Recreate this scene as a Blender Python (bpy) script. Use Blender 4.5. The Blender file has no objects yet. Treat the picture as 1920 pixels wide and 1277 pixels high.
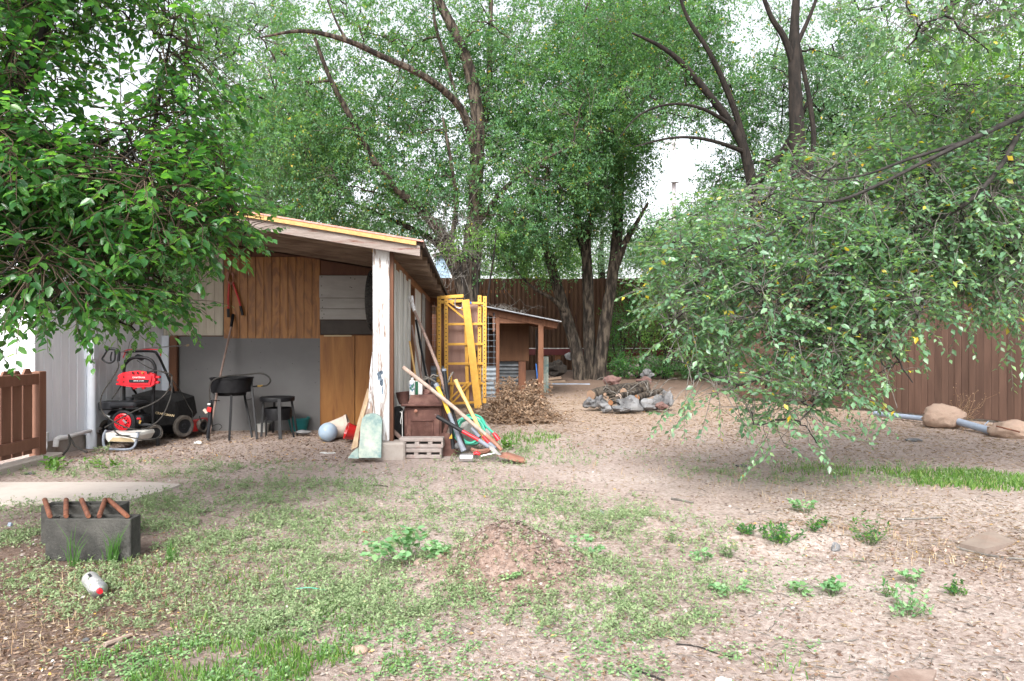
import bpy, math, random
import numpy as np
from mathutils import Vector, Matrix, Euler

random.seed(7); rng = np.random.default_rng(7)
SC = bpy.context.scene
COL = SC.collection
FP, HZ, CH = 1300.0, 638.5, 1.02          # focal length in photo pixels, horizon row, eye height

# ------------------------------------------------------------------ camera, sky, sun, exposure
cd = bpy.data.cameras.new('camera'); cam = bpy.data.objects.new('camera', cd); COL.objects.link(cam)
cam.location = (0, 0, CH); cam.rotation_euler = (math.radians(90), 0, 0)
cd.sensor_width = 36; cd.sensor_fit = 'HORIZONTAL'; cd.lens = 36 * FP / 1920
cd.clip_start = 0.05; cd.clip_end = 900
SC.camera = cam
SUN_EL, SUN_AZ = math.radians(43), math.radians(194)      # azimuth measured clockwise from +Y
w = bpy.data.worlds.new('World'); SC.world = w; w.use_nodes = True
nt = w.node_tree; nt.nodes.clear()
sky = nt.nodes.new('ShaderNodeTexSky'); sky.sky_type = 'NISHITA'; sky.sun_disc = False
sky.sun_elevation = SUN_EL; sky.sun_rotation = SUN_AZ; sky.air_density = 1.0; sky.dust_density = 4.0; sky.ozone_density = 1.0
hs = nt.nodes.new('ShaderNodeHueSaturation'); hs.inputs['Saturation'].default_value = 0.22; hs.inputs['Value'].default_value = 1.0
bg = nt.nodes.new('ShaderNodeBackground'); bg.inputs['Strength'].default_value = 0.15
ow = nt.nodes.new('ShaderNodeOutputWorld')
nt.links.new(sky.outputs[0], hs.inputs['Color']); nt.links.new(hs.outputs[0], bg.inputs['Color']); nt.links.new(bg.outputs[0], ow.inputs[0])
sd = bpy.data.lights.new('sun', 'SUN'); sun = bpy.data.objects.new('sun', sd); COL.objects.link(sun)
sd.energy = 1.5; sd.angle = math.radians(22); sd.color = (1.0, 0.965, 0.91)
sdir = Vector((math.sin(SUN_AZ) * math.cos(SUN_EL), math.cos(SUN_AZ) * math.cos(SUN_EL), math.sin(SUN_EL)))
sun.rotation_euler = sdir.to_track_quat('Z', 'Y').to_euler()
SC.view_settings.view_transform = 'Standard'; SC.view_settings.look = 'None'
SC.view_settings.exposure = 1.52; SC.view_settings.gamma = 1.0; SC.view_settings.use_curve_mapping = False
SC.cycles.max_bounces = 7; SC.cycles.diffuse_bounces = 4; SC.cycles.transmission_bounces = 4; SC.cycles.glossy_bounces = 3

# ------------------------------------------------------------------ helpers
def P(px, py, Y): return Vector(((px - 960) * Y / FP, Y, CH - (py - HZ) * Y / FP))
def G(px, py):
    Y = CH * FP / (py - HZ); return Vector(((px - 960) * Y / FP, Y, 0.0))
WM = {}
def wm(o): return WM.get(o.name, Matrix.Identity(4))
def tag(o, label=None, cat=None, group=None, kind=None):
    if label: o['label'] = label
    if cat: o['category'] = cat
    if group: o['group'] = group
    if kind: o['kind'] = kind
    return o
def thing(name, label, cat, loc=(0, 0, 0), rz=0.0, group=None, kind=None):
    o = bpy.data.objects.new(name, None); COL.objects.link(o)
    o.location = loc; o.rotation_euler = (0, 0, rz); o.empty_display_size = 0.1
    WM[o.name] = Matrix.Translation(loc) @ Matrix.Rotation(rz, 4, 'Z')
    return tag(o, label, cat, group, kind)
def link(name, me, parent=None, M=None):
    o = bpy.data.objects.new(name, me); COL.objects.link(o)
    if parent is not None: o.parent = parent
    if M is not None: o.matrix_basis = M
    WM[o.name] = (wm(parent) if parent else Matrix.Identity(4)) @ (M if M is not None else Matrix.Identity(4))
    return o
def fast_mesh(name, V, F, mat=None, smooth=False, rnd=None):
    """V: Nx3, F: MxK (all faces K-gons)"""
    me = bpy.data.meshes.new(name); V = np.asarray(V, np.float32); F = np.asarray(F, np.int32)
    me.vertices.add(len(V)); me.vertices.foreach_set('co', V.ravel())
    k = F.shape[1]
    me.loops.add(F.size); me.loops.foreach_set('vertex_index', F.ravel())
    me.polygons.add(len(F)); me.polygons.foreach_set('loop_start', np.arange(0, F.size, k, dtype=np.int32))
    if smooth: me.polygons.foreach_set('use_smooth', np.ones(len(F), bool))
    me.update(calc_edges=True)
    if rnd is not None:
        a = me.attributes.new('rnd', 'FLOAT', 'POINT'); a.data.foreach_set('value', np.asarray(rnd, np.float32))
    if mat: me.materials.append(mat)
    return me
def vn(x, y, sc=1.0, seed=0):
    x = np.asarray(x, float) * sc; y = np.asarray(y, float) * sc
    xi = np.floor(x).astype(np.int64); yi = np.floor(y).astype(np.int64); fx = x - xi; fy = y - yi
    fx = fx * fx * (3 - 2 * fx); fy = fy * fy * (3 - 2 * fy)
    def h(a, b):
        n = (a * 374761393 + b * 668265263 + seed * 144665) & 0x7fffffff
        n = ((n ^ (n >> 13)) * 1274126177) & 0x7fffffff
        n = n ^ (n >> 16)
        return (n & 0xffff) / 65535.0
    return (h(xi, yi) * (1 - fx) + h(xi + 1, yi) * fx) * (1 - fy) + (h(xi, yi + 1) * (1 - fx) + h(xi + 1, yi + 1) * fx) * fy

class MB:
    def __init__(s): s.v = []; s.f = []
    def add(s, vs, fs):
        b = len(s.v); s.v += [Vector(v) for v in vs]; s.f += [tuple(b + i for i in f) for f in fs]; return s
    def box(s, c, size, M=None, bev=0.0):
        x, y, z = size[0] / 2, size[1] / 2, size[2] / 2
        if bev <= 0:
            vs = [Vector((a * x, b * y, d * z)) for a in (-1, 1) for b in (-1, 1) for d in (-1, 1)]
            fs = [(0, 1, 3, 2), (4, 6, 7, 5), (0, 4, 5, 1), (2, 3, 7, 6), (0, 2, 6, 4), (1, 5, 7, 3)]
        else:
            b_ = min(bev, x * .9, y * .9, z * .9); vs = []; idx = {}
            for a in (-1, 1):
                for b in (-1, 1):
                    for d in (-1, 1):
                        for ax in range(3):
                            p = [a * (x - b_), b * (y - b_), d * (z - b_)]
                            p[ax] = (a * x, b * y, d * z)[ax]
                            idx[(a, b, d, ax)] = len(vs); vs.append(Vector(p))
            I = idx; fs = []
            for sg in (-1, 1):
                for ax in range(3):
                    o = [q for q in range(3) if q != ax]; q = []
                    for (m, n) in ((-1, -1), (1, -1), (1, 1), (-1, 1)):
                        k = [0, 0, 0]; k[ax] = sg; k[o[0]] = m; k[o[1]] = n; q.append(I[(k[0], k[1], k[2], ax)])
                    if (sg > 0) == (ax == 1): q.reverse()
                    fs.append(tuple(q))
            for ax in range(3):
                o = [q for q in range(3) if q != ax]
                for m in (-1, 1):
                    for n in (-1, 1):
                        k0 = [0, 0, 0]; k0[ax] = -1; k0[o[0]] = m; k0[o[1]] = n; k1 = list(k0); k1[ax] = 1
                        fs.append((I[(*k0, o[0])], I[(*k1, o[0])], I[(*k1, o[1])], I[(*k0, o[1])]))
            for a in (-1, 1):
                for b in (-1, 1):
                    for d in (-1, 1): fs.append((I[(a, b, d, 0)], I[(a, b, d, 1)], I[(a, b, d, 2)]))
        T = Matrix.Translation(c) @ (M if M is not None else Matrix.Identity(4))
        return s.add([T @ v for v in vs], fs)
    def bar(s, p0, p1, wd, th, up=(0, 0, 1), bev=0.0):
        p0 = Vector(p0); p1 = Vector(p1); d = p1 - p0; L = d.length; d.normalize(); up = Vector(up)
        sd_ = d.cross(up)
        if sd_.length < 1e-4: sd_ = d.cross(Vector((1, 0, 0)))
        sd_.normalize(); u = sd_.cross(d)
        M = Matrix(((d.x, sd_.x, u.x, 0), (d.y, sd_.y, u.y, 0), (d.z, sd_.z, u.z, 0), (0, 0, 0, 1)))
        return s.box((p0 + p1) / 2, (L, wd, th), M, bev)
    def tube(s, pts, r, n=8, cap=True, jag=0.0):
        pts = [Vector(p) for p in pts]; rs = r if isinstance(r, (list, tuple)) else [r] * len(pts)
        b = len(s.v); prev = None; N = None
        for i, p in enumerate(pts):
            t = (pts[min(i + 1, len(pts) - 1)] - pts[max(i - 1, 0)])
            if t.length < 1e-9: t = Vector((0, 0, 1))
            t.normalize()
            if N is None:
                N = t.orthogonal().normalized()
            else:
                N = N - t * N.dot(t)
                N = N.normalized() if N.length > 1e-6 else t.orthogonal().normalized()
            B = t.cross(N)
            for k in range(n):
                a = 2 * math.pi * k / n; rr = rs[i] * (1 + (random.uniform(-jag, jag) if jag else 0))
                s.v.append(p + (N * math.cos(a) + B * math.sin(a)) * rr)
        for i in range(len(pts) - 1):
            for k in range(n):
                k2 = (k + 1) % n
                s.f.append((b + i * n + k, b + i * n + k2, b + (i + 1) * n + k2, b + (i + 1) * n + k))
        if cap:
            s.f.append(tuple(b + k for k in reversed(range(n)))); e = b + (len(pts) - 1) * n
            s.f.append(tuple(e + k for k in range(n)))
        return s
    def lathe(s, prof, n=24, M=None, cap=False):
        M = M if M is not None else Matrix.Identity(4); b = len(s.v)
        for (r, z) in prof:
            for k in range(n):
                a = 2 * math.pi * k / n; s.v.append(M @ Vector((r * math.cos(a), r * math.sin(a), z)))
        m = len(prof)
        for i in range(m - 1):
            for k in range(n):
                k2 = (k + 1) % n; s.f.append((b + i * n + k, b + i * n + k2, b + (i + 1) * n + k2, b + (i + 1) * n + k))
        if cap:
            s.f.append(tuple(b + k for k in reversed(range(n)))); e = b + (m - 1) * n; s.f.append(tuple(e + k for k in range(n)))
        return s
    def prism(s, poly, depth):
        """poly: list of world points, depth vector"""
        n = len(poly); d = Vector(depth); vs = [Vector(p) for p in poly] + [Vector(p) + d for p in poly]
        fs = [tuple(range(n)), tuple(reversed(range(n, 2 * n)))] + [(i, i + n, (i + 1) % n + n, (i + 1) % n) for i in range(n)]
        return s.add(vs, fs)
    def lump(s, c, rad, seed=0, sub=3, amp=0.18, M=None, fine=0.0):
        import bmesh
        bm = bmesh.new(); bmesh.ops.create_icosphere(bm, subdivisions=sub, radius=1.0)
        from mathutils import noise
        T = Matrix.Translation(c) @ (M if M is not None else Matrix.Identity(4)); vs = []
        for v in bm.verts:
            p = v.co.copy(); k = 1 + amp * (noise.noise(p * 1.3 + Vector((seed * 3.1, 0, 0))) * 1.4 + noise.noise(p * 3.1 + Vector((0, seed * 1.7, 0))) * .6 + noise.noise(p * 7 + Vector((seed, 0, 0))) * .2) + fine * (noise.noise(p * 5 + Vector((0, 0, seed))) + noise.noise(p * 12) * .7 + noise.noise(p * 26) * .5)
            vs.append(T @ Vector((p.x * rad[0] * k, p.y * rad[1] * k, p.z * rad[2] * k)))
        s.add(vs, [tuple(v.index for v in f.verts) for f in bm.faces]); bm.free(); return s
    def build(s, name, mat, parent=None, local=False, smooth=False, label=None, kind=None):
        me = bpy.data.meshes.new(name); vs = s.v
        if parent is not None and not local:
            I = wm(parent).inverted(); vs = [I @ v for v in vs]
        me.from_pydata([tuple(v) for v in vs], [], s.f); me.update()
        if smooth:
            me.polygons.foreach_set('use_smooth', [True] * len(me.polygons))
            try: me.set_sharp_from_angle(angle=math.radians(40))
            except Exception: pass
        if mat: me.materials.append(mat)
        o = link(name, me, parent)
        if label: o['label'] = label
        if kind: o['kind'] = kind
        return o
_bc = {}
def board(name, mat, parent, size, M, bev=0.003, local=True, label=None):
    """one piece (bevelled box); alike pieces share mesh data"""
    key = (round(size[0], 3), round(size[1], 3), round(size[2], 3), bev, mat.name)
    me = _bc.get(key)
    if me is None:
        b = MB().box((0, 0, 0), size, None, bev); me = bpy.data.meshes.new(name)
        me.from_pydata([tuple(v) for v in b.v], [], b.f); me.materials.append(mat); me.update(); _bc[key] = me
    if not local and parent is not None: M = wm(parent).inverted() @ M
    o = link(name, me, parent, M)
    if label: o['label'] = label
    return o
def TR(x, y, z, rx=0, ry=0, rz=0): return Matrix.Translation((x, y, z)) @ Euler((rx, ry, rz)).to_matrix().to_4x4()
def frame(p, xa, za):
    """matrix with origin p, local x along xa, local z close to za"""
    xa = Vector(xa).normalized(); za = Vector(za); ya = za.cross(xa).normalized(); za = xa.cross(ya)
    return Matrix(((xa.x, ya.x, za.x, p[0]), (xa.y, ya.y, za.y, p[1]), (xa.z, ya.z, za.z, p[2]), (0, 0, 0, 1)))
def text(name, body, size, M, mat, parent, label=None, ex=0.0008):
    cu = bpy.data.curves.new(name, 'FONT'); cu.body = body; cu.size = size; cu.extrude = ex; cu.align_x = 'CENTER'; cu.align_y = 'CENTER'
    cu.materials.append(mat); cu.offset = size * 0.02
    tmp = bpy.data.objects.new('tmp', cu); COL.objects.link(tmp); bpy.context.view_layer.update()
    me = bpy.data.meshes.new_from_object(tmp.evaluated_get(bpy.context.evaluated_depsgraph_get())); bpy.data.objects.remove(tmp); me.name = name
    o = link(name, me, parent, wm(parent).inverted() @ M)
    if label: o['label'] = label
    return o

# ------------------------------------------------------------------ materials
def hexc(h):
    h = h.lstrip('#'); v = [int(h[i:i + 2], 16) / 255 for i in (0, 2, 4)]
    return tuple(((x + .055) / 1.055) ** 2.4 if x > .04045 else x / 12.92 for x in v) + (1,)
def mat(name, c1, c2=None, c3=None, rough=0.7, scale=6.0, stretch=(1, 1, 1), bump=0.0, bscale=None, metal=0.0, spec=0.35, rnd=0.0,
        ramp=(0.35, 0.5, 0.65), detail=6, patch=None, pscale=3.0, pthr=0.6, coords='pos', rot=(0, 0, 0), dist=0.0, psoft=0.04, pstretch=(1, 1, 1), coat=0):
    m = bpy.data.materials.new(name); m.use_nodes = True; n = m.node_tree.nodes; L = m.node_tree.links
    b = n['Principled BSDF']; b.inputs['Roughness'].default_value = rough; b.inputs['Metallic'].default_value = metal
    b.inputs['Specular IOR Level'].default_value = spec
    if coat: b.inputs['Coat Weight'].default_value = coat
    tc = n.new('ShaderNodeTexCoord') if coords == 'obj' else n.new('ShaderNodeNewGeometry')
    src = tc.outputs['Object'] if coords == 'obj' else tc.outputs['Position']
    mp = n.new('ShaderNodeMapping'); mp.inputs['Scale'].default_value = stretch; mp.inputs['Rotation'].default_value = rot; L.new(src, mp.inputs[0])
    oi = n.new('ShaderNodeObjectInfo'); ad = n.new('ShaderNodeVectorMath'); ad.operation = 'MULTIPLY_ADD'
    ad.inputs[1].default_value = (1, 1, 1)
    cb = n.new('ShaderNodeCombineXYZ'); mu = n.new('ShaderNodeMath'); mu.operation = 'MULTIPLY'; mu.inputs[1].default_value = 17.0
    L.new(oi.outputs['Random'], mu.inputs[0]); L.new(mu.outputs[0], cb.inputs[0]); L.new(mu.outputs[0], cb.inputs[1]); L.new(mu.outputs[0], cb.inputs[2])
    L.new(mp.outputs[0], ad.inputs[0]); L.new(cb.outputs[0], ad.inputs[2])
    nz = n.new('ShaderNodeTexNoise'); nz.inputs['Scale'].default_value = scale; nz.inputs['Detail'].default_value = detail
    nz.inputs['Roughness'].default_value = 0.6; nz.inputs['Distortion'].default_value = dist; L.new(ad.outputs[0], nz.inputs['Vector'])
    cr = n.new('ShaderNodeValToRGB'); e = cr.color_ramp.elements
    e[0].position = ramp[0]; e[0].color = c1; e[1].position = ramp[2]; e[1].color = c3 or c2 or c1
    if c3: x = e.new(ramp[1]); x.color = c2
    L.new(nz.outputs[0], cr.inputs[0]); col = cr.outputs[0]
    if patch is not None:
        n2 = n.new('ShaderNodeTexNoise'); n2.inputs['Scale'].default_value = pscale; n2.inputs['Detail'].default_value = 8; n2.inputs['Roughness'].default_value = .7
        m2 = n.new('ShaderNodeMapping'); m2.inputs['Scale'].default_value = pstretch; L.new(ad.outputs[0], m2.inputs[0]); L.new(m2.outputs[0], n2.inputs['Vector'])
        mr = n.new('ShaderNodeMapRange'); mr.inputs[1].default_value = pthr - psoft; mr.inputs[2].default_value = pthr + psoft; L.new(n2.outputs[0], mr.inputs[0])
        mx = n.new('ShaderNodeMix'); mx.data_type = 'RGBA'; L.new(mr.outputs[0], mx.inputs[0]); L.new(col, mx.inputs[6]); mx.inputs[7].default_value = patch; col = mx.outputs[2]
    if rnd:
        h = n.new('ShaderNodeHueSaturation'); r = n.new('ShaderNodeMapRange'); r.inputs[3].default_value = 1 - rnd; r.inputs[4].default_value = 1 + rnd
        L.new(oi.outputs['Random'], r.inputs[0]); L.new(r.outputs[0], h.inputs['Value']); L.new(col, h.inputs['Color']); col = h.outputs[0]
    L.new(col, b.inputs['Base Color'])
    if bump:
        nb = n.new('ShaderNodeTexNoise'); nb.inputs['Scale'].default_value = bscale or scale * 3; nb.inputs['Detail'].default_value = 8; nb.inputs['Roughness'].default_value = .7; L.new(ad.outputs[0], nb.inputs['Vector'])
        bp = n.new('ShaderNodeBump'); bp.inputs['Strength'].default_value = 1.0; bp.inputs['Distance'].default_value = bump
        L.new(nb.outputs[0], bp.inputs['Height']); L.new(bp.outputs[0], b.inputs['Normal'])
    return m
def leafmat(name, cols, rough=0.42, trans=0.3, tcol=None, spec=0.5, spots=False):
    m = bpy.data.materials.new(name); m.use_nodes = True; n = m.node_tree.nodes; L = m.node_tree.links
    b = n['Principled BSDF']; b.inputs['Roughness'].default_value = rough; b.inputs['Specular IOR Level'].default_value = spec
    at = n.new('ShaderNodeAttribute'); at.attribute_name = 'rnd'
    cr = n.new('ShaderNodeValToRGB'); cr.color_ramp.interpolation = 'LINEAR'; el = cr.color_ramp.elements
    el[0].position = cols[0][0]; el[0].color = cols[0][1]; el[1].position = cols[-1][0]; el[1].color = cols[-1][1]
    for p, c in cols[1:-1]: x = el.new(p); x.color = c
    L.new(at.outputs['Fac'], cr.inputs[0]); col = cr.outputs[0]
    if spots:
        g = n.new('ShaderNodeNewGeometry'); nz = n.new('ShaderNodeTexNoise'); nz.inputs['Scale'].default_value = 160; nz.inputs['Detail'].default_value = 2; L.new(g.outputs['Position'], nz.inputs['Vector'])
        n3 = n.new('ShaderNodeTexNoise'); n3.inputs['Scale'].default_value = 3.5; L.new(g.outputs['Position'], n3.inputs['Vector'])
        mm = n.new('ShaderNodeMath'); mm.operation = 'ADD'; L.new(nz.outputs[0], mm.inputs[0]); L.new(n3.outputs[0], mm.inputs[1])
        mr = n.new('ShaderNodeMapRange'); mr.inputs[1].default_value = 1.2; mr.inputs[2].default_value = 1.28; mr.inputs[4].default_value = 0.6; L.new(mm.outputs[0], mr.inputs[0])
        mx = n.new('ShaderNodeMix'); mx.data_type = 'RGBA'; L.new(mr.outputs[0], mx.inputs[0]); L.new(col, mx.inputs[6]); mx.inputs[7].default_value = (.35, .42, .38, 1); col = mx.outputs[2]
    L.new(col, b.inputs['Base Color'])
    t = n.new('ShaderNodeBsdfTranslucent'); h = n.new('ShaderNodeMix'); h.data_type = 'RGBA'; h.blend_type = 'MULTIPLY'; h.inputs[0].default_value = 1.0
    L.new(col, h.inputs[6]); h.inputs[7].default_value = tcol or (2.2, 2.3, .8, 1); h.clamp_result = True; L.new(h.outputs[2], t.inputs['Color'])
    ms = n.new('ShaderNodeMixShader'); ms.inputs[0].default_value = trans; L.new(b.outputs[0], ms.inputs[1]); L.new(t.outputs[0], ms.inputs[2])
    L.new(ms.outputs[0], n['Material Output'].inputs[0]); return m
def rgb(r, g, b): return (r, g, b, 1)

M = {}
# painted / raw wood (grain runs vertically unless stated)
M['white_siding'] = mat('white_siding', rgb(.68, .70, .75), rgb(.75, .77, .82), rough=.6, scale=5, stretch=(3, 3, .5), bump=.002, rnd=.04, patch=rgb(.32, .24, .18), pscale=5, pthr=.70, pstretch=(2, 2, .6))
M['cream_siding'] = mat('cream_siding', rgb(.36, .325, .265), rgb(.44, .40, .335), rough=.7, scale=5, stretch=(3, 3, .4), bump=.002, rnd=.05, patch=rgb(.28, .22, .16), pscale=4, pthr=.66, pstretch=(2, 2, .5))
M['white_post'] = mat('white_post', rgb(.60, .60, .615), rgb(.67, .67, .68), rough=.65, scale=4, stretch=(4, 4, 1), bump=.003, patch=rgb(.24, .17, .135), pscale=5, pthr=.56, pstretch=(2.4, 2.4, .8))
M['white_board'] = mat('white_board', rgb(.27, .26, .245), rgb(.33, .32, .305), rough=.6, scale=4, stretch=(1, 1, 3), bump=.001, rnd=.03, patch=rgb(.28, .22, .18), pscale=9, pthr=.74)
M['old_white_plank'] = mat('old_white_plank', rgb(.38, .38, .36), rgb(.62, .62, .60), rough=.8, scale=6, stretch=(5, 5, .4), bump=.004, rnd=.10, patch=rgb(.17, .14, .11), pscale=5, pthr=.60, pstretch=(3, 3, .4))
M['grey_panel'] = mat('grey_panel', rgb(.112, .110, .112), rgb(.150, .148, .149), rough=.65, scale=1.3, bump=.0006, patch=rgb(.12, .09, .08), pscale=16, pthr=.80)
M['ply_orange'] = mat('ply_orange', rgb(.31, .138, .036), rgb(.255, .106, .025), rgb(.17, .066, .016), rough=.5, scale=2.0, stretch=(3.5, 3.5, .8), bump=.001, rnd=.05, dist=3.2, ramp=(.38, .50, .60), spec=.4)
M['ply_plain'] = mat('ply_plain', rgb(.31, .140, .038), rgb(.26, .110, .028), rgb(.185, .072, .018), rough=.5, scale=2.0, stretch=(5, 5, .6), bump=.0008, dist=1.2, rnd=.1, patch=rgb(.1, .035, .01), pscale=3, pthr=.74)
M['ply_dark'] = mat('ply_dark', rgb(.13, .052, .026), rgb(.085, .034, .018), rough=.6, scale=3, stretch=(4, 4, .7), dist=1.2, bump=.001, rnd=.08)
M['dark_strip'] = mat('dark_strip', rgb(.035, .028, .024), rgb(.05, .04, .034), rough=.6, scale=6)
M['old_wood'] = mat('old_wood', rgb(.20, .16, .14), rgb(.33, .28, .26), rough=.85, scale=5, stretch=(.6, 5, 6), bump=.003, rnd=.1, patch=rgb(.14, .05, .03), pscale=2.5, pthr=.57)
M['rafter_wood'] = mat('rafter_wood', rgb(.15, .10, .07), rgb(.26, .19, .14), rough=.8, scale=5, stretch=(.6, 5, 6), bump=.003, rnd=.15)
M['brown_beam'] = mat('brown_beam', rgb(.16, .07, .03), rgb(.24, .11, .05), rough=.7, scale=5, stretch=(1, 1, 1), bump=.002, rnd=.12)
M['coop_wood'] = mat('coop_wood', rgb(.105, .042, .020), rgb(.16, .068, .034), rough=.65, scale=6, stretch=(3, 3, .6), bump=.002, rnd=.12, dist=.6)
M['trim_yellow'] = mat('trim_yellow', rgb(.46, .26, .095), rgb(.56, .35, .15), rough=.8, scale=30, bump=.002)
M['roof_red'] = mat('roof_red', rgb(.50, .23, .19), rgb(.60, .32, .28), rough=.85, scale=40, bump=.002)
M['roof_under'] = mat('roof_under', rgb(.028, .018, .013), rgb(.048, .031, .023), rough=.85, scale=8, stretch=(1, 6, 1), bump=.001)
M['shake'] = mat('shake', rgb(.09, .075, .07), rgb(.15, .12, .10), rough=.9, scale=20, bump=.003)
M['fence_brown'] = mat('fence_brown', rgb(.070, .038, .027), rgb(.100, .056, .040), rough=.65, scale=4, stretch=(5, 5, .5), bump=.002, rnd=.17, patch=rgb(.075, .034, .022), pscale=3, pthr=.66, pstretch=(3, 3, .5))
M['gate_brown'] = mat('gate_brown', rgb(.165, .078, .050), rgb(.21, .105, .070), rough=.55, scale=5, stretch=(4, 4, .7), bump=.0015, rnd=.06, patch=rgb(.32, .22, .15), pscale=6, pthr=.76)
M['leaning_board'] = mat('leaning_board', rgb(.36, .25, .16), rgb(.50, .37, .24), rough=.8, scale=5, stretch=(5, 5, .5), bump=.003, rnd=.12)
M['tool_wood'] = mat('tool_wood', rgb(.42, .33, .28), rgb(.30, .22, .18), rough=.75, scale=20, bump=.001)
M['tool_wood_yellow'] = mat('tool_wood_yellow', rgb(.68, .43, .17), rgb(.55, .32, .11), rough=.5, scale=8, bump=.0006)
M['tool_wood_dark'] = mat('tool_wood_dark', rgb(.19, .13, .11), rgb(.27, .19, .16), rough=.75, scale=20, bump=.001)
# metal / paint
M['galvanised'] = mat('galvanised', rgb(.20, .235, .27), rgb(.30, .335, .37), rough=.6, metal=.25, scale=14)
M['weathered_sheet'] = mat('weathered_sheet', rgb(.16, .17, .185), rgb(.26, .27, .29), rough=.7, scale=14)
M['coop_panel'] = mat('coop_panel', rgb(.13, .060, .028), rgb(.09, .040, .018), rough=.7, scale=2, stretch=(5, 5, .6))
M['dark_metal_sheet'] = mat('dark_metal_sheet', rgb(.07, .08, .09), rgb(.12, .13, .14), rough=.5, metal=.4, scale=10)
M['rust_fence'] = mat('rust_fence', rgb(.105, .055, .030), rgb(.062, .029, .017), rough=.75, scale=1.6, stretch=(3, 3, .6), bump=.001, rnd=.22, metal=.1, patch=rgb(.045, .018, .012), pscale=1.5, pthr=.62)
M['rust'] = mat('rust', rgb(.080, .036, .030), rgb(.115, .054, .044), rgb(.17, .09, .072), rough=.75, scale=9, bump=.0015, metal=.15, patch=rgb(.30, .28, .28), pscale=7, pthr=.68)
M['rust_rod'] = mat('rust_rod', rgb(.10, .036, .024), rgb(.22, .085, .045), rough=.75, scale=30, bump=.001, metal=.1)
M['rust_blade'] = mat('rust_blade', rgb(.28, .13, .09), rgb(.36, .19, .14), rough=.7, scale=12, metal=.2)
M['scaffold_yellow'] = mat('scaffold_yellow', rgb(.64, .36, .065), rgb(.52, .28, .05), rough=.42, scale=12, bump=.0004, patch=rgb(.20, .09, .04), pscale=16, pthr=.73)
M['platform_ply'] = mat('platform_ply', rgb(.24, .145, .12), rgb(.33, .21, .175), rough=.75, scale=3, stretch=(4, 4, .5), bump=.001, rnd=.05)
M['black_paint'] = mat('black_paint', rgb(.007, .007, .008), rgb(.013, .013, .015), rough=.45, scale=20, spec=.20)
M['black_plastic'] = mat('black_plastic', rgb(.009, .010, .012), rgb(.018, .019, .023), rough=.5, scale=9, spec=.25)
M['black_cloth'] = mat('black_cloth', rgb(.010, .010, .011), rgb(.02, .02, .021), rough=.9, scale=30, bump=.001)
M['rubber'] = mat('rubber', rgb(.018, .018, .018), rgb(.05, .045, .04), rough=.85, scale=18, bump=.0008)
M['dusty_rubber'] = mat('dusty_rubber', rgb(.06, .055, .05), rgb(.13, .11, .095), rough=.9, scale=14, bump=.001)
M['red_plastic'] = mat('red_plastic', rgb(.62, .018, .03), rgb(.52, .012, .022), rough=.35, scale=8, spec=.5)
M['red_paint'] = mat('red_paint', rgb(.48, .02, .02), rgb(.33, .014, .014), rough=.4, scale=10, spec=.5)
M['red_dark'] = mat('red_dark', rgb(.11, .012, .014), rgb(.08, .010, .012), rough=.5, scale=10)
M['white_plastic'] = mat('white_plastic', rgb(.72, .72, .70), rgb(.60, .59, .56), rough=.4, scale=5, patch=rgb(.35, .3, .25), pscale=7, pthr=.72)
M['steel'] = mat('steel', rgb(.42, .42, .43), rgb(.55, .55, .56), rough=.35, metal=.8, scale=15)
M['grey_fibre'] = mat('grey_fibre', rgb(.15, .17, .21), rgb(.20, .22, .26), rough=.55, scale=16)
M['yellow_fibre'] = mat('yellow_fibre', rgb(.75, .48, .06), rgb(.66, .38, .04), rough=.45, scale=20)
M['brass'] = mat('brass', rgb(.65, .42, .12), rough=.35, metal=.8)
M['label_white'] = mat('label_white', rgb(.58, .58, .57), rough=.5)
M['label_tan'] = mat('label_tan', rgb(.42, .33, .20), rough=.6)
M['hose_green'] = mat('hose_green', rgb(.03, .30, .20), rgb(.05, .38, .26), rough=.4, scale=10, spec=.5)
M['sack'] = mat('sack', rgb(.26, .25, .235), rgb(.40, .39, .37), rough=.85, scale=9, bump=.012)
M['pvc_grey'] = mat('pvc_grey', rgb(.25, .30, .38), rgb(.32, .37, .46), rough=.5, scale=5)
M['pipe_white'] = mat('pipe_white', rgb(.62, .62, .64), rgb(.52, .50, .49), rough=.6, scale=8, patch=rgb(.30, .25, .21), pscale=9, pthr=.66)
M['downspout'] = mat('downspout', rgb(.58, .62, .70), rgb(.66, .70, .76), rough=.5, scale=6, patch=rgb(.45, .36, .30), pscale=6, pthr=.72)
M['teal'] = mat('teal', rgb(.015, .16, .17), rgb(.02, .20, .21), rough=.45, scale=6)
M['clay_pot'] = mat('clay_pot', rgb(.45, .37, .31), rgb(.52, .44, .38), rough=.8, scale=10, bump=.001)
M['red_glaze'] = mat('red_glaze', rgb(.45, .02, .02), rgb(.38, .015, .015), rough=.15, scale=5, spec=.6, coat=.5)
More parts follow.
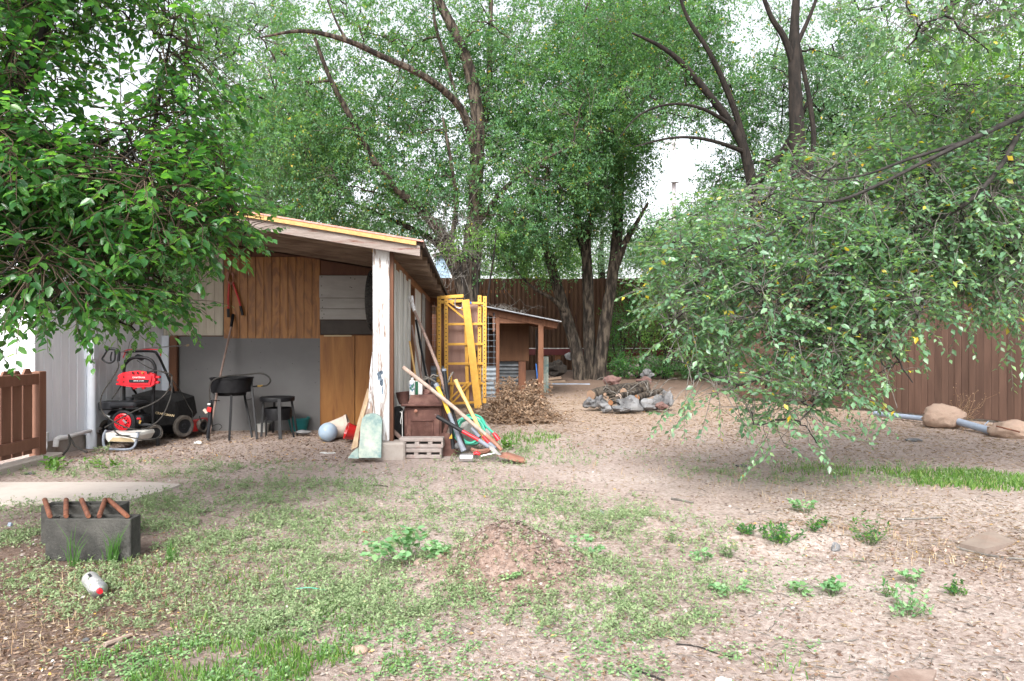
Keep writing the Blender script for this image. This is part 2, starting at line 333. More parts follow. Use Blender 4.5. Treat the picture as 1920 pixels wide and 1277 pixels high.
# stone / concrete
M['block_dark'] = mat('block_dark', rgb(.036, .036, .034), rgb(.095, .092, .085), rough=.95, scale=8, bump=.010, bscale=90, patch=rgb(.028, .028, .027), pscale=2.5, pthr=.60, psoft=.1)
M['block_light'] = mat('block_light', rgb(.26, .22, .205), rgb(.34, .295, .275), rough=.95, scale=14, bump=.003, bscale=90, patch=rgb(.24, .12, .10), pscale=5, pthr=.62, psoft=.1)
M['concrete'] = mat('concrete', rgb(.42, .37, .335), rgb(.50, .45, .41), rough=.92, scale=5, bump=.002, bscale=70, patch=rgb(.32, .27, .24), pscale=5, pthr=.62, psoft=.15)
M['foundation'] = mat('foundation', rgb(.30, .26, .235), rgb(.40, .36, .33), rough=.95, scale=8, bump=.004, patch=rgb(.20, .15, .12), pscale=4, pthr=.58, psoft=.1)
M['dirt_slab'] = mat('dirt_slab', rgb(.25, .185, .155), rgb(.31, .24, .205), rough=.97, scale=14, bump=.005, patch=rgb(.19, .13, .105), pscale=9, pthr=.52, psoft=.12)
M['footing'] = mat('footing', rgb(.30, .215, .165), rgb(.38, .28, .22), rough=.97, scale=6, bump=.012, bscale=30, patch=rgb(.30, .19, .14), pscale=6, pthr=.6, psoft=.1)
M['rock_grey'] = mat('rock_grey', rgb(.085, .085, .090), rgb(.21, .21, .215), rough=.9, scale=7, bump=.012, bscale=22, rnd=.12)
M['rock_red'] = mat('rock_red', rgb(.10, .055, .050), rgb(.16, .095, .085), rough=.9, scale=7, bump=.006, bscale=22, rnd=.12)
M['paver'] = mat('paver', rgb(.20, .155, .13), rgb(.25, .20, .17), rough=.9, scale=12, bump=.002, patch=rgb(.22, .15, .12), pscale=5, pthr=.6, psoft=.1)
M['foam_slab'] = mat('foam_slab', rgb(.56, .58, .50), rgb(.46, .52, .44), rough=.8, scale=9, bump=.003, patch=rgb(.17, .27, .27), pscale=4.0, pthr=.50, psoft=.10)
# plants
M['bark_elm'] = mat('bark_elm', rgb(.013, .010, .008), rgb(.040, .031, .024), rgb(.10, .080, .062), rough=.95, scale=9, stretch=(1.6, 1.6, .35), bump=.03, bscale=14, patch=rgb(.15, .075, .04), pscale=5, pthr=.70, ramp=(.40, .49, .60))
M['bark_dark'] = mat('bark_dark', rgb(.007, .006, .0055), rgb(.027, .021, .017), rough=.95, scale=10, stretch=(1.4, 1.4, .4), bump=.015, bscale=16)
M['bark_fg'] = mat('bark_fg', rgb(.009, .008, .008), rgb(.036, .032, .029), rough=.85, scale=18, bump=.003)
M['twig_grey'] = mat('twig_grey', rgb(.075, .068, .06), rgb(.20, .185, .17), rough=.9, scale=18)
M['twig_red'] = mat('twig_red', rgb(.055, .038, .028), rgb(.10, .068, .045), rough=.8, scale=18)
M['log_end'] = mat('log_end', rgb(.30, .20, .14), rgb(.22, .14, .095), rough=.85, scale=22, bump=.001)
M['log_end_orange'] = mat('log_end_orange', rgb(.30, .145, .07), rgb(.20, .095, .045), rough=.85, scale=22)
M['straw'] = leafmat('straw', [(0, rgb(.30, .20, .12)), (.5, rgb(.42, .31, .19)), (1, rgb(.52, .42, .29))], rough=.8, trans=.1, spec=.2, tcol=rgb(1, 1, 1))
M['litter'] = leafmat('litter', [(0, rgb(.10, .058, .040)), (.45, rgb(.20, .13, .09)), (.80, rgb(.33, .25, .19)), (.95, rgb(.46, .40, .34)), (1, rgb(.60, .34, .05))], rough=.8, trans=.08, spec=.2, tcol=rgb(1, 1, 1))
M['dry_leaf'] = leafmat('dry_leaf', [(0, rgb(.12, .070, .042)), (.5, rgb(.27, .175, .11)), (1, rgb(.45, .33, .23))], rough=.7, trans=.2, spec=.25, tcol=rgb(1.2, 1, .8))
M['pebble'] = leafmat('pebble', [(0, rgb(.13, .09, .075)), (.4, rgb(.22, .165, .14)), (.8, rgb(.31, .265, .24)), (.96, rgb(.40, .36, .34)), (1, rgb(.52, .50, .48))], rough=.85, trans=0, spec=.3)
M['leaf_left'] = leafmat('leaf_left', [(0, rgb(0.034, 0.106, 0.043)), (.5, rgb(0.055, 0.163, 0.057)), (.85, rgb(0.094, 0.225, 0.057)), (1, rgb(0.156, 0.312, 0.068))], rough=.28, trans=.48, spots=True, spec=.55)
M['leaf_right'] = leafmat('leaf_right', [(0, rgb(.074, .158, .100)), (.5, rgb(.118, .230, .138)), (.90, rgb(.190, .325, .180)), (.975, rgb(.240, .350, .15)), (.9935, rgb(.60, .42, .03)), (1, rgb(.65, .38, .05))], rough=.36, trans=.34, spec=.7)
M['leaf_elm'] = leafmat('leaf_elm', [(0, rgb(0.057, 0.142, 0.076)), (.5, rgb(0.088, 0.198, 0.095)), (.93, rgb(0.156, 0.276, 0.098)), (.985, rgb(0.390, 0.360, 0.056)), (1, rgb(.42, .26, .05))], rough=.5, trans=.36, spec=.4)
M['leaf_elm_grey'] = leafmat('leaf_elm_grey', [(0, rgb(0.088, 0.162, 0.119)), (.5, rgb(0.128, 0.222, 0.154)), (.95, rgb(0.203, 0.300, 0.182)), (1, rgb(.30, .25, .05))], rough=.5, trans=.33, spec=.4)
M['leaf_bright'] = leafmat('leaf_bright', [(0, rgb(0.069, 0.161, 0.045)), (.5, rgb(0.112, 0.230, 0.060)), (1, rgb(0.213, 0.345, 0.090))], rough=.5, trans=.42, spec=.4)
M['leaf_far'] = leafmat('leaf_far', [(0, rgb(0.091, 0.180, 0.117)), (1, rgb(0.182, 0.288, 0.195))], rough=.6, trans=.3, spec=.3)
M['leaf_shrub'] = leafmat('leaf_shrub', [(0, rgb(.03, .11, .04)), (.5, rgb(.05, .16, .045)), (1, rgb(.12, .25, .04))], rough=.5, trans=.35)
M['weed'] = leafmat('weed', [(0, rgb(.14, .20, .10)), (.5, rgb(.225, .295, .155)), (.9, rgb(.28, .35, .19)), (1, rgb(.42, .36, .20))], rough=.6, trans=.22, spec=.3, tcol=rgb(1.3, 1.6, .9))
M['clover'] = leafmat('clover', [(0, rgb(.10, .20, .075)), (.5, rgb(.17, .30, .125)), (1, rgb(.30, .43, .21))], rough=.55, trans=.22, spec=.3, tcol=rgb(1.3, 1.6, .9))
M['grass'] = leafmat('grass', [(0, rgb(.055, .135, .030)), (.6, rgb(.10, .21, .045)), (1, rgb(.21, .30, .10))], rough=.5, trans=.35, spec=.3)
M['mallow'] = leafmat('mallow', [(0, rgb(.10, .22, .10)), (.5, rgb(.16, .31, .15)), (1, rgb(.26, .42, .22))], rough=.6, trans=.25, spec=.3)
# ------------------------------------------------------------------ ground
def mound(x, y, cx, cy, r, h, sy=1.0):
    d = ((x - cx) / r) ** 2 + ((y - cy) / (r * sy)) ** 2
    return h * np.exp(-d * 1.6)
def gh(x, y):
    x = np.asarray(x, float); y = np.asarray(y, float)
    z = .018 * (vn(x, y, .9, 1) - .5) + .014 * (vn(x, y, 2.7, 2) - .5) + .010 * (vn(x, y, 7, 3) - .5) * np.clip(1.4 - y / 9, .15, 1) + .006 * (vn(x, y, 19, 4) - .5) * np.clip(1.4 - y / 7, 0, 1)
    z = z + mound(x, y, -.01, 3.03, .40, .22, .60) * (.85 + .3 * vn(x, y, 9, 5)) + mound(x, y, .72, 3.75, .30, .06, .7)
    z = z + mound(x, y, 1.40, 3.55, .55, .07, .4) + mound(x, y, .25, 3.95, .25, .05, .6) + mound(x, y, 2.1, 3.05, .6, .03, .5)
    # the beaten floor is level where things stand
    flat = np.clip((y - 4.4) / 1.0, 0, 1); z = z * (1 - .65 * flat * (y < 12))
    back = np.clip((y - 13) / 8, 0, 1); z = z + .10 * back
    return z
def gz(x, y): return float(gh(np.array([x]), np.array([y]))[0])
def ax(n, near, far, p):
    t = np.linspace(0, 1, n); return near + (far - near) * (t * .06 + .94 * t ** p)
def make_ground():
    ys = np.concatenate([[-200, -80, -30, -10, -3, 0, 1.0], np.linspace(1.6, 7.5, 150), 7.5 + (np.linspace(0, 1, 70)[1:] ** 1.8) * 22, [40, 60, 100, 180, 400, 800]])
    hx = np.concatenate([np.linspace(0, 4.6, 105), 4.6 + (np.linspace(0, 1, 40)[1:] ** 2) * 14, [30, 60, 120, 300, 800]])
    xs = np.concatenate([-hx[::-1][:-1], hx])
    X, Y = np.meshgrid(xs, ys); Z = gh(X, Y)
    V = np.stack([X, Y, Z], -1).reshape(-1, 3); nx = len(xs); ny = len(ys)
    i, j = np.meshgrid(np.arange(nx - 1), np.arange(ny - 1)); a = (j * nx + i).ravel()
    F = np.stack([a, a + 1, a + 1 + nx, a + nx], 1)
    m = bpy.data.materials.new('dirt'); m.use_nodes = True; n = m.node_tree.nodes; L = m.node_tree.links; b = n['Principled BSDF']
    b.inputs['Roughness'].default_value = .95; b.inputs['Specular IOR Level'].default_value = .15
    g = n.new('ShaderNodeNewGeometry')
    def noise(sc, det=8, ro=.65):
        q = n.new('ShaderNodeTexNoise'); q.inputs['Scale'].default_value = sc; q.inputs['Detail'].default_value = det; q.inputs['Roughness'].default_value = ro; L.new(g.outputs['Position'], q.inputs['Vector']); return q.outputs[0]
    def ramp(src, stops):
        q = n.new('ShaderNodeValToRGB'); e = q.color_ramp.elements; e[0].position, e[0].color = stops[0]; e[1].position, e[1].color = stops[-1]
        for p, c in stops[1:-1]: x = e.new(p); x.color = c
        L.new(src, q.inputs[0]); return q.outputs[0]
    def mix(f, a_, b_):
        q = n.new('ShaderNodeMix'); q.data_type = 'RGBA'; L.new(f, q.inputs[0]); L.new(a_, q.inputs[6]); L.new(b_, q.inputs[7]); return q.outputs[2]
    base = ramp(noise(1.1, 10, .7), [(.36, rgb(.245, .185, .160)), (.5, rgb(.35, .283, .252)), (.62, rgb(.46, .395, .362))])
    fine = ramp(noise(38), [(.36, rgb(.15, .105, .088)), (.50, rgb(.31, .248, .220)), (.66, rgb(.50, .44, .41))])
    c1 = mix(ramp(noise(9), [(.35, rgb(.35, .35, .35)), (.65, rgb(.75, .75, .75))]), base, fine)
    straw = ramp(noise(26), [(.35, rgb(.20, .13, .09)), (.6, rgb(.38, .28, .19))])
    sx = n.new('ShaderNodeSeparateXYZ'); L.new(g.outputs['Position'], sx.inputs[0])
    mr = n.new('ShaderNodeMapRange'); mr.inputs[1].default_value = 6.5; mr.inputs[2].default_value = 9.5; mr.inputs[4].default_value = .55; L.new(sx.outputs[1], mr.inputs[0])
    c2 = mix(mr.outputs[0], c1, straw)
    # tree shade painted into the bark-strewn soil near the left tree
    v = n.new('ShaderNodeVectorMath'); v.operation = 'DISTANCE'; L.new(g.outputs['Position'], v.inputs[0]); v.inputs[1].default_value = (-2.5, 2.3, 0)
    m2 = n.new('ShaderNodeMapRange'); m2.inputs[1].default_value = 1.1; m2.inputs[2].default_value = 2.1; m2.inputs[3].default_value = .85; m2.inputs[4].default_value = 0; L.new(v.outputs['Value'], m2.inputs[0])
    m3 = n.new('ShaderNodeMapRange'); m3.inputs[1].default_value = 11.5; m3.inputs[2].default_value = 14.5; m3.inputs[4].default_value = .85; L.new(sx.outputs[1], m3.inputs[0])  # back of the yard: dark soil, with shade under the trees painted in
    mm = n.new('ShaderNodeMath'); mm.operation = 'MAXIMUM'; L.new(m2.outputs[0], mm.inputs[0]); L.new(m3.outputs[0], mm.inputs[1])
    shaded_soil = ramp(noise(30), [(.35, rgb(.085, .052, .040)), (.65, rgb(.17, .115, .09))])  # brown soil tone, darkened to stand for tree shade
    c3 = mix(mm.outputs[0], c2, shaded_soil)
    vm = n.new('ShaderNodeVectorMath'); vm.operation = 'DISTANCE'; L.new(g.outputs['Position'], vm.inputs[0]); vm.inputs[1].default_value = (-.01, 3.03, .08)
    m4 = n.new('ShaderNodeMapRange'); m4.inputs[1].default_value = .28; m4.inputs[2].default_value = .44; m4.inputs[3].default_value = .85; m4.inputs[4].default_value = 0; L.new(vm.outputs['Value'], m4.inputs[0])
    dug = ramp(noise(40), [(.38, rgb(.115, .070, .053)), (.5, rgb(.20, .135, .108)), (.66, rgb(.30, .22, .185))])
    c3 = mix(m4.outputs[0], c3, dug)
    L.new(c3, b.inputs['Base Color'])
    vo = n.new('ShaderNodeTexVoronoi'); vo.inputs['Scale'].default_value = 70; L.new(g.outputs['Position'], vo.inputs['Vector'])
    bp = n.new('ShaderNodeBump'); bp.inputs['Distance'].default_value = .012; bp.inputs['Strength'].default_value = .9; L.new(noise(45, 10, .75), bp.inputs['Height'])
    bp2 = n.new('ShaderNodeBump'); bp2.inputs['Distance'].default_value = .004; bp2.inputs['Strength'].default_value = .6; L.new(vo.outputs['Distance'], bp2.inputs['Height']); L.new(bp.outputs[0], bp2.inputs['Normal'])
    L.new(bp2.outputs[0], b.inputs['Normal'])
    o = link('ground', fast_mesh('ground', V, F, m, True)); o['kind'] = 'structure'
    return o
make_ground()
# poured path and edging
b = MB(); poly = [(-4.6, 4.93), (-2.55, 4.93), (-2.32, 4.86), (-2.33, 4.66), (-2.42, 4.36), (-3.0, 4.30), (-4.6, 4.30)]
b.prism([Vector((x, y, .014)) for x, y in poly], (0, 0, -.12)); tag(b.build('concrete_path', M['concrete']), kind='structure')
b = MB()
b.bar((-3.93, 4.6, .0), (-3.95, 6.0, .0), .14, .11, bev=.01); tag(b.build('concrete_kerb', M['concrete']), kind='structure')

# ------------------------------------------------------------------ house at left
HA, HB = Vector((-4.08, 5.93, 0)), Vector((-3.88, 8.02, 0))
hd = (HB - HA).normalized(); hn = Vector((hd.y, -hd.x, 0))        # outward normal, facing the yard
house = thing('house', 'white timber-sided house at the left edge behind the brown picket fence', 'house', HA)
L_ = (HB - HA).length; nb = int(L_ / .098)
for i in range(nb):
    d = (i + .5) * L_ / nb; h = 2.25 + random.uniform(0, .01); z0 = .13 + random.uniform(-.006, .012)
    c = HA + hd * d - hn * .012 + Vector((0, 0, z0 + h / 2)) + hn * random.uniform(-.0015, .0015)
    board('siding_board', M['white_siding'], house, (L_ / nb - .004, .022, round(h, 2)), frame(c, hd, (0, 0, 1)), .003, local=False)
for i in range(30):
    x = HA.x - .06 - i * .1; c = Vector((x - .052, HA.y + .012 + random.uniform(-.001, .001), .13 + 1.25))
    board('siding_board', M['white_siding'], house, (.096, .022, 2.5), Matrix.Translation(c), .003, local=False)
board('corner_board', M['white_siding'], house, (.07, .06, 2.52), Matrix.Translation((HA.x - .03, HA.y + .02, .12 + 1.26)), .004, local=False)
MB().box((-5.6, 8.9, 1.25), (2.9, 5.6, 2.3)).build('wall', M['cream_siding'], house)
b = MB(); b.bar(HA - hn * .05 + Vector((0, .02, .05)), HB - hn * .05 + Vector((0, 0, .05)), .05, .20); b.bar((-7.2, HA.y + .06, .05), (-4.12, HA.y + .06, .05), .05, .20); b.build('foundation', M['foundation'], house)
b = MB(); b.prism([(-4.35, 5.55, 2.62), (-7.4, 5.55, 2.45), (-7.4, 12, 2.45), (-4.35, 12, 2.62)], (0, 0, .06)); b.build('roof', M['roof_red'], house)
# downspout with box head
b = MB(); xs, ys_ = -3.985, 6.57
b.tube([(xs, ys_, .06), (xs, ys_, .60), (xs, ys_, .845)], .041, 14)
b.tube([(xs, ys_, .0), (xs, ys_, .13)], .047, 14); b.build('downspout', M['downspout'], house, smooth=True)
MB().box((xs - .005, ys_, .93), (.105, .10, .19), None, .012).build('downspout_head', M['downspout'], house)
# pipe along the wall base with elbow, riser and cable
b = MB(); p = [P(104, 838, 6.02), P(106, 824, 6.04), P(112, 821, 6.06), P(124, 820, 6.12), P(148, 813, 6.3), P(200, 800, 6.9), P(215, 797, 7.2)]
b.tube(p, [.022, .024, .024, .019, .016, .016, .016], 10); b.build('water_pipe', M['pipe_white'], house, smooth=True)
b = MB(); b.tube([P(87, 811, 6.0), P(87, 824, 6.0)], .018, 10); b.tube([P(87, 824, 6.0), P(88, 836, 6.0), P(84, 850, 5.98), P(80, 862, 5.95)], .0075, 8); b.build('conduit', M['pipe_white'], house, smooth=True)
b = MB(); b.tube([P(118, 853, 5.95), P(127, 842, 6.0), P(131, 832, 6.05), P(129, 815, 6.08), P(134, 825, 6.08), P(140, 836, 6.04), P(152, 843, 6.0), P(164, 848, 5.98)], .008, 8); 
tag(b.build('black_hose', M['rubber'], smooth=True), 'short black hose looped over the pipe at the foot of the white house wall', 'hose')

# picket fence / gate, running from the house corner towards the viewer
pf = thing('picket_fence', 'brown wooden picket fence panel at the left edge, in front of the white wall', 'fence', (-4.03, 5.9, 0))
fx = lambda y: -4.02 + (5.9 - y) * .035
for k in range(16):
    y = 5.72 - k * .128; h = .735 + random.uniform(-.012, .012)
    bb = MB(); w2 = .052; t = .02; x = fx(y)
    prof = [(-w2, .08), (w2, .08), (w2, h), (w2 * .45, h + .045), (-w2 * .45, h + .045), (-w2, h)]
    bb.prism([Vector((x, y + a, z)) for a, z in prof], (t, 0, 0)); bb.build('picket', M['gate_brown'], pf)
bb = MB(); bb.bar((fx(3.7) + .035, 3.7, .70), (fx(5.82) + .035, 5.82, .70), .03, .09, bev=.004); bb.build('rail', M['gate_brown'], pf)
bb = MB(); bb.bar((fx(3.7) + .035, 3.7, .155), (fx(5.82) + .035, 5.82, .165), .03, .09, bev=.004); bb.build('rail', M['gate_brown'], pf)
bb = MB(); bb.box((fx(5.85) + .01, 5.86, .38), (.09, .09, .76), None, .005); bb.build('post', M['gate_brown'], pf)

# ------------------------------------------------------------------ lean-to shed
SO, SA = Vector((-1.06, 6.0, 0)), .0615
shed = thing('open_shed', 'long open-fronted wooden shed with a low sloping roof and a peeling white corner post', 'shed', SO, SA)
SMx = wm(shed)
def SW(u, v, z=0.0): return SMx @ Vector((u, v, z))
def SU(px, v):            # local u of a photo column on the plane v
    k = (px - 960) / FP; ca, sa = math.cos(SA), math.sin(SA)
    return (k * (SO.y + v * ca) - SO.x + v * sa) / (ca - k * sa)
def SZ(px, py, v):
    q = SW(SU(px, v), v); return CH - (py - HZ) * q.y / FP
roofz = lambda u: 1.865 + .158 * (.305 - u)
RN = math.atan(.158)
# roof deck: sheets, trim, red edge

u0, u1 = -3.35, .30
def slab(bm, ua, ub, va, vb, top, th):
    vs = []
    for v in (va, vb):
        for u in (ua, ub):
            vs += [(u, v, roofz(u) - top), (u, v, roofz(u) - top - th)]
    bm.add(vs, [(0, 2, 6, 4), (1, 5, 7, 3), (0, 1, 3, 2), (4, 6, 7, 5), (0, 4, 5, 1), (2, 3, 7, 6)])
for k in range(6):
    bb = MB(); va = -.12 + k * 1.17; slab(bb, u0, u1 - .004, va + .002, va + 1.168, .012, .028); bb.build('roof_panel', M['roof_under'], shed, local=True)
bb = MB(); slab(bb, u0, u1, -.15, 6.93, -.004, .014); bb.build('roof_covering', M['roof_red'], shed, local=True)
bb = MB(); slab(bb, u0, u1 - .06, -.145, -.122, .012, .036); bb.build('roof_trim', M['trim_yellow'], shed, local=True)
bb = MB(); slab(bb, u0, u1 - .03, -.118, -.08, .044, .088); bb.build('barge_board', M['old_wood'], shed, local=True)
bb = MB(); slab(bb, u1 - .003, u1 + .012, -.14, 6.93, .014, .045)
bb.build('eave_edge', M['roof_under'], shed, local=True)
nr = 13
for k in range(nr):
    v = .04 + .10 + k * .545; bb = MB(); slab(bb, u0 + .2, u1 - .03 + random.uniform(-.02, .015), v, v + .04, .044, .088); bb.build('rafter', M['rafter_wood'], shed, local=True)
# wooden shakes at the roof edge, lichened debris along the top
# post on concrete footing
bb = MB()
random.seed(3)
for i in range(1): bb.box((-.073, .05, .985), (.142, .10, 1.67), None, .006)
bb.build('corner_post', M['white_post'], shed, local=True)
MB().box((-.09, .05, 1.80), (.12, .09, .03)).build('post_cap', M['trim_yellow'], shed, local=True)
MB().box((-.02, .02, .062), (.32, .22, .17), None, .015).build('post_footing', M['foundation'], shed, local=True)
MB().box((.015, .06, .97), (.03, .08, 1.70)).build('corner_stud', M['ply_dark'], shed, local=True)
# black scorch / spray mark on the post is a flat stain
M['stain'] = mat('stain', rgb(.02, .03, .05), rgb(.25, .33, .42), rough=.6, scale=30)
zc = SZ(712, 705, 0)
def blot(cx, cz, rx, rz, nn, seed):
    rr = random.Random(seed); out = []
    for k in range(nn):
        a = 2 * math.pi * k / nn; q = .6 + .5 * rr.random(); out.append(Vector((cx + rx * q * math.cos(a), -.0013, cz + rz * q * math.sin(a))))
    return out
for (cx, cz, rx, rz, sd_) in ((-.088, zc, .022, .045, 1), (-.07, zc - .05, .016, .05, 2), (-.075, zc + .03, .03, .02, 3), (-.06, zc - .13, .008, .04, 5)):
    bb = MB(); pl = blot(cx, cz, rx, rz, 16, sd_); bb.prism(pl, (0, -.0006, 0)); bb.build('paint_stain', M['stain'], shed, local=True)
# top plate and side wall
bb = MB(); bb.bar((-.02, .16, roofz(0) - .132 - .046), (-.02, 6.9, roofz(0) - .132 - .046), .04, .088, bev=.003); bb.build('top_plate', M['brown_beam'], shed, local=True)
def side_board(va, vb, mt, z0=.05, z1=1.735, du=0.0, name='wall_board'):
    board(name, M[mt], shed, (.02, round(vb - va, 3), round(z1 - z0, 2)), TR(-.012 + du, (va + vb) / 2, (z0 + z1) / 2), .003)
v = .24
while v < 2.05:
    wdt = random.choice([.12, .14, .10]); side_board(v, v + wdt, 'old_white_plank', .05 + random.uniform(0, .04), 1.735 - random.uniform(0, .02), random.choice([0, .008, -.006])); v += wdt + random.uniform(.004, .012)
v = 2.95
while v < 3.95:
    side_board(v, v + .16, 'old_white_plank'); v += .168
side_board(4.2, 4.75, 'white_board', .1, 1.72, .01, 'door_panel')
v = 5.05
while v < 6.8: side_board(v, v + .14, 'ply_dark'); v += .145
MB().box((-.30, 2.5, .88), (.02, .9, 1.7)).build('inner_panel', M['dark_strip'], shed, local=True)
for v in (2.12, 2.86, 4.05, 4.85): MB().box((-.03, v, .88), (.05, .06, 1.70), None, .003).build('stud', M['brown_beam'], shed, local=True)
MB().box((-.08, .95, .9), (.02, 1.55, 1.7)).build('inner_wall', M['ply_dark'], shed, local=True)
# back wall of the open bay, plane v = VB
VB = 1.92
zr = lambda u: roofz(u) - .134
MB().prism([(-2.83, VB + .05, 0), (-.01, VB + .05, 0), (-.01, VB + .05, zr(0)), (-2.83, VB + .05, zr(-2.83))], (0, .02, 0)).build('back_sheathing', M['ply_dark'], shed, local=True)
def bpanel(name, px0, px1, py0, py1, mt, th=.012, off=0.0, bev=.002, label=None):
    pm = (px0 + px1) / 2; ua, ub = SU(px0, VB), SU(px1, VB); z1, z0 = SZ(pm, py0, VB), SZ(pm, py1, VB)
    if max(z1, z0) > zr(ub) - .003:
        y_ = VB - off + .04 - th
        return MB().prism([(ua, y_, z0), (ub, y_, z0), (ub, y_, min(z1, zr(ub) - .004)), (ua, y_, min(z1, zr(ua) - .004))], (0, th, 0)).build(name, M[mt], shed, local=True)
    board(name, M[mt], shed, (round(ub - ua, 3), th, round(z1 - z0, 3)), TR((ua + ub) / 2, VB - off - th / 2 + .04, (z0 + z1) / 2), bev, label=label)
bpanel('grey_wallboard', 333, 599.5, 631, 808, 'grey_panel', .012)
for k in range(12): bpanel('plywood_board', 418.5 + k * 15.1, 418.5 + (k + 1) * 15.1 - .75, 481, 634.5, 'ply_orange', .014, random.uniform(0, .002))
k = 190
while k < 417:
    bpanel('painted_board', k, min(k + 14.6, 417.3), 395, 629, 'cream_siding', .016, random.uniform(0, .002)); k += 15.1
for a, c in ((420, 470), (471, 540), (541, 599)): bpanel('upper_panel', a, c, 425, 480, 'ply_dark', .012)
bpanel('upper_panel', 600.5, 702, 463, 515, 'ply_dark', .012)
bpanel('white_plank', 598, 704, 516.5, 558.3, 'white_board', .022, .006); bpanel('white_plank', 599, 704, 559, 578.6, 'white_board', .022, .006); bpanel('white_plank', 599, 704, 579.3, 599, 'white_board', .022, .005)
bpanel('dark_board', 600, 704, 600, 627, 'dark_strip', .016, .004)
bpanel('door_board', 599.5, 664.5, 629, 797, 'ply_plain', .022, .004); bpanel('door_board', 665.5, 704, 629, 797, 'ply_plain', .020, .001)
bpanel('metal_strip', 607, 659, 628.2, 631, 'label_tan', .006, .03, .001)
# nail heads and holes on the panels, real little discs
bb = MB(); random.seed(11)
def dot(px, py, r=.006, th=.030):
    u = SU(px, VB); z = SZ(px, py, VB); Mx = Matrix.Translation((u, VB + .04 - th, z)) @ Matrix.Rotation(math.radians(90), 4, 'X'); bb.lathe([(r, 0), (r * .6, .0015)], 8, Mx, True)
for px, py in ((603, 519), (602, 536), (603, 553), (604, 563), (604, 576), (603, 583), (607, 589), (604, 596), (657, 521), (665, 523), (656, 538), (659, 539)): dot(px, py)
for px, py in ((365, 633), (384, 645), (470, 640), (505, 643), (487, 661), (547, 682), (366, 693), (387, 692), (430, 695), (487, 690), (597, 650), (597, 678), (597, 694), (590, 718), (430, 660)): dot(px, py, .0045, .014)
tag(bb.build('nail_heads', M['dark_strip'], shed, local=True), kind='stuff')
b_ = MB(); b_.bar((SU(326, VB) , VB - .02, 0.0), (SU(327, VB), VB - .02, SZ(326, 629, VB)), .04, .085, up=(1, 0, 0), bev=.004); b_.build('stud', M['coop_wood'], shed, local=True)
b_ = MB(); b_.bar((SU(311, VB), VB - .01, 0), (SU(311, VB), VB - .01, SZ(311, 629, VB)), .02, .08, up=(1, 0, 0), bev=.004); b_.build('trim_board', M['downspout'], shed, local=True)
# rear of the shed, closing boards
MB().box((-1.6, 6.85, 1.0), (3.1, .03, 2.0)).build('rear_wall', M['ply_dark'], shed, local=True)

# ------------------------------------------------------------------ chicken coop behind
CY = 12.4
coop = thing('animal_coop', 'small timber coop with a thin metal roof and open doorway behind the yellow scaffold', 'coop', (-.5, CY, 0))
XC = lambda px, Y=CY: (px - 960) * Y / FP
ZC = lambda py, Y=CY: CH - (py - HZ) * Y / FP
def cbox(name, mt, px0, px1, py0, py1, Y=CY, th=.09, label=None, bev=.004):
    bb = MB(); bb.box(((XC(px0, Y) + XC(px1, Y)) / 2, Y, (ZC(py0, Y) + ZC(py1, Y)) / 2), (XC(px1, Y) - XC(px0, Y), th, ZC(py0, Y) - ZC(py1, Y)), None, bev)
    return bb.build(name, M[mt], coop, label=label)
cr = lambda px: 574.5 + (px - 915) * .198
# sloping metal roof, corrugated
bb = MB(); Ya, Yb = CY - .22, CY + 1.75
pa = P(790, cr(790), Ya); pb = P(1053, cr(1053), Ya); slope = (pb.z - pa.z) / (pb.x - pa.x)
N = 46
for j, Y in enumerate((Ya, Yb)):
    for i in range(N + 1):
        x = pa.x + (pb.x - pa.x) * i / N; bb.v.append(Vector((x, Y, pa.z + slope * (x - pa.x))))
for i in range(N): bb.f.append((i, i + 1, N + 2 + i, N + 1 + i))
bb2 = MB(); bb2.prism([pa, pb, pb + Vector((0, Yb - Ya, 0)), pa + Vector((0, Yb - Ya, 0))], (0, 0, -.018)); bb2.build('metal_roof', M['weathered_sheet'], coop)
for Y in (CY - .02, CY + .8, CY + 1.6):
    q0 = Vector((pa.x, Y, pa.z - .085)); q1 = Vector((pb.x - .06, Y, pb.z - .075)); bb = MB(); bb.bar(q0, q1, .04, .12, bev=.004); bb.build('rafter', M['coop_wood'], coop)
cbox('header_beam', 'coop_wood', 928, 1010, 595, 606.5, th=.045)
cbox('post', 'coop_wood', 1009, 1019, 598, 748, th=.09); cbox('post', 'coop_wood', 930, 936.5, 592, 752, th=.07)
cbox('hanging_board', 'coop_wood', 923.5, 928, 586, 622, CY - .03, .02)
cbox('brace', 'coop_wood', 1019, 1023, 596, 612, CY - .01, .08)
cbox('post', 'coop_wood', 799, 803, 560, 748, CY, .07); cbox('header_beam', 'coop_wood', 792, 822, 553, 566, CY - .05, .045)
cbox('back_panel', 'coop_panel', 936, 992, 600, 677, CY + .75, .014)
cbox('back_board', 'ply_dark', 972, 986, 678, 742, CY + .70, .02)
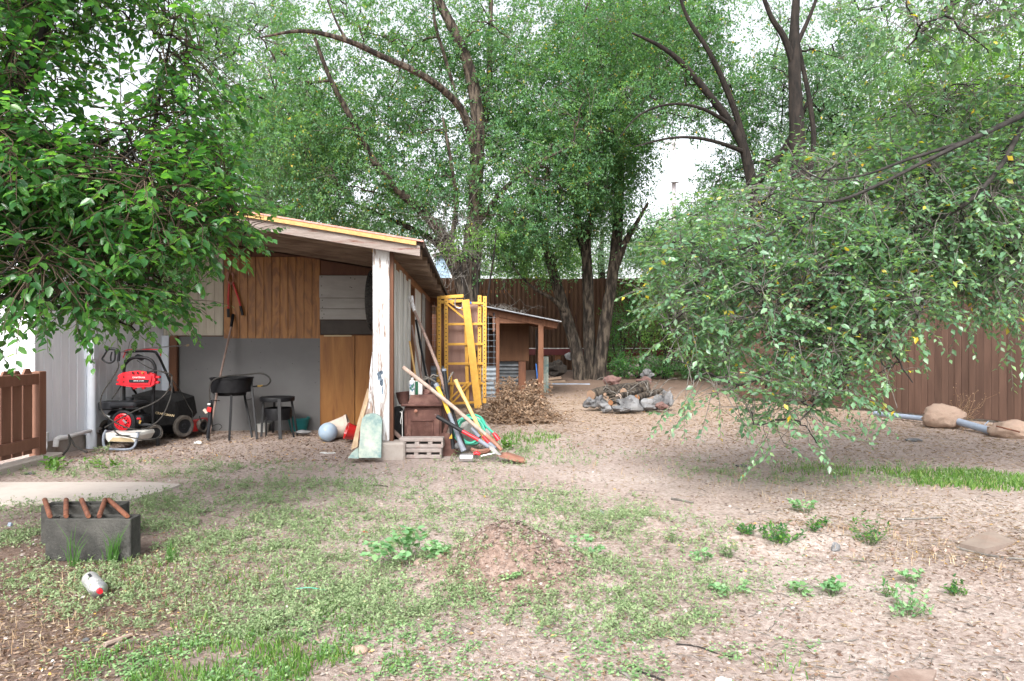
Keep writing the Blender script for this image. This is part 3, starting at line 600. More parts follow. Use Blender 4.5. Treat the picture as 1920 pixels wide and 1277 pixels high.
# corrugated iron low walls
def corr(name, mt, x0, x1, z0, z1, Y, horiz=True, pitch=.076, amp=.010, parent=None, th=0):
    bb = MB()
    if horiz:
        n = max(2, int((z1 - z0) / pitch * 6)); 
        for i in range(n + 1):
            z = z0 + (z1 - z0) * i / n; o = amp * math.sin(2 * math.pi * z / pitch); bb.v += [Vector((x0, Y + o, z)), Vector((x1, Y + o, z))]
    else:
        n = max(2, int((x1 - x0) / pitch * 6))
        for i in range(n + 1):
            x = x0 + (x1 - x0) * i / n; o = amp * math.sin(2 * math.pi * x / pitch); bb.v += [Vector((x, Y + o, z0)), Vector((x, Y + o, z1))]
    bb.f = [(2 * i, 2 * i + 1, 2 * i + 3, 2 * i + 2) for i in range(n)]
    return bb.build(name, M[mt], parent, smooth=True)
corr('corrugated_sheet', 'galvanised', XC(903), XC(931), 0, ZC(686), CY + .05, parent=coop, amp=.014, pitch=.085)
corr('corrugated_sheet', 'galvanised', XC(800), XC(860), 0, ZC(686), CY + .05, parent=coop, amp=.014, pitch=.085)
corr('corrugated_sheet', 'dark_metal_sheet', XC(936, 13.2), XC(974, 13.2), 0, ZC(678, 13.2), 13.2, parent=coop, amp=.012, pitch=.07)
# right side wall of the coop: board below, mesh-covered grey sheet above
bb = MB(); x = XC(1014) - .03; bb.box((x, CY + .85, .42), (.02, 1.6, .84)); bb.build('side_board', M['coop_panel'], coop)
bb = MB(); bb.box((x, CY + .85, 1.05), (.012, 1.6, .40)); bb.build('side_sheet', M['dark_metal_sheet'], coop)
bb = MB(); bb.box((XC(870), CY + 1.6, .8), (2.0, .02, 1.5)); bb.build('rear_board', M['ply_dark'], coop)
# wire mesh: thin rods
def wiremesh(x0, x1, z0, z1, Y, st):
    bb = MB(); x = x0
    while x <= x1: bb.bar((x, Y, z0), (x, Y, z1), .004, .004); x += st
    z = z0
    while z <= z1: bb.bar((x0, Y, z), (x1, Y, z), .004, .004); z += st
    return bb
tag(wiremesh(XC(905), XC(930), .0, ZC(586), CY - .04, .102).build('wire_mesh', M['galvanised'], coop), kind='stuff')
tag(wiremesh(XC(804), XC(826), .0, ZC(560), CY - .04, .102).build('wire_mesh', M['galvanised'], coop), kind='stuff')
tag(wiremesh(XC(862), XC(902), .0, ZC(575), CY - .04, .102).build('wire_mesh', M['galvanised'], coop), kind='stuff')
bb = MB(); bb.bar(P(1008, 712, 12.9), P(1005, 682, 12.9), .025, .02); tag(bb.build('plastic_strip', mat('blue_strip', rgb(.02, .12, .40), rough=.5)), 'narrow bright blue strip standing just inside the right side of the coop doorway', 'strip')
bb = MB(); bb.box((XC(1023, 13.4), 13.4, .36), (.11, .05, .70), None, .01); tag(bb.build('stone_slab', M['foam_slab']), 'pale greenish slab standing on end beside the right post of the coop', 'slab')

# ------------------------------------------------------------------ back fence of corrugated sheets
FY = 21.0
bf = thing('metal_fence', 'tall brown corrugated metal fence across the back of the yard', 'fence', (2, FY, .1))
x = -4.6; top = CH + (HZ - 522) * FY / FP
while x < 9.0:
    wd = .92; tj = top + random.uniform(-.025, .02)
    corr('corrugated_panel', 'rust_fence', x - .03, x + wd, .12, tj, FY + (.03 if int((x + 50) / wd) % 2 else 0), False, .132, .026, bf); x += wd
for z in (.6, 2.5): MB().bar((-4.6, FY + .07, z), (9, FY + .07, z), .05, .09).build('rail', M['brown_beam'], bf)
# maroon rail in front of it
rr = thing('rail_barrier', 'low dark red rail with white edge standing in front of the metal fence', 'barrier', (3, 19.4, .1))
bb = MB(); bb.box((XC(1170, 19.4) + .4, 19.4, .70), (XC(1420, 19.4) - XC(1000, 19.4), .05, .17), None, .005); bb.build('rail', M['red_dark'], rr)
bb = MB(); bb.box((XC(1170, 19.4) + .4, 19.4, .80), (XC(1420, 19.4) - XC(1000, 19.4), .04, .02)); bb.build('edge_strip', M['label_white'], rr)
for px in (1010, 1046, 1098, 1190, 1290, 1390): MB().box((XC(px, 19.5), 19.5, .33), (.16, .10, .66), None, .005).build('post', M['brown_beam'], rr)
# low rock wall below it
rwl = thing('dry_stone_wall', 'low rough wall of brown stones under the shrubs at the back', 'wall', (4.5, 18.4, .1))
random.seed(21)
for row in range(3):
    x = 2.75 + row * .1
    while x < 7.3:
        wd = random.uniform(.22, .42); bb = MB(); bb.lump((x + wd / 2, 18.4 + random.uniform(-.05, .05), .13 + row * .19), (wd / 2, .17, .105), seed=random.random() * 50, sub=2, amp=.16); bb.build('stone', M['rock_red'] if random.random() < .5 else M['foundation'], rwl, smooth=True); x += wd * .97

# ------------------------------------------------------------------ right fence, vertical boards
RF0, RF1 = Vector((7.2, 6.5, 0)), Vector((3.95, 11.95, 0))
rf = thing('board_fence', 'brown stained vertical board fence along the right side of the yard', 'fence', RF1)
rd = (RF1 - RF0).normalized(); Lr = (RF1 - RF0).length; d = 0; random.seed(5)
while d < Lr:
    wd = random.choice([.078, .085, .085, .092]); c = RF0 + rd * (d + wd / 2) + Vector((0, 0, .95 + random.uniform(-.006, .006))) + Vector((rd.y, -rd.x, 0)) * random.choice([0, .003, -.004])
    board('fence_board', M['fence_brown'], rf, (round(wd - .003, 3), .02, 1.84), frame(c, rd, (0, 0, 1)), .003, local=False); d += wd
nrm = Vector((rd.y, -rd.x, 0)); off = -nrm if nrm.dot(Vector((-1, -1, 0))) > 0 else nrm
for z in (.35, 1.5): MB().bar(RF0 + off * .04 + Vector((0, 0, z)), RF1 + off * .04 + Vector((0, 0, z)), .04, .09).build('rail', M['fence_brown'], rf)

# neighbour house, utility pole far behind
nh = thing('neighbour_house', 'pale blue house glimpsed beyond the metal fence, just right of the shed roof', 'house', (-2.6, 30, 0))
M['pale_blue'] = mat('pale_blue', rgb(.24, .34, .44), rgb(.28, .38, .48), rough=.7)
for k in range(24): MB().box((-2.45, 30 - (.004 if k % 2 else 0), .3 + k * .19), (1.7, .04, .185), None, .01).build('siding_board', M['pale_blue'], nh)
MB().box((-2.45, 31.6, 2.4), (1.68, 3.0, 4.6)).build('wall', M['pale_blue'], nh)
bb = MB(); bb.prism([(-3.45, 29.7, 4.7), (-1.45, 29.7, 4.7), (-2.45, 29.7, 5.0)], (0, 4, 0)); bb.build('roof', M['shake'], nh)
wf = MB().box((-2.35, 29.95, 3.5), (.6, .06, .9)).build('window', M['white_plastic'], nh); MB().box((-2.35, 29.915, 3.5), (.48, .02, .78)).build('pane', M['dark_strip'], wf)
M['pole_grey'] = mat('pole_grey', rgb(.34, .32, .33), rgb(.42, .40, .41), rough=.9)
M['pole_pale'] = mat('pole_pale', rgb(.50, .60, .66), rough=.6)
up = thing('utility_pole', 'distant utility pole with a pale transformer seen through the gap in the trees', 'utility pole', (10.5, 45, 0))
bb = MB(); bb.tube([(10.5, 45, 0), (10.5, 45, 14.2)], [.17, .13], 12); bb.build('pole', M['pole_grey'], up, smooth=True)
MB().box((10.5, 44.9, 13.8), (1.3, .1, .12), None, .01).build('crossarm', M['pole_grey'], up)
bb = MB(); bb.tube([(10.5, 44.65, 11.2), (10.5, 44.65, 12.3)], .27, 16); bb.build('transformer', M['pole_pale'], up, smooth=True)
# ------------------------------------------------------------------ things in the open bay
def smooth_pts(pts, n=6):
    """Catmull-Rom through the points"""
    pts = [Vector(p) for p in pts]; out = []
    for i in range(len(pts) - 1):
        a = pts[max(i - 1, 0)]; b = pts[i]; c = pts[i + 1]; d = pts[min(i + 2, len(pts) - 1)]
        for k in range(n):
            t = k / n; out.append(.5 * ((2 * b) + (c - a) * t + (2 * a - 5 * b + 4 * c - d) * t * t + (3 * b - a - 3 * c + d) * t ** 3))
    out.append(pts[-1]); return out
RX = lambda a: Matrix.Rotation(math.radians(a), 4, 'X')
RY = lambda a: Matrix.Rotation(math.radians(a), 4, 'Y')
RZ = lambda a: Matrix.Rotation(math.radians(a), 4, 'Z')
def wheel(parent, c, r, wd, rot, tyre='dusty_rubber', rim='black_plastic'):
    T = Matrix.Translation(c) @ rot; h = wd / 2
    t = MB().lathe([(r * .66, -h * .8), (r * .9, -h), (r, -h * .6), (r, h * .6), (r * .9, h), (r * .66, h * .8)], 24, T).build('tyre', M[tyre], None, smooth=True)
    wl = t; wl.name = 'wheel'; WM[wl.name] = Matrix.Identity(4); wl.parent = parent; wl.matrix_basis = wm(parent).inverted(); WM[wl.name] = Matrix.Identity(4)
    MB().lathe([(0.001, h * .5), (r * .2, h * .7), (r * .25, h * .3), (r * .62, h * .35), (r * .68, h * .8), (r * .68, -h * .8), (r * .6, -h * .35), (r * .2, -h * .6), (.001, -h * .5)], 20, T).build('rim', M[rim], wl, smooth=True)
    return wl

# lawn mower
mw = thing('lawn_mower', 'black and red push lawn mower with a grass bag, parked behind the pressure washer', 'lawn mower', (-3.4, 7.25, 0))
Ym = 7.25
bb = MB(); top = [(247, 741, 7.0), (302, 744, 7.0), (332, 753, 7.15), (338, 786, 7.15), (328, 797, 7.1), (296, 799, 6.95), (268, 778, 6.9)]
f = [P(*p) for p in top]; bk = [p + Vector((.02, .34, .03)) for p in f]; n = len(f); ctr = sum(f, Vector()) / n
f2 = [ctr + (p - ctr) * .93 + Vector((0, -.03, 0)) for p in f]
bb.add(f2 + f + bk, [tuple(range(n))[::-1]] + [(i, (i + 1) % n, n + (i + 1) % n, n + i) for i in range(n)] + [(n + i, n + (i + 1) % n, 2 * n + (i + 1) % n, 2 * n + i) for i in range(n)] + [tuple(2 * n + i for i in range(n))])
bag = bb.build('grass_bag', M['black_cloth'], mw)
nrmb = (f2[2] - f2[0]).cross(f2[4] - f2[0]).normalized(); nrmb = nrmb if nrmb.y < 0 else -nrmb
text('lettering', 'CRAFTSMAN', .032, frame(P(309, 777, 6.94) , (f2[3] - f2[0]).normalized() * .2 + Vector((1, .1, -.12)), (-.12, -1, .1)), M['label_tan'], mw)
bb = MB(); bb.tube(smooth_pts([P(224, 671, 7.1), P(229, 660, 7.1), P(240, 659.5, 7.1), P(285, 659, 7.1), P(295, 665, 7.1), P(305, 684, 7.15), P(320, 719, 7.2), P(330, 747, 7.3)], 4), .0125, 10)
bb.tube(smooth_pts([P(224, 671, 7.1), P(232, 690, 7.15), P(246, 722, 7.2), P(256, 740, 7.3)], 4), .0125, 10); bb.build('handle', M['black_paint'], mw, smooth=True)
MB().tube(smooth_pts([P(228, 676, 7.08), P(234, 664, 7.08), P(240, 656, 7.08), P(294, 655.5, 7.08), P(301, 659, 7.08), P(301, 667, 7.1)], 4), .005, 8).build('bail_bar', M['red_plastic'], mw, smooth=True)
bb = MB(); bb.lump(P(341, 765, 7.35), (.055, .10, .05), 4, 2, .06); bb.build('engine_cover', M['red_plastic'], mw, smooth=True)
bb = MB(); bb.box(P(345, 780, 7.38), (.10, .18, .05), None, .01); bb.build('engine', M['black_plastic'], mw)
bb = MB(); bb.prism([P(338, 800, 7.3), P(352, 790, 7.25), (P(364, 790, 7.35)), P(368, 809, 7.35), P(345, 809, 7.25)], (.0, .34, 0)); bb.build('deck', M['red_paint'], mw)
bb = MB(); bb.box(P(320, 800, 7.45), (.30, .40, .10), None, .02); bb.build('deck_body', M['black_plastic'], mw)
wheel(mw, P(344, 799, 7.15), .112, .05, RZ(-28) @ RY(90)); wheel(mw, P(379, 798, 7.45), .072, .05, RZ(-15) @ RY(90)); wheel(mw, P(280, 803, 7.2), .10, .05, RZ(-20) @ RY(90))
bb = MB(); bb.tube([P(376, 790, 7.4), P(374, 780, 7.4)], .006, 8); bb.build('lever', M['black_plastic'], mw)
bb = MB(); bb.tube(smooth_pts([P(257, 676, 7.05), P(280, 690, 7.05), P(312, 702, 7.1), P(335, 728, 7.2), P(352, 758, 7.3), P(361, 775, 7.3), P(359, 788, 7.3), P(355, 793, 7.3)], 5), .004, 6); bb.build('control_cable', M['rubber'], mw, smooth=True)
MB().box(P(262, 670, 7.08), (.09, .05, .05), RY(20), .015).build('control_box', M['black_plastic'], mw)

# pressure washer
pw = thing('pressure_washer', 'red and black petrol pressure washer with white base tray and looped hoses by the downspout', 'pressure washer', (-3.7, 6.62, 0))
Yw = 6.55
bb = MB(); hoop = [P(232, 812, 6.75), P(232.5, 748, 6.75), P(232.6, 694, 6.75), P(238, 679, 6.75), P(251, 671, 6.75), P(272, 671, 6.75), P(285, 677, 6.75), P(291, 690, 6.75), P(290.5, 710, 6.75), P(287.5, 740, 6.75), P(286.5, 815, 6.75)]
bb.tube(smooth_pts(hoop, 5), .0145, 12); bb.build('handle', M['black_paint'], pw, smooth=True)
bb = MB(); pl = [(228, 702), (236, 698), (248, 696), (262, 694.5), (279, 697), (294, 701.5), (296, 712), (294, 720), (287, 725), (259, 726.3), (230, 722), (227, 712)]
bb.prism([P(a, b, 6.70) for a, b in pl][::-1], (0, -.05, 0)); panel = bb.build('red_panel', M['red_plastic'], pw)
bb = MB(); pl = [(238, 705), (285, 705), (282, 721), (242, 721)]; bb.prism([P(a, b, 6.645) for a, b in pl][::-1], (0, -.008, 0)); bb.build('panel_face', M['red_plastic'], panel)
for a, b in ((225.5, 706), (224, 713), (222.5, 720), (297, 707), (295.5, 717)): MB().box(P(a, b, 6.68), (.035, .04, .022), None, .004).build('hose_hook', M['red_plastic'], panel)
for a, b in ((253, 728), (269.5, 728)): MB().box(P(a, b, 6.68), (.03, .03, .018), None, .004).build('hose_hook', M['red_plastic'], panel)
bb = MB(); bb.prism([P(a, b, 6.634) for a, b in ((241, 711.5), (279.5, 712), (277.5, 717.5), (242.5, 717.5))][::-1], (0, -.002, 0)); bb.build('stripe', M['black_plastic'], panel)
text('lettering', 'CRAFTSMAN', .021, frame(P(260, 708, 6.630), (1, 0, 0), (0, -1, 0)), M['label_white'], panel, ex=.0015)
text('lettering', '3300 PSI  2.4 GPM', .013, frame(P(260, 714.4, 6.628), (1, 0, 0), (0, -1, 0)), M['label_white'], panel, ex=.001)
for a, mt in ((249, 'black_plastic'), (258, 'black_plastic'), (267, 'brass'), (277, 'black_plastic')): MB().tube([P(a, 697.5, 6.68), P(a, 699.5, 6.63)], .009, 10).build('nozzle', M[mt], panel)
for a, b in ((232, 707), (232, 716), (289, 707), (289, 716)): MB().tube([P(a, b, 6.66), P(a, b, 6.645)], .006, 8).build('bolt', M['black_plastic'], panel)
bb = MB(); bb.box(P(242, 757.5, 6.66), (.26, .26, .055), None, .02); bb.lathe([(.035, 0), (.035, .03), (.02, .035)], 16, Matrix.Translation(P(243, 751, 6.62)), True); bb.build('fuel_tank', M['black_plastic'], pw, smooth=True)
bb = MB(); bb.box(P(204.5, 760, 6.62), (.135, .16, .082), None, .014); bb.build('air_filter', M['black_plastic'], pw)
bb = MB(); bb.box(P(236, 787, 6.78), (.24, .26, .20), None, .03); bb.build('engine', M['black_plastic'], pw)
bb = MB(); T = Matrix.Translation(P(233.5, 790.5, 6.60)) @ RX(90)
bb.lathe([(.112, -.06), (.112, .02), (.095, .035), (.084, .03), (.084, -.02)], 30, T); bb.build('fan_shroud', M['black_plastic'], pw, smooth=True)
fan = MB().lathe([(.082, .012), (.080, .036), (.072, .040), (.070, .034)], 30, T).build('recoil_cover', M['red_plastic'], pw, smooth=True)
bb = MB()
for k in range(11):
    a = 2 * math.pi * k / 11; bb.bar(T @ Vector((.028 * math.cos(a), .028 * math.sin(a), .036)), T @ Vector((.075 * math.cos(a + .18), .075 * math.sin(a + .18), .036)), .008, .008)
for r in (.045, .06): bb.lathe([(r, .034), (r + .005, .040), (r + .009, .034)], 24, T)
bb.lathe([(.03, .03), (.03, .040), (.001, .042)], 16, T); bb.build('grille', M['red_plastic'], fan)
MB().box(P(233.5, 790.5, 6.55), (.045, .004, .02), RY(45), .002).build('badge', M['steel'], fan)
MB().lathe([(.082, .0), (.001, .0)], 20, T).build('fan_back', M['black_paint'], fan)
bb = MB(); pl = [(193, 815), (197, 811.5), (257, 813), (259, 818), (252, 829.5), (203, 828), (196, 821)]
bb.prism([P(a, b, 6.40) for a, b in pl][::-1], (0, .30, 0)); tray = bb.build('base_tray', M['white_plastic'], pw)
bb = MB(); pl = [(215, 815), (246, 816), (242, 817.5), (218, 816.6)]; bb.prism([P(a, b, 6.397) for a, b in pl][::-1], (0, -.003, 0)); bb.build('tray_slot', M['black_plastic'], tray)
bb = MB(); pl = [(212, 820), (246, 822), (252, 828.6), (205, 827.3)]; bb.prism([P(a, b, 6.397) for a, b in pl][::-1], (0, -.004, 0)); bb.build('tray_step', M['label_tan'], tray)
bb = MB(); bb.tube(smooth_pts([P(198, 808, 6.42), P(194, 818, 6.38), P(194, 832, 6.36), P(199, 840, 6.36), P(212, 842.5, 6.36), P(240, 842.5, 6.36), P(251, 838, 6.36), P(256, 826, 6.38), P(259, 812, 6.42)], 5), .0115, 10)
bb.tube([P(256, 812, 6.42), P(287, 812, 6.75)], .0115, 8); bb.tube([P(198, 808, 6.42), P(232, 812, 6.75)], .0115, 8); bb.build('base_frame', M['grey_fibre'], pw, smooth=True)
wheel(pw, P(289, 812, 6.75), .082, .045, RZ(-35) @ RY(90)); wheel(pw, P(200, 803, 6.80), .082, .045, RZ(-35) @ RY(90))
bb = MB(); bb.tube([P(296, 822, 6.7), P(296, 836, 6.7)], .016, 10); bb.tube([P(289, 812, 6.75), P(200, 803, 6.8)], .008, 8); bb.build('axle', M['black_paint'], pw)
bb = MB(); bb.box(P(266, 786, 6.68), (.10, .16, .09), None, .02); bb.tube([P(262, 795, 6.6), P(285, 797, 6.6)], .014, 10); bb.tube([P(262, 772, 6.6), P(262, 763, 6.6)], .008, 8); bb.build('pump', M['black_plastic'], pw, smooth=True)
MB().tube([P(258, 785, 6.58), P(262, 785, 6.56)], .010, 10).build('valve', M['red_plastic'], pw); MB().tube([P(262, 793, 6.58), P(263, 789, 6.56)], .010, 10).build('fitting', M['brass'], pw)
MB().tube([P(206, 782, 6.6), P(196, 778, 6.58)], .012, 8).build('muffler', M['steel'], pw)
def hz(pts, r=.0065): return MB().tube(smooth_pts([P(a / 6.08 + 180, b / 6.08 + 640, y) for a, b, y in pts], 5), r, 8)
hz([(250, 225, 6.6), (252, 300, 6.58), (180, 430, 6.55), (80, 580, 6.5), (50, 700, 6.48), (85, 820, 6.46), (200, 912, 6.42), (350, 985, 6.4), (500, 1005, 6.4), (620, 970, 6.42), (745, 870, 6.45), (830, 700, 6.5), (866, 560, 6.6), (862, 420, 6.65)]).build('hose', M['rubber'], pw, smooth=True)
hz([(100, 985, 6.42), (300, 868, 6.42), (450, 790, 6.42), (640, 712, 6.44), (770, 625, 6.5), (850, 500, 6.55), (866, 390, 6.65)]).build('hose', M['rubber'], pw, smooth=True)
hz([(205, 1010, 6.38), (260, 1060, 6.36), (400, 1095, 6.34), (560, 1120, 6.36), (690, 1105, 6.4), (745, 1040, 6.5), (720, 960, 6.6)]).build('hose', M['rubber'], pw, smooth=True)
hz([(290, 500, 6.72), (250, 560, 6.72), (180, 660, 6.65)], .006).build('hose', M['rubber'], pw, smooth=True)
hz([(590, 352, 6.66), (700, 335, 6.62), (830, 365, 6.62), (868, 400, 6.65)], .006).build('hose', M['rubber'], pw, smooth=True)
gun = hz([(115, 105, 6.6), (160, 85, 6.6), (235, 95, 6.6), (262, 130, 6.6), (255, 225, 6.6)], .014).build('spray_gun', M['black_plastic'], pw, smooth=True)
hz([(125, 110, 6.6), (95, 160, 6.6), (72, 205, 6.6), (120, 240, 6.6), (170, 246, 6.6), (210, 215, 6.6), (218, 150, 6.6), (212, 110, 6.6)], .0085).build('grip', M['black_plastic'], gun, smooth=True)
hz([(182, 120, 6.6), (168, 180, 6.6), (172, 228, 6.6)], .007).build('trigger', M['black_plastic'], gun, smooth=True)
ln = hz([(262, 128, 6.6), (500, 90, 6.9), (760, 66, 7.2), (1052, 46, 7.5)], .005).build('wand', M['steel'], pw, smooth=True)
MB().tube([P(350, 648, 7.48), P(353.5, 647.3, 7.52)], .011, 10).build('nozzle', M['label_tan'], ln)

# gas burner stand with pot
bs = thing('burner_stand', 'tall black gas burner on four thin legs with a hose looping over it', 'burner', (-2.95, 7.3, 0))
Yb = 7.30; c0 = P(435, 720, Yb)
ztop, zbot, zpan = P(0, 707.5, Yb).z, P(0, 734, Yb).z, P(0, 741, Yb).z
T = Matrix.Translation((c0.x, Yb + .0, 0)); R = .212
MB().lathe([(R - .02, zbot + .01), (R - .012, ztop - .004), (R + .006, ztop), (R + .006, ztop - .012), (R - .003, ztop - .016), (R - .008, zbot), (.13, zbot)], 36, T).build('burner_ring', M['black_paint'], bs, smooth=True)
MB().lathe([(.145, zbot + .003), (.140, zpan), (.001, zpan)], 30, T).build('drip_pan', M['black_paint'], bs, smooth=True)
MB().lathe([(.04, ztop - .07), (.10, ztop - .03), (.10, ztop - .02), (.001, ztop - .02)], 20, T).build('burner_head', M['rust_blade'], bs, smooth=True)
for (a, b, ya), (c, d, yc) in (((402, 722, 7.22), (390, 825, 7.05)), ((434, 741, 7.12), (430, 817, 7.06)), ((458, 738, 7.42), (473, 820, 7.25)), ((471, 714, 7.30), (482, 819, 7.12))):
    q = P(c, d, yc); q.z = .0; bb = MB(); bb.bar(P(a, b, ya), q, .020, .012, up=(0, 1, 0)); bb.build('leg', M['black_paint'], bs)
MB().tube([P(460, 751, 7.3), P(474, 747, 7.25)], .004, 6).build('brace', M['black_paint'], bs); MB().tube([P(396, 751, 7.15), P(412, 751, 7.3)], .004, 6).build('brace', M['black_paint'], bs)
MB().tube(smooth_pts([P(398, 800, 7.08), P(396, 770, 7.05), P(393, 745, 7.04), P(394, 722, 7.05), P(403, 711, 7.05), P(425, 705, 7.1), P(455, 703, 7.15), P(488, 700, 7.15), P(503, 706, 7.15), P(507, 715, 7.15), P(500, 722.5, 7.2), P(490, 724, 7.25)], 6), .0085, 8).build('gas_hose', M['rubber'], bs, smooth=True)
MB().tube([P(493, 723.5, 7.24), P(484, 724, 7.28)], .011, 10).build('fitting', M['brass'], bs); MB().tube([P(484, 724, 7.28), P(472, 725, 7.3)], .009, 10).build('pipe', M['black_paint'], bs)
MB().tube([P(396, 750, 7.03), P(395, 775, 7.02), P(392, 800, 7.0), P(389, 822, 7.0)], [.012, .02, .016, .012], 10, jag=.15).build('regulator', M['black_plastic'], bs)
MB().box(P(392, 768, 6.99), (.045, .012, .05), RY(12), .004).build('tag', M['red_paint'], bs); MB().box(P(392, 758, 6.99), (.03, .012, .02), RY(5), .003).build('tag', M['label_white'], bs); MB().box(P(385, 771, 6.99), (.05, .004, .03), RY(50), .001).build('tag', M['clay_pot'], bs)
MB().tube(smooth_pts([P(400, 798, 7.05), P(410, 795, 7.1), P(416, 800, 7.12), P(411, 806, 7.1)], 5), .004, 6).build('wire', M['rubber'], bs)

# low round burner stand
ls = thing('round_stand', 'low round black stand with a shallow ring between its legs, right of the taller burner', 'stand', (-2.5, 7.4, 0))
Yl = 7.42; cx = P(520, 750, Yl).x; zt = P(0, 744, Yl).z; T = Matrix.Translation((cx, Yl, 0)); R = .178
MB().lathe([(.001, zt - .004), (R - .01, zt - .006), (R, zt), (R + .003, zt - .006), (R + .001, zt - .042), (R - .006, zt - .044)], 36, T).build('top_ring', M['black_paint'], ls, smooth=True)
z1, z2 = P(0, 765, Yl).z, P(0, 786, Yl).z; r2 = .142
MB().lathe([(r2 - .004, z1), (r2, z1 + .003), (r2 + .002, z1 - .004), (r2, z2), (.05, z2)], 30, Matrix.Translation((cx + .01, Yl, 0))).build('lower_ring', M['black_paint'], ls, smooth=True)
for (a, b, ya), (c, ya2) in (((494, 752, 7.4), (490, 7.3)), ((523.5, 755, 7.25), (525.5, 7.14)), ((546, 752, 7.42), (558, 7.38)), ((515, 752, 7.6), (512, 7.66))):
    p = P(a, b, ya); q = P(c, 818, ya2); q.z = 0; p.z = zt - .012; MB().bar(p, q, .022 if c != 525.5 else .034, .010, up=(0, 1, 0)).build('leg', M['black_paint'], ls)
for a, c in ((499, 499), (545, 551)): p = P(a, 783, 7.3); q = P(c, 815, 7.3); q.z = 0; MB().bar(p, q, .018, .008, up=(0, 1, 0)).build('leg', M['black_paint'], ls)

def potm(prof, T, n=30): return MB().lathe(prof, n, T)
p = P(493, 800, 7.75); wbk = potm([(.062, 0), (.072, .085), (.076, .09), (.076, .098), (.068, .098), (.060, .01), (.001, .008)], Matrix.Translation((p.x, p.y, 0)) @ Matrix.Scale(.95, 4)).build('small_pail', M['white_plastic'], smooth=True); tag(wbk, 'small white plastic pail standing behind the low round stand', 'pail')
p = P(560, 800, 7.78); potm([(.085, 0), (.115, .13), (.118, .135), (.126, .137), (.126, .158), (.118, .158), (.108, .13), (.08, .012), (.001, .01)], Matrix.Translation((p.x, p.y, 0))).build('plant_pot', M['teal'], smooth=True)
tag(bpy.data.objects['plant_pot'], 'teal plastic plant pot on the dirt behind the low round stand', 'pot')
# ball
bc = P(615, 811, 7.0); bc.z = .096; M['ball'] = mat('ball', rgb(.34, .42, .50), rgb(.26, .35, .46), rough=.6, scale=9, patch=rgb(.62, .50, .06), pscale=11, pthr=.60, coords='obj')
nn_ = M['ball'].node_tree
bb = MB().lathe([(.0955 * math.sin(math.pi * i / 18) + .0001, -.0955 * math.cos(math.pi * i / 18)) for i in range(19)], 28, Matrix.Translation(bc)); bl = bb.build('ball', M['ball'], smooth=True); tag(bl, 'pale blue scuffed ball with yellow marks beside the tipped pots', 'ball')
# tipped pots
T = Matrix.Translation(P(628, 806, 7.15)) @ RZ(8) @ RY(74); T.translation.z = .105
potm([(.001, -.10), (.082, -.10), (.108, .12), (.115, .125), (.115, .15), (.104, .15), (.100, .12), (.078, -.09), (.001, -.09)], T).build('tipped_pot', M['clay_pot'], smooth=True)
tag(bpy.data.objects['tipped_pot'], 'beige woven-textured flower pot tipped on its side behind the ball', 'pot')
T = Matrix.Translation(P(667, 810, 6.95)) @ RZ(20) @ RY(-72); T.translation.z = .09
potm([(.001, -.09), (.055, -.09), (.085, .08), (.090, .10), (.082, .10), (.076, .08), (.05, -.08), (.001, -.08)], T).build('red_pot', M['red_glaze'], smooth=True)
tag(bpy.data.objects['red_pot'], 'glossy red pot lying between the beige pot and the leaning planks', 'pot')

# bolt cutter hanging on the plywood
WYf = lambda px: SW(SU(px, VB), VB - .03).y
bcut = thing('hanging_bolt_cutter', 'red-handled bolt cutter hanging open on the orange plywood', 'bolt cutter', P(430, 520, 7.7))
def W(px, py, o=.0): return P(px, py, SW(SU(px, VB), VB).y - .02 - o)
MB().tube([W(429.5, 528), W(428, 560), W(428, 580)], .012, 10).build('handle', M['red_paint'], bcut, smooth=True)
MB().tube([W(436, 528), W(446, 556), W(451.5, 575)], .012, 10).build('handle', M['red_paint'], bcut, smooth=True)
MB().tube([W(427.8, 579), W(428.5, 595)], .0155, 10).build('grip', M['black_plastic'], bcut, smooth=True); MB().tube([W(451, 574), W(455, 591)], .0155, 10).build('grip', M['black_plastic'], bcut, smooth=True)
bb = MB(); bb.prism([W(a, b, .012) for a, b in ((424, 512), (428, 508), (430, 514), (429, 520), (427, 527), (431, 530), (434, 530), (438, 526), (436, 520), (433, 514), (436, 509), (438, 515), (438, 528), (433, 534), (427, 530), (424, 522))], (0, .02, 0)); bb.build('jaws', M['rust_blade'], bcut)
# long black-gripped bar leaning on the wallboard
lb = thing('leaning_bar', 'long dark steel bar with a black grip leaning against the grey wallboard behind the burner', 'bar', P(395, 815, 7.3))
MB().tube([P(433.5, 613, 7.72), P(414, 700, 7.5), P(391, 823, 7.15)], .0115, 8).build('shaft', M['tool_wood_dark'], lb, smooth=True)
MB().tube([P(437, 590, 7.80), P(433.4, 613, 7.72)], .016, 10).build('grip', M['black_plastic'], lb, smooth=True)
# tyre hanging inside by the post
ty = thing('knobby_tyre', 'narrow knobby black tyre hanging edge-on just inside the white corner post', 'tyre', P(698, 564, 6.95))
T = Matrix.Translation(P(704, 564, 6.95)) @ RY(90); Rt = .295
pr = [(Rt - .06, -.035), (Rt - .02, -.05), (Rt - .004, -.045), (Rt, -.02), (Rt, .02), (Rt - .004, .045), (Rt - .02, .05), (Rt - .06, .035), (Rt - .06, -.035)]
MB().lathe(pr, 48, T).build('carcass', M['rubber'], ty, smooth=True)
bb = MB()
for k in range(44):
    a = 2 * math.pi * k / 44
    for s, o in ((-.03, 0), (0, .5), (.03, 0)):
        aa = a + o * 2 * math.pi / 44; q = T @ Matrix.Rotation(aa, 4, 'Z'); bb.box((0, 0, 0), (.014, .026, .022), q @ Matrix.Translation((Rt + .003, 0, s)))
tag(bb.build('knobs', M['rubber'], ty), kind='stuff')
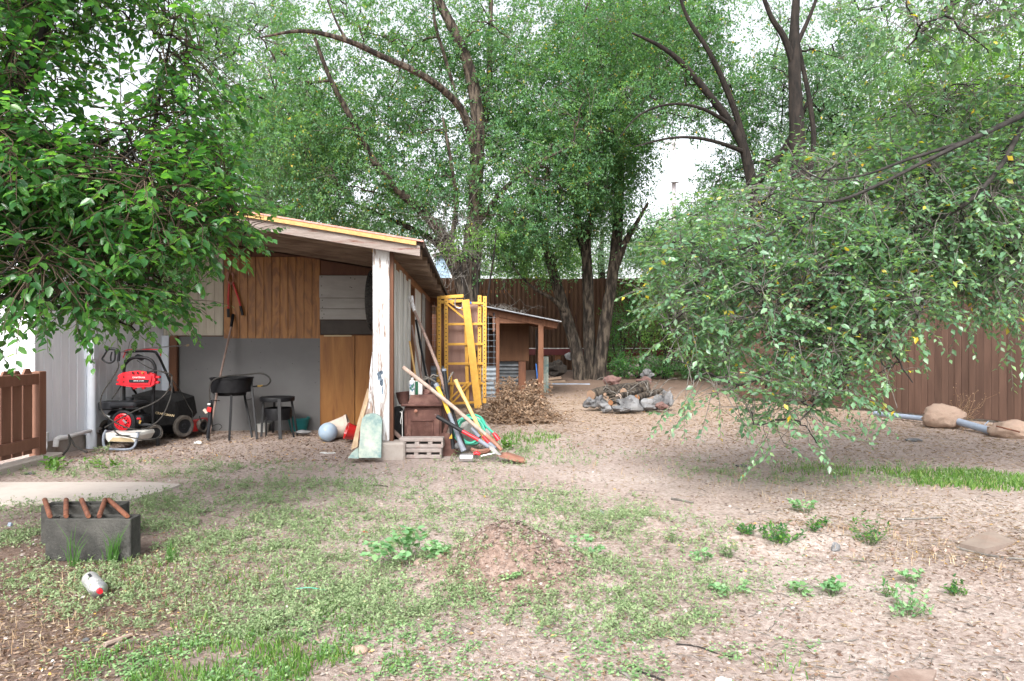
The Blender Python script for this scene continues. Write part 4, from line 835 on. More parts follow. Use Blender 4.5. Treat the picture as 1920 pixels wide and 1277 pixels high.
# planks leaning against the post, rounded pale slab in front
def lean(name, label, cat, mt, quad, depth=.02, group=None):
    bb = MB(); bb.prism([P(*q) for q in quad], (0, depth, 0)); o = bb.build(name, M[mt]); return tag(o, label, cat, group)
lean('leaning_plank', 'weathered tan plank, front one of those leaning on the left side of the white post', 'plank', 'leaning_board', [(689, 728, 6.1), (694, 737, 6.1), (673, 812, 5.9), (670, 838, 5.82), (658, 843, 5.82), (671, 790, 5.95)], .025)
lean('leaning_plank', 'short pinkish board wedged upright between the white post and the tan plank', 'plank', 'tool_wood', [(688, 757, 6.06), (697, 745, 6.06), (698, 778, 6.02), (686, 800, 6.0), (683, 790, 6.0)], .02)
lean('leaning_plank', 'narrow bare-edged white board rising beside the left edge of the white post', 'plank', 'white_post', [(698, 660, 6.10), (699, 760, 6.05), (690, 768, 6.03), (693, 700, 6.08)], .015)
lean('wood_wedge', 'small white wedge-shaped offcut on the dirt at the foot of the leaning planks', 'offcut', 'foam_slab', [(672, 838, 5.85), (672, 860, 5.75), (652, 859, 5.75), (660, 848, 5.8)], .03)
bb = MB(); pl = [(672, 858.5), (676, 800), (679, 785), (685, 778), (695, 775.5), (705, 777), (713, 782), (716, 790), (715, 820), (714, 858.5)]
f = []
for a, b in pl: t = (858.5 - b) / 83; f.append(P(a, b, 5.78 + .14 * t))
bb.prism(f[::-1], (0, .045, 0)); tag(bb.build('rounded_slab', M['foam_slab']), 'round-topped pale slab with blue-green stains leaning on the foot of the white post', 'slab')
bb = MB(); bb.box(P(618, 851, 5.9) + Vector((0, 0, .006)), (.10, .03, .006), RZ(20), .002); bb.box(P(606, 850, 5.95) + Vector((0, 0, .006)), (.05, .04, .006), RZ(-10), .002); tag(bb.build('plastic_scrap', M['label_white']), 'thin pale plastic scrap on the dirt in front of the ball', 'scrap')
tag(MB().lump(P(371, 834, 6.8) + Vector((0, 0, .02)), (.035, .02, .018), 5, 2, .4).build('paper_scrap', M['label_white']), 'crumpled white scrap on the dirt in front of the mower wheel', 'scrap')
tag(MB().lump(P(569, 812, 7.4) + Vector((0, 0, .01)), (.08, .06, .025), 9, 2, .2).build('flat_stone', M['rock_grey'], smooth=True), 'flat grey stone on the bay floor in front of the teal pot', 'stone')

# ------------------------------------------------------------------ stove and what lies round it
st = thing('wood_stove', 'rusty brown cast-iron wood stove outside beside the white post', 'stove', (-.78, 6.25, 0))
def cub(px0, px1, py0, py1, Y, dp, mt, name, parent, bev=.006, sm=False):
    a = P(px0, py1, Y); b = P(px1, py0, Y); bb = MB(); bb.box(((a.x + b.x) / 2, Y + dp / 2, (a.z + b.z) / 2), (b.x - a.x, dp, b.z - a.z), None, bev); return bb.build(name, M[mt], parent)
cub(757.5, 828, 763, 826, 6.15, .42, 'rust', 'body', st, .01)
bb = MB(); y0, y1 = 6.10, 6.60
a0, a1, b0, b1 = P(751, 763, y0), P(829, 763, y0), P(756, 757, y0 + .02), P(827, 757, y0 + .02)
bb.box(((a0.x + a1.x) / 2, 6.35, (a0.z + b0.z) / 2), (a1.x - a0.x, .50, .022), None, .008); bb.build('top_plate', M['rust'], st)
bb = MB(); z0 = P(0, 757.5, 6.10).z; z1 = P(0, 741, 6.18).z; xa, xb = P(765, 0, 6.12).x, P(826, 0, 6.12).x; xc, xd = P(770, 0, 6.2).x, P(815, 0, 6.2).x
bb.add([(xa, 6.12, z0), (xb, 6.12, z0), (xb, 6.56, z0), (xa, 6.56, z0), (xc, 6.20, z1), (xd, 6.20, z1), (xd, 6.5, z1), (xc, 6.5, z1)], [(0, 1, 5, 4), (1, 2, 6, 5), (2, 3, 7, 6), (3, 0, 4, 7), (4, 5, 6, 7), (3, 2, 1, 0)]); bb.build('hood', M['rust'], st)
bb = MB(); bb.tube([P(758, 757, 6.35), P(756, 746, 6.35), P(755, 735, 6.35)], [.045, .055, .065], 20, cap=False); bb.build('flue_collar', M['rust'], st, smooth=True)
door = cub(763, 824, 768, 822, 6.135, .02, 'rust', 'door', st, .004)
bb = MB()
for (a, b, c, d) in ((770, 787.8, 813, 789.5), (770, 787.8, 771.5, 822), (811.5, 787.8, 813, 822), (770, 820.5, 813, 822)):
    p = P(a, d, 6.13); q = P(c, b, 6.13); bb.box(((p.x + q.x) / 2, 6.131, (p.z + q.z) / 2), (q.x - p.x, .012, q.z - p.z), None, .002)
bb.build('door_frame', M['rust'], door)
# cast lattice on door panel
bb = MB(); p = P(772, 821, 6.13); q = P(811, 790, 6.13); nx, nz = 17, 14
for i in range(nx):
    for j in range(nz):
        x = p.x + (q.x - p.x) * (i + .5 + (.5 if j % 2 else 0)) / (nx + .5); z = p.z + (q.z - p.z) * (j + .5) / nz
        bb.add([(x - .0045, 6.1345, z), (x, 6.1345, z - .0045), (x + .0045, 6.1345, z), (x, 6.1345, z + .0045), (x, 6.127, z)], [(0, 1, 4), (1, 2, 4), (2, 3, 4), (3, 0, 4)])
tag(bb.build('lattice', M['rust'], door), kind='stuff')
MB().lathe([(.006, 0), (.006, .02), (.015, .026), (.016, .038), (.008, .046), (.001, .047)], 16, Matrix.Translation(P(780.5, 770, 6.135)) @ RX(90)).build('knob', M['rust_blade'], door, smooth=True)
MB().lathe([(.006, 0), (.006, .015), (.014, .02), (.012, .03), (.001, .032)], 14, Matrix.Translation(P(764.5, 815, 6.135)) @ RX(90)).build('latch', M['rust'], st, smooth=True)
bb = MB(); bb.tube(smooth_pts([P(830, 755, 6.2), P(836, 770, 6.2), P(838, 795, 6.2), P(834, 812, 6.2), P(838, 826, 6.2)], 4), [.02] * 17, 8); bb.build('side_flange', M['rust'], st, smooth=True)
for a in (761, 825): MB().tube([P(a, 826, 6.2), P(a, 858, 6.2)], [.02, .014], 8).build('leg', M['rust'], st)
# cans on the stove
Zs = P(0, 741, 6.3).z
def can(px, Y, r, h, z, body, top=None):
    x = P(px, 0, Y).x; T = Matrix.Translation((x, Y, z)); return MB().lathe([(.001, 0), (r, 0), (r, h * .78), (r * .92, h * .82), (r * .45, h * .86), (r * .45, h), (.001, h)], 22, T)
zc_ = P(0, 741, 6.2).z
c1 = can(773, 6.24, .027, .155, zc_ - .0, None).build('spray_can', M['label_white'], smooth=True); tag(c1, 'white aerosol can with a green and blue label on top of the rusty stove', 'can')
MB().lathe([(.0275, .03), (.0275, .11)], 22, Matrix.Translation((P(773, 0, 6.24).x, 6.24, zc_))).build('label_band', mat('can_label', rgb(.04, .16, .08), rgb(.10, .16, .40), rgb(.70, .72, .70), rough=.4, scale=55, ramp=(.42, .48, .54)), c1, smooth=True)
bb = MB(); x = P(785, 0, 6.26).x; bb.box((x, 6.26, zc_ + .062), (.062, .035, .124), RZ(25), .004); c2 = tag(bb.build('solvent_tin', M['label_white']), 'rectangular white and dark green solvent tin next to the aerosol can', 'tin')
bb = MB(); bb.box((x - .018, 6.245, zc_ + .062), (.022, .034, .118), RZ(25), .002); bb.build('label_band', mat('tin_green', rgb(.02, .10, .05), rough=.4), c2)
MB().tube([(x, 6.26, zc_ + .124), (x, 6.26, zc_ + .14)], .010, 12).build('cap', M['red_plastic'], c2)
tag(MB().lump(P(800, 735, 6.35), (.05, .04, .03), 3, 2, .3).build('rusty_lump', M['rust'], smooth=True), 'lumpy rusty iron fragment behind the cans on the stove', 'scrap')
# pale branches behind the stove
bb = MB()
for pts in ([(793, 712, 6.6), (806, 709, 6.6), (818, 706, 6.62), (826, 700, 6.6)], [(796, 706, 6.6), (808, 711, 6.6), (820, 719, 6.6)], [(839, 718, 6.5), (845, 705, 6.5), (850, 697, 6.5)], [(806, 709, 6.6), (812, 703, 6.6), (822, 706, 6.6)]):
    bb.tube(smooth_pts([P(*p) for p in pts], 4), .008, 6, jag=.2)
tag(bb.build('dead_branch', M['twig_grey'], smooth=True), 'pale crooked dead branch sticking up behind the stove and tools', 'branch')
# black bag / bin between post and stove
bb = MB(); bb.lump(P(743, 798, 6.35), (.085, .12, .18), 8, 3, .14); tag(bb.build('black_bag', M['black_cloth'], smooth=True), 'black bag sagging in the gap between the white post and the stove', 'bag')
bb = MB(); bb.bar(P(728, 737, 6.2), P(738, 742, 6.2), .012, .012); bb.bar(P(728, 744, 6.2), P(738, 749, 6.2), .012, .012); bb.bar(P(733, 739, 6.2), P(733, 748, 6.2), .012, .012); bb.bar(P(737, 742, 6.2), P(737, 749, 6.2), .012, .012); tag(bb.build('metal_bracket', M['steel']), 'small bright metal bracket sticking out behind the white post', 'bracket')
bb = MB(); bb.bar(P(731, 802, 6.2), P(752, 822, 6.15), .03, .03, bev=.004); tag(bb.build('wood_offcut', M['tool_wood_dark']), 'dark wooden stick lying slantwise between the post and the stove', 'stick')
bb = MB(); bb.tube(smooth_pts([P(750, 772, 6.1), P(753, 775, 6.1), P(751, 790, 6.1), P(752, 795, 6.1)], 4), .003, 6); bb.tube([P(754, 770, 6.1), P(754.5, 822, 6.1)], .0035, 6); tag(bb.build('white_cord', M['label_white']), 'thin pale cord dangling at the left side of the stove', 'cord')
# two long concrete blocks with slots, stacked against the stove
def slotblock(name, label, x0, x1, z0, z1, Y, dp, mt, group):
    root = thing(name, label, 'concrete block', ((x0 + x1) / 2, Y, z0), 0, group); bb = MB(); W_ = x1 - x0; H_ = z1 - z0; ns = 3
    # face with three real slots: built of rails and webs
    sx = W_ * .20; sz = H_ * .24; zm = (z0 + z1) / 2
    bb.box(((x0 + x1) / 2, Y + dp / 2, z0 + (H_ - sz) / 4), (W_, dp, (H_ - sz) / 2), None, .006); bb.box(((x0 + x1) / 2, Y + dp / 2, z1 - (H_ - sz) / 4), (W_, dp, (H_ - sz) / 2), None, .006)
    gaps = [x0 + W_ * (.155 + .30 * k) for k in range(3)]; edges = [x0 + .001] + sum([[g, g + sx] for g in gaps], []) + [x1 - .001]
    for k in range(0, len(edges), 2): bb.box(((edges[k] + edges[k + 1]) / 2, Y + dp / 2 + .0005, zm), (edges[k + 1] - edges[k], dp - .002, sz + .002))
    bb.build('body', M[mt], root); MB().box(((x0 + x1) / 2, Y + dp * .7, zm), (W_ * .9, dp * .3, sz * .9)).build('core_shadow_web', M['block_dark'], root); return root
xa, xb = P(748, 0, 6.0).x, P(831, 0, 6.0).x
slotblock('slotted_block', 'upper of two slotted concrete blocks stacked in front of the stove', xa, xb, .088, .176, 6.00, .12, 'block_light', 'slotted concrete blocks')
slotblock('slotted_block', 'lower slotted concrete block, muddy, under another in front of the stove', xa + .0, xb - .012, 0, .086, 5.98, .14, 'block_light', 'slotted concrete blocks')
bb = MB(); T = Matrix.Translation(P(834, 838, 6.15)) @ RX(70) @ RY(20); bb.lathe([(.001, 0), (.12, 0), (.125, .012), (.12, .02), (.001, .015)], 28, T); tag(bb.build('rusty_disc', M['rust'], smooth=True), 'round rusty iron lid leaning behind the right end of the slotted blocks', 'lid')

# hand tools heaped right of the stove
def shaft(name, mt, pts, r, parent, n=10): return MB().tube([P(*p) for p in pts], r, n).build(name, M[mt], parent, smooth=True)
t = thing('long_handled_bar', 'long grey-brown handled bar with a flared white tip, tallest of the tools by the stove', 'tool', P(838, 740, 6.4))
shaft('shaft', 'tool_wood_dark', [(777, 583, 6.75), (800, 636, 6.65), (822, 690, 6.55), (838, 742, 6.45), (843, 775, 6.4), (848, 815, 6.35)], [.013, .015, .016, .017, .016, .015], t)
bb = MB(); bb.tube([P(769.5, 556, 6.8), P(772, 566, 6.79), P(777, 584, 6.75)], [.028, .022, .014], 10); bb.build('tip', M['white_post'], t, smooth=True)
t = thing('shovel', 'long wooden-handled shovel slanting across the pile with its rusty blade on the grass', 'shovel', P(960, 852, 5.9))
shaft('handle', 'tool_wood', [(755.5, 688.5, 6.0), (800, 723, 5.98), (850, 763, 5.95), (880, 789, 5.92), (912, 816, 5.88)], [.018, .017, .017, .017, .016], t)
shaft('ferrule', 'rust_blade', [(911, 815, 5.885), (930, 833, 5.84), (940, 844, 5.82)], [.019, .017, .015], t)
bb = MB(); bl_ = []; a = P(937, 843, 5.84); e = P(983, 857, 5.70); a.z = .055; e.z = .012; dx = (e - a).normalized(); sy = Vector((dx.y, -dx.x, 0)).normalized(); L2 = (e - a).length
rows = [(0, .03), (.12, .085), (.5, .092), (.8, .075), (.95, .04), (1, .005)]
for t_, hw in rows:
    for s in (-1, -.5, 0, .5, 1): bl_.append(a + dx * L2 * t_ + sy * hw * s + Vector((0, 0, .02 * s * s)))
bb.add(bl_, [(5 * i + k, 5 * i + k + 1, 5 * i + k + 6, 5 * i + k + 5) for i in range(5) for k in range(4)])
bo = bb.build('blade', M['rust_blade'], t, smooth=True); so = bo.modifiers.new('thick', 'SOLIDIFY'); so.thickness = .004
t = thing('sledge_hammer', 'sledgehammer with a yellow and grey fibreglass handle, head down on the grass', 'sledgehammer', P(875, 853, 5.8))
shaft('yellow_sleeve', 'yellow_fibre', [(819, 724, 6.05), (829, 744, 6.02), (842, 775, 5.97)], [.019, .016, .018], t)
shaft('handle', 'grey_fibre', [(841, 772, 5.975), (852, 800, 5.92), (864, 832, 5.85), (870, 846, 5.83)], [.017, .017, .021, .026], t)
shaft('collar', 'grey_fibre', [(817, 720, 6.06), (820, 726, 6.05)], [.022, .023], t)
bb = MB(); a = P(862.5, 853, 5.82); e = P(889, 848, 5.80); a.z = .035; e.z = .038; bb.tube([a, a + (e - a) * .08, e - (e - a) * .08, e], [.030, .036, .036, .028], 8); bb.build('head', M['steel'], t)
t = thing('threaded_bar', 'thick black threaded bar standing between the sledgehammer and the shovel', 'bar', P(850, 842, 6.0))
shaft('bar', 'black_plastic', [(833, 695, 6.15), (842, 765, 6.08), (850, 842, 6.0)], [.0175, .017, .017], t, 14)
bb = MB(); a, e = P(833, 697, 6.15), P(838, 740, 6.105)
for k in range(16): q = a + (e - a) * k / 16; bb.tube([q, q + (e - a).normalized() * .006], .0205, 12)
tag(bb.build('thread', M['black_plastic'], t), kind='stuff'); shaft('cap', 'grey_fibre', [(832.6, 691.5, 6.15), (833, 695.5, 6.15)], [.019, .021], t)
t = thing('pry_bar', 'thin dark steel bar lying against the green hose beneath the shovel handle', 'bar', P(872, 838, 5.9))
shaft('bar', 'black_paint', [(846, 760, 6.05), (855, 792, 6.0), (868, 826, 5.93), (873, 840, 5.9)], [.012, .012, .011, .008], t)
t = thing('pickaxe', 'pickaxe with a smooth yellow wooden handle upright and a rusty head on the ground', 'pickaxe', P(905, 843, 5.95))
shaft('handle', 'tool_wood_yellow', [(854, 712, 6.15), (858, 722, 6.14), (875, 755, 6.08), (893, 792, 6.02), (912, 834, 5.95)], [.021, .018, .016, .017, .021], t)
bb = MB(); pts = [P(883, 842, 6.02), P(896, 846.5, 5.96), P(910, 846, 5.93), P(922, 841, 5.9)]; bb.tube(smooth_pts(pts, 4), [.010] + [.018] * 3 + [.021] * 7 + [.014, .010], 6); bb.build('head', M['rust_blade'], t)
t = thing('bolt_cutter', 'large bolt cutter with black and red handles lying across the tool pile', 'bolt cutter', P(930, 850, 5.75))
shaft('grip', 'black_plastic', [(819, 780.5, 5.85), (867, 808.5, 5.80)], .0175, t); shaft('handle', 'red_plastic', [(866, 808, 5.80), (899, 826, 5.77)], .0155, t); shaft('arm', 'grey_fibre', [(898, 825.5, 5.77), (917, 838, 5.75)], [.019, .018], t)
shaft('grip', 'grey_fibre', [(885.5, 803, 5.95), (899, 820, 5.9)], .0175, t); shaft('handle', 'red_plastic', [(906, 818, 5.9), (919, 833, 5.85)], .0155, t); shaft('arm', 'grey_fibre', [(918, 832, 5.85), (929, 842, 5.80)], [.019, .018], t)
bb = MB(); bb.prism([P(a, b, 5.74) for a, b in ((916, 835), (924, 837), (932, 846), (940, 853), (936, 854), (926, 849), (918, 842))], (0, .02, 0)); bb.build('jaws', M['steel'], t)
# canvas sack with green hose coil
tag(MB().lump(P(884, 806, 6.35), (.17, .14, .13), 12, 3, .22).build('canvas_sack', M['sack'], smooth=True), 'off-white canvas sack behind the green hose coil', 'sack')
hs_ = thing('garden_hose', 'bright green garden hose coiled over the pale sack, with a red nozzle', 'hose', P(882, 840, 6.15))
pts = []; random.seed(9); cc = P(882, 806, 6.12)
for k in range(0, 6 * 14 + 5):
    a = 2 * math.pi * k / 14; rr_ = .128 + .012 * math.sin(k * .37) - .004 * (k // 14); ti = .06 * math.sin(a) + .012 * (k // 14)
    pts.append(Vector((cc.x + rr_ * 1.02 * math.cos(a) + .012 * math.sin(k * .21), cc.y - .02 * (k // 14) + .03 * math.sin(a), max(.03, cc.z + rr_ * .95 * math.sin(a) + .01 * math.cos(k * .5)))))
MB().tube(smooth_pts(pts, 2), .0095, 8).build('coil', M['hose_green'], hs_, smooth=True)
MB().tube(smooth_pts([P(902, 786, 6.1), P(912, 800, 6.05), P(921, 808, 6.02), P(926, 813, 6.0)], 5), .0095, 8).build('tail', M['hose_green'], hs_, smooth=True)
MB().tube([P(925, 812, 6.0), P(929, 817, 5.99), P(935, 825, 5.98)], [.013, .019, .022], 10).build('nozzle', M['red_plastic'], hs_, smooth=True)
bb = MB(); bb.tube([P(888, 851, 5.75), P(894, 849, 5.75), P(900, 852, 5.75)], [.012, .016, .013], 8, jag=.1); t = thing('screwdriver', 'screwdriver with a red handle lying on the grass by the sledgehammer head', 'screwdriver', P(890, 851, 5.75)); bb.build('handle', M['red_plastic'], t, smooth=True)
MB().tube([P(902, 855, 5.75), P(928, 849.5, 5.75)], .005, 8).build('blade', M['steel'], t)
bb = MB(); bb.prism([P(a, b, 5.98) for a, b in ((842, 822), (847, 813), (848, 823))], (0, .012, 0)); tag(bb.build('warning_tag', M['yellow_fibre']), 'small yellow triangular tag caught between the bars at the foot of the pile', 'tag')
tag(MB().lump(P(858, 836, 5.98), (.028, .028, .03), 5, 2, .1).build('small_stone', M['rock_grey'], smooth=True), 'small pale grey stone at the foot of the black threaded bar', 'stone')
# poles leaning in the dark side opening
G1 = None
for lab, mt, a, b, r in (('yellowish pole leaning inside the dark side opening of the shed', 'tool_wood_yellow', (768, 640, 7.5), (785, 742, 7.2), .011), ('brown pole leaning in the dark side opening, next to the yellow one', 'tool_wood_dark', (772, 610, 7.9), (795, 735, 7.5), .013),
                         ('black metal pipe leaning in the side opening, nearest the white door panel', 'black_paint', (780, 600, 8.3), (801, 715, 7.9), .014), ('thin grey bar leaning in the side opening behind the black pipe', 'old_wood', (786, 640, 8.6), (806, 725, 8.2), .012)):
    e = P(*b); d = (e - P(*a)).normalized(); e2 = e + d * (e.z / max(.05, -d.z)); tag(MB().tube([P(*a), e2], r, 8).build('leaning_pole', M[mt], smooth=True), lab, 'pole', 'poles leaning in the side opening')

# ------------------------------------------------------------------ yellow scaffold standing folded against the shed
sc = thing('folded_scaffold', 'yellow steel rolling scaffold stood folded on end with a plywood platform behind it', 'scaffold', P(865, 765, 10.4))
Yk = 10.35
def sbar(name, a, b, wd, th=.03, mt='scaffold_yellow', Y=Yk, Y2=None): bb = MB(); bb.bar(P(a[0], a[1], Y), P(b[0], b[1], Y2 or Y), wd, th, up=(0, 1, 0), bev=.003); return bb.build(name, M[mt], sc)
ups = [(823.5, 556, 765, 0), (836.5, 561, 764, -.02), (899.5, 554, 757, .04), (909, 555.5, 756, -.03)]
hb = MB()
for (x, a, b, dy) in ups:
    sbar('upright', (x, a), (x - (.6 if x > 850 else -.5), b), .055, .05, Y=Yk + dy)
    n = 27
    for k in range(n):
        q = P(x - (.6 if x > 850 else -.5) * k / n, a + 5 + (b - a - 9) * k / n, Yk + dy); hb.lathe([(.0095, 0), (.004, .001)], 8, Matrix.Translation(q + Vector((0, -.0275, 0))) @ RX(90), True)
tag(hb.build('punched_holes', M['dark_strip'], sc), kind='stuff')
sbar('rung', (825, 558), (869, 555), .05, .05); sbar('rung', (826, 566.5), (868, 564), .045, .05)
sbar('rung', (870, 568), (911, 569), .035, .05)
for y in (608, 645.5, 682, 719): sbar('rung', (837, y), (906, y - .5), .036, .036, Y=Yk - .01)
sbar('rung', (838, 757), (900, 754), .036, .04)
sbar('diagonal_brace', (834, 567), (871, 597), .028, .02, Y=Yk - .045); sbar('diagonal_brace', (845, 568), (871, 583), .024, .02, Y=Yk - .03)
sbar('diagonal_brace', (844, 760), (882, 719), .03, .02, Y=Yk - .045); sbar('diagonal_brace', (850, 720), (846, 758), .02, .02, Y=Yk - .02); sbar('diagonal_brace', (836, 755), (873, 721), .026, .02, Y=Yk - .07)
sbar('inner_post', (873, 575), (877, 757), .05, .04, Y=Yk + .02)
sbar('locking_arm', (873, 562), (897, 766), .11, .03, Y=Yk - .10, Y2=Yk - .16)
MB().tube(smooth_pts([P(854, 560, 10.25), P(853, 572, 10.25), P(857, 577, 10.25), P(866, 577, 10.25), P(867, 565, 10.25)], 4), .010, 8).build('spring_clip', M['steel'], sc, smooth=True)
MB().box(P(881, 568, 10.3), (.05, .055, .03), None, .003).build('blue_tape', mat('tape', rgb(.03, .16, .55), rough=.5), sc)
bb = MB(); a, b = P(837, 757, 10.45), P(901, 570, 10.45); bb.box(((a.x + b.x) / 2, 10.46, (a.z + b.z) / 2), (b.x - a.x, .014, b.z - a.z), None, .002); pf_ = bb.build('platform', M['platform_ply'], sc)
bb = MB(); pl = [P(892.5 + 2.6 * math.cos(t_ * math.pi / 8), 664 + (-3.5 if math.sin(t_ * math.pi / 8) < 0 else 3.5) + 2.6 * math.sin(t_ * math.pi / 8), 10.452) for t_ in range(16)]; bb.prism(pl, (0, -.003, 0)); bb.build('hand_hole', M['dark_strip'], pf_)
for (x) in (828, 903): MB().lathe([(.03, -.015), (.055, -.015), (.055, .015), (.03, .015), (.03, -.015)], 20, Matrix.Translation(P(x, 762, 10.5)) @ RY(80)).build('caster', M['rubber'], sc, smooth=True)
# second end frame of the scaffold behind
sbar('upright', (820.5, 575), (821, 760), .04, .03, Y=Yk + .10)
sbar('rung', (846, 700), (846.5, 760), .03, .03, Y=Yk + .03)
# ------------------------------------------------------------------ log pile on rocks
def log(name, label, pts, r, end='log_end', grp='cut logs heaped on the rocks'):
    o = thing(name, label, 'log', pts[0], 0, grp); sp = smooth_pts(pts, 5); n = len(sp)
    MB().tube(sp, [r * (1 - .12 * i / n) * random.uniform(.93, 1.05) for i in range(n)], 14, jag=.06).build('bark', M['bark_elm'], o, smooth=True)
    d = (Vector(sp[1]) - Vector(sp[0])).normalized(); MB().tube([Vector(sp[0]) - d * .006, Vector(sp[0]) + d * .01], r * .9, 18).build('cut_end', M[end], o); return o
random.seed(31)
log('log', 'largest log of the heap, its pale sawn end facing left', [P(1108, 741, 10.0), P(1135, 733, 10.25), P(1165, 731, 10.6), P(1190, 727, 10.9)], .082)
log('log', 'long upper log lying across the back of the heap with no cut end showing', [P(1150, 730, 10.9), P(1180, 726, 11.1), P(1214, 720, 11.3)], .075, 'bark_elm')
log('log', 'stubby log with a reddish sawn end near the middle of the heap', [P(1169, 734, 10.1), P(1190, 733, 10.5), P(1215, 730, 10.8)], .055)
log('log', 'forked log with a grey cut end in the centre front of the heap', [P(1160, 744, 9.85), P(1175, 740, 10.1), P(1196, 736, 10.5)], .052, 'tool_wood')
log('log', 'lowest log with an orange cut end resting on the ground among the rocks', [P(1145, 755, 9.65), P(1158, 748, 9.85), P(1172, 742, 10.2)], .042, 'log_end_orange')
log('log', 'right-hand log with a brown cut end above the pale rocks', [P(1194, 746, 9.9), P(1216, 739, 10.2), P(1240, 733, 10.6)], .050, 'log_end_orange')
log('log', 'small branch piece with a round pale end under the largest log', [P(1134.5, 739.5, 9.9), P(1150, 738, 10.2), P(1162, 736, 10.4)], .026)
log('log', 'smallest branch piece, just right of and below the round pale end', [P(1140, 746, 9.85), P(1151, 742, 10.0), P(1160, 740, 10.2)], .022)
def rock(label, px, py, Y, rad, seed, mt='rock_grey', amp=.42, cat='rock', grp=None):
    c = P(px, py, Y); rad = tuple(v * .88 for v in rad); c.z -= .02; o = MB().lump(c, rad, seed, 3, amp).build('rock', M[mt], smooth=True); return tag(o, label, cat, grp or 'rocks around the log heap')
rock('biggest pale rock, peaked, at the front of the log heap', 1180, 756, 9.7, (.19, .14, .13), 1)
rock('rounded pale rock right of the peaked one in front of the logs', 1217, 756, 9.9, (.14, .12, .095), 2)
rock('upright lumpy grey rock at the right end of the log heap', 1251, 746, 10.0, (.10, .12, .15), 3)
rock('low grey rock between the rounded one and the upright one', 1238, 752, 10.15, (.14, .12, .10), 6)
rock('dark grey rock under the sawn end of the largest log', 1124, 750, 10.0, (.11, .10, .09), 4)
rock('grey rock at the far left below the largest log', 1106, 753, 10.0, (.09, .10, .09), 5)
rock('flat grey rock behind the orange cut end at the front left', 1135, 760, 9.7, (.10, .09, .07), 7)
rock('broad flat grey rock half buried in front of the heap', 1163, 764, 9.6, (.14, .10, .05), 8)
rock('pinkish-red rock behind the log heap, left', 1148, 712, 13.5, (.17, .14, .12), 9, 'rock_red')
rock('dark red rock behind the log heap, right', 1207, 714, 13.0, (.14, .12, .10), 10, 'rock_red')
rock('small grey rock far back against the stone wall', 1214, 700, 16.5, (.16, .14, .12), 11)
rock('broken reddish stone lying in the twigs in front of the rounded rock', 1240, 758, 9.75, (.09, .07, .05), 12, 'rock_red')
bb = MB(); random.seed(12)
for k in range(46):
    px, py, Y = random.uniform(1130, 1250), random.uniform(722, 760), random.uniform(9.6, 10.6); p0 = P(px, py, Y); d = Vector((random.uniform(-1, 1), random.uniform(-.5, .5), random.uniform(-.2, .5))); L2 = random.uniform(.15, .45)
    p0.z = max(p0.z, .03); bb.tube(smooth_pts([p0, p0 + d * L2 * .5 + Vector((0, 0, random.uniform(0, .08))), p0 + d * L2], 3), [.006] * 4 + [.003] * 3, 5)
tag(bb.build('twigs', M['twig_grey']), 'thin bleached twigs tangled over the log heap', 'twigs', kind='stuff')
# junk under the rail behind the coop
junk = [('gnarled dark root mass under the red rail right of the coop', 1042, 690, 16.5, (.22, .2, .17), 21, 'bark_dark', .5), ('pale lump on top of the root mass behind the coop', 1066, 668, 17.5, (.09, .09, .10), 22, 'rock_grey', .3)]
for lab, px, py, Y, rad, sd_, mt, am in junk: tag(MB().lump(P(px, py, Y), rad, sd_, 3, am).build('root_mass' if sd_ == 21 else 'pale_stone', M[mt], smooth=True), lab, 'debris' if sd_ == 21 else 'stone')
tag(MB().tube([P(1018, 722, 15.6), P(1050, 722, 15.6), P(1106, 722.5, 15.6)], [.035, .035, .038], 10).build('plastic_pipe', M['pvc_grey'], smooth=True), 'long grey-green pipe lying on the ground between the coop and the tree', 'pipe')
for i, (a, b, Y, lab) in enumerate((((1022, 712), (1052, 708), 15.9, 'short weathered plank stacked above the grey pipe by the coop'), ((1015, 717), (1060, 715), 15.8, 'longer weathered plank directly above the grey pipe by the coop'))):
    bb = MB(); bb.bar(P(*a, Y), P(*b, Y), .12, .05, bev=.004); tag(bb.build('scrap_plank', M['rafter_wood']), lab, 'plank')

# ------------------------------------------------------------------ uprooted fence posts with concrete footings
fp = thing('uprooted_post', 'grey metal post whose round lump of concrete footing lies by the brown fence', 'post', G(1770, 802))
MB().tube([P(1640, 775, 9.3), P(1770, 789, 8.3)], .032, 12).build('pipe', M['pvc_grey'], fp, smooth=True)
MB().lump(P(1768, 783, 8.15), (.225, .19, .15), 31, 4, .13, None, .05).build('footing', M['footing'], fp, smooth=True)
fp = thing('uprooted_post', 'grey metal post with long concrete footing and rusty bar at the right edge', 'post', G(1890, 830))
MB().tube([P(1795, 790, 8.0), P(1868, 811, 7.4)], .040, 12).build('pipe', M['pvc_grey'], fp, smooth=True)
MB().lump(P(1908, 812, 7.35), (.28, .19, .13), 33, 4, .13, RY(8), .05).build('footing', M['footing'], fp, smooth=True)
MB().tube([P(1868, 799, 7.20), P(1912, 810, 7.14)], .008, 8).build('rusty_bar', M['rust_rod'], fp, smooth=True)
MB().tube([P(1846, 797, 7.3), P(1854, 789, 7.3)], .006, 6).build('wire', M['pvc_grey'], fp)
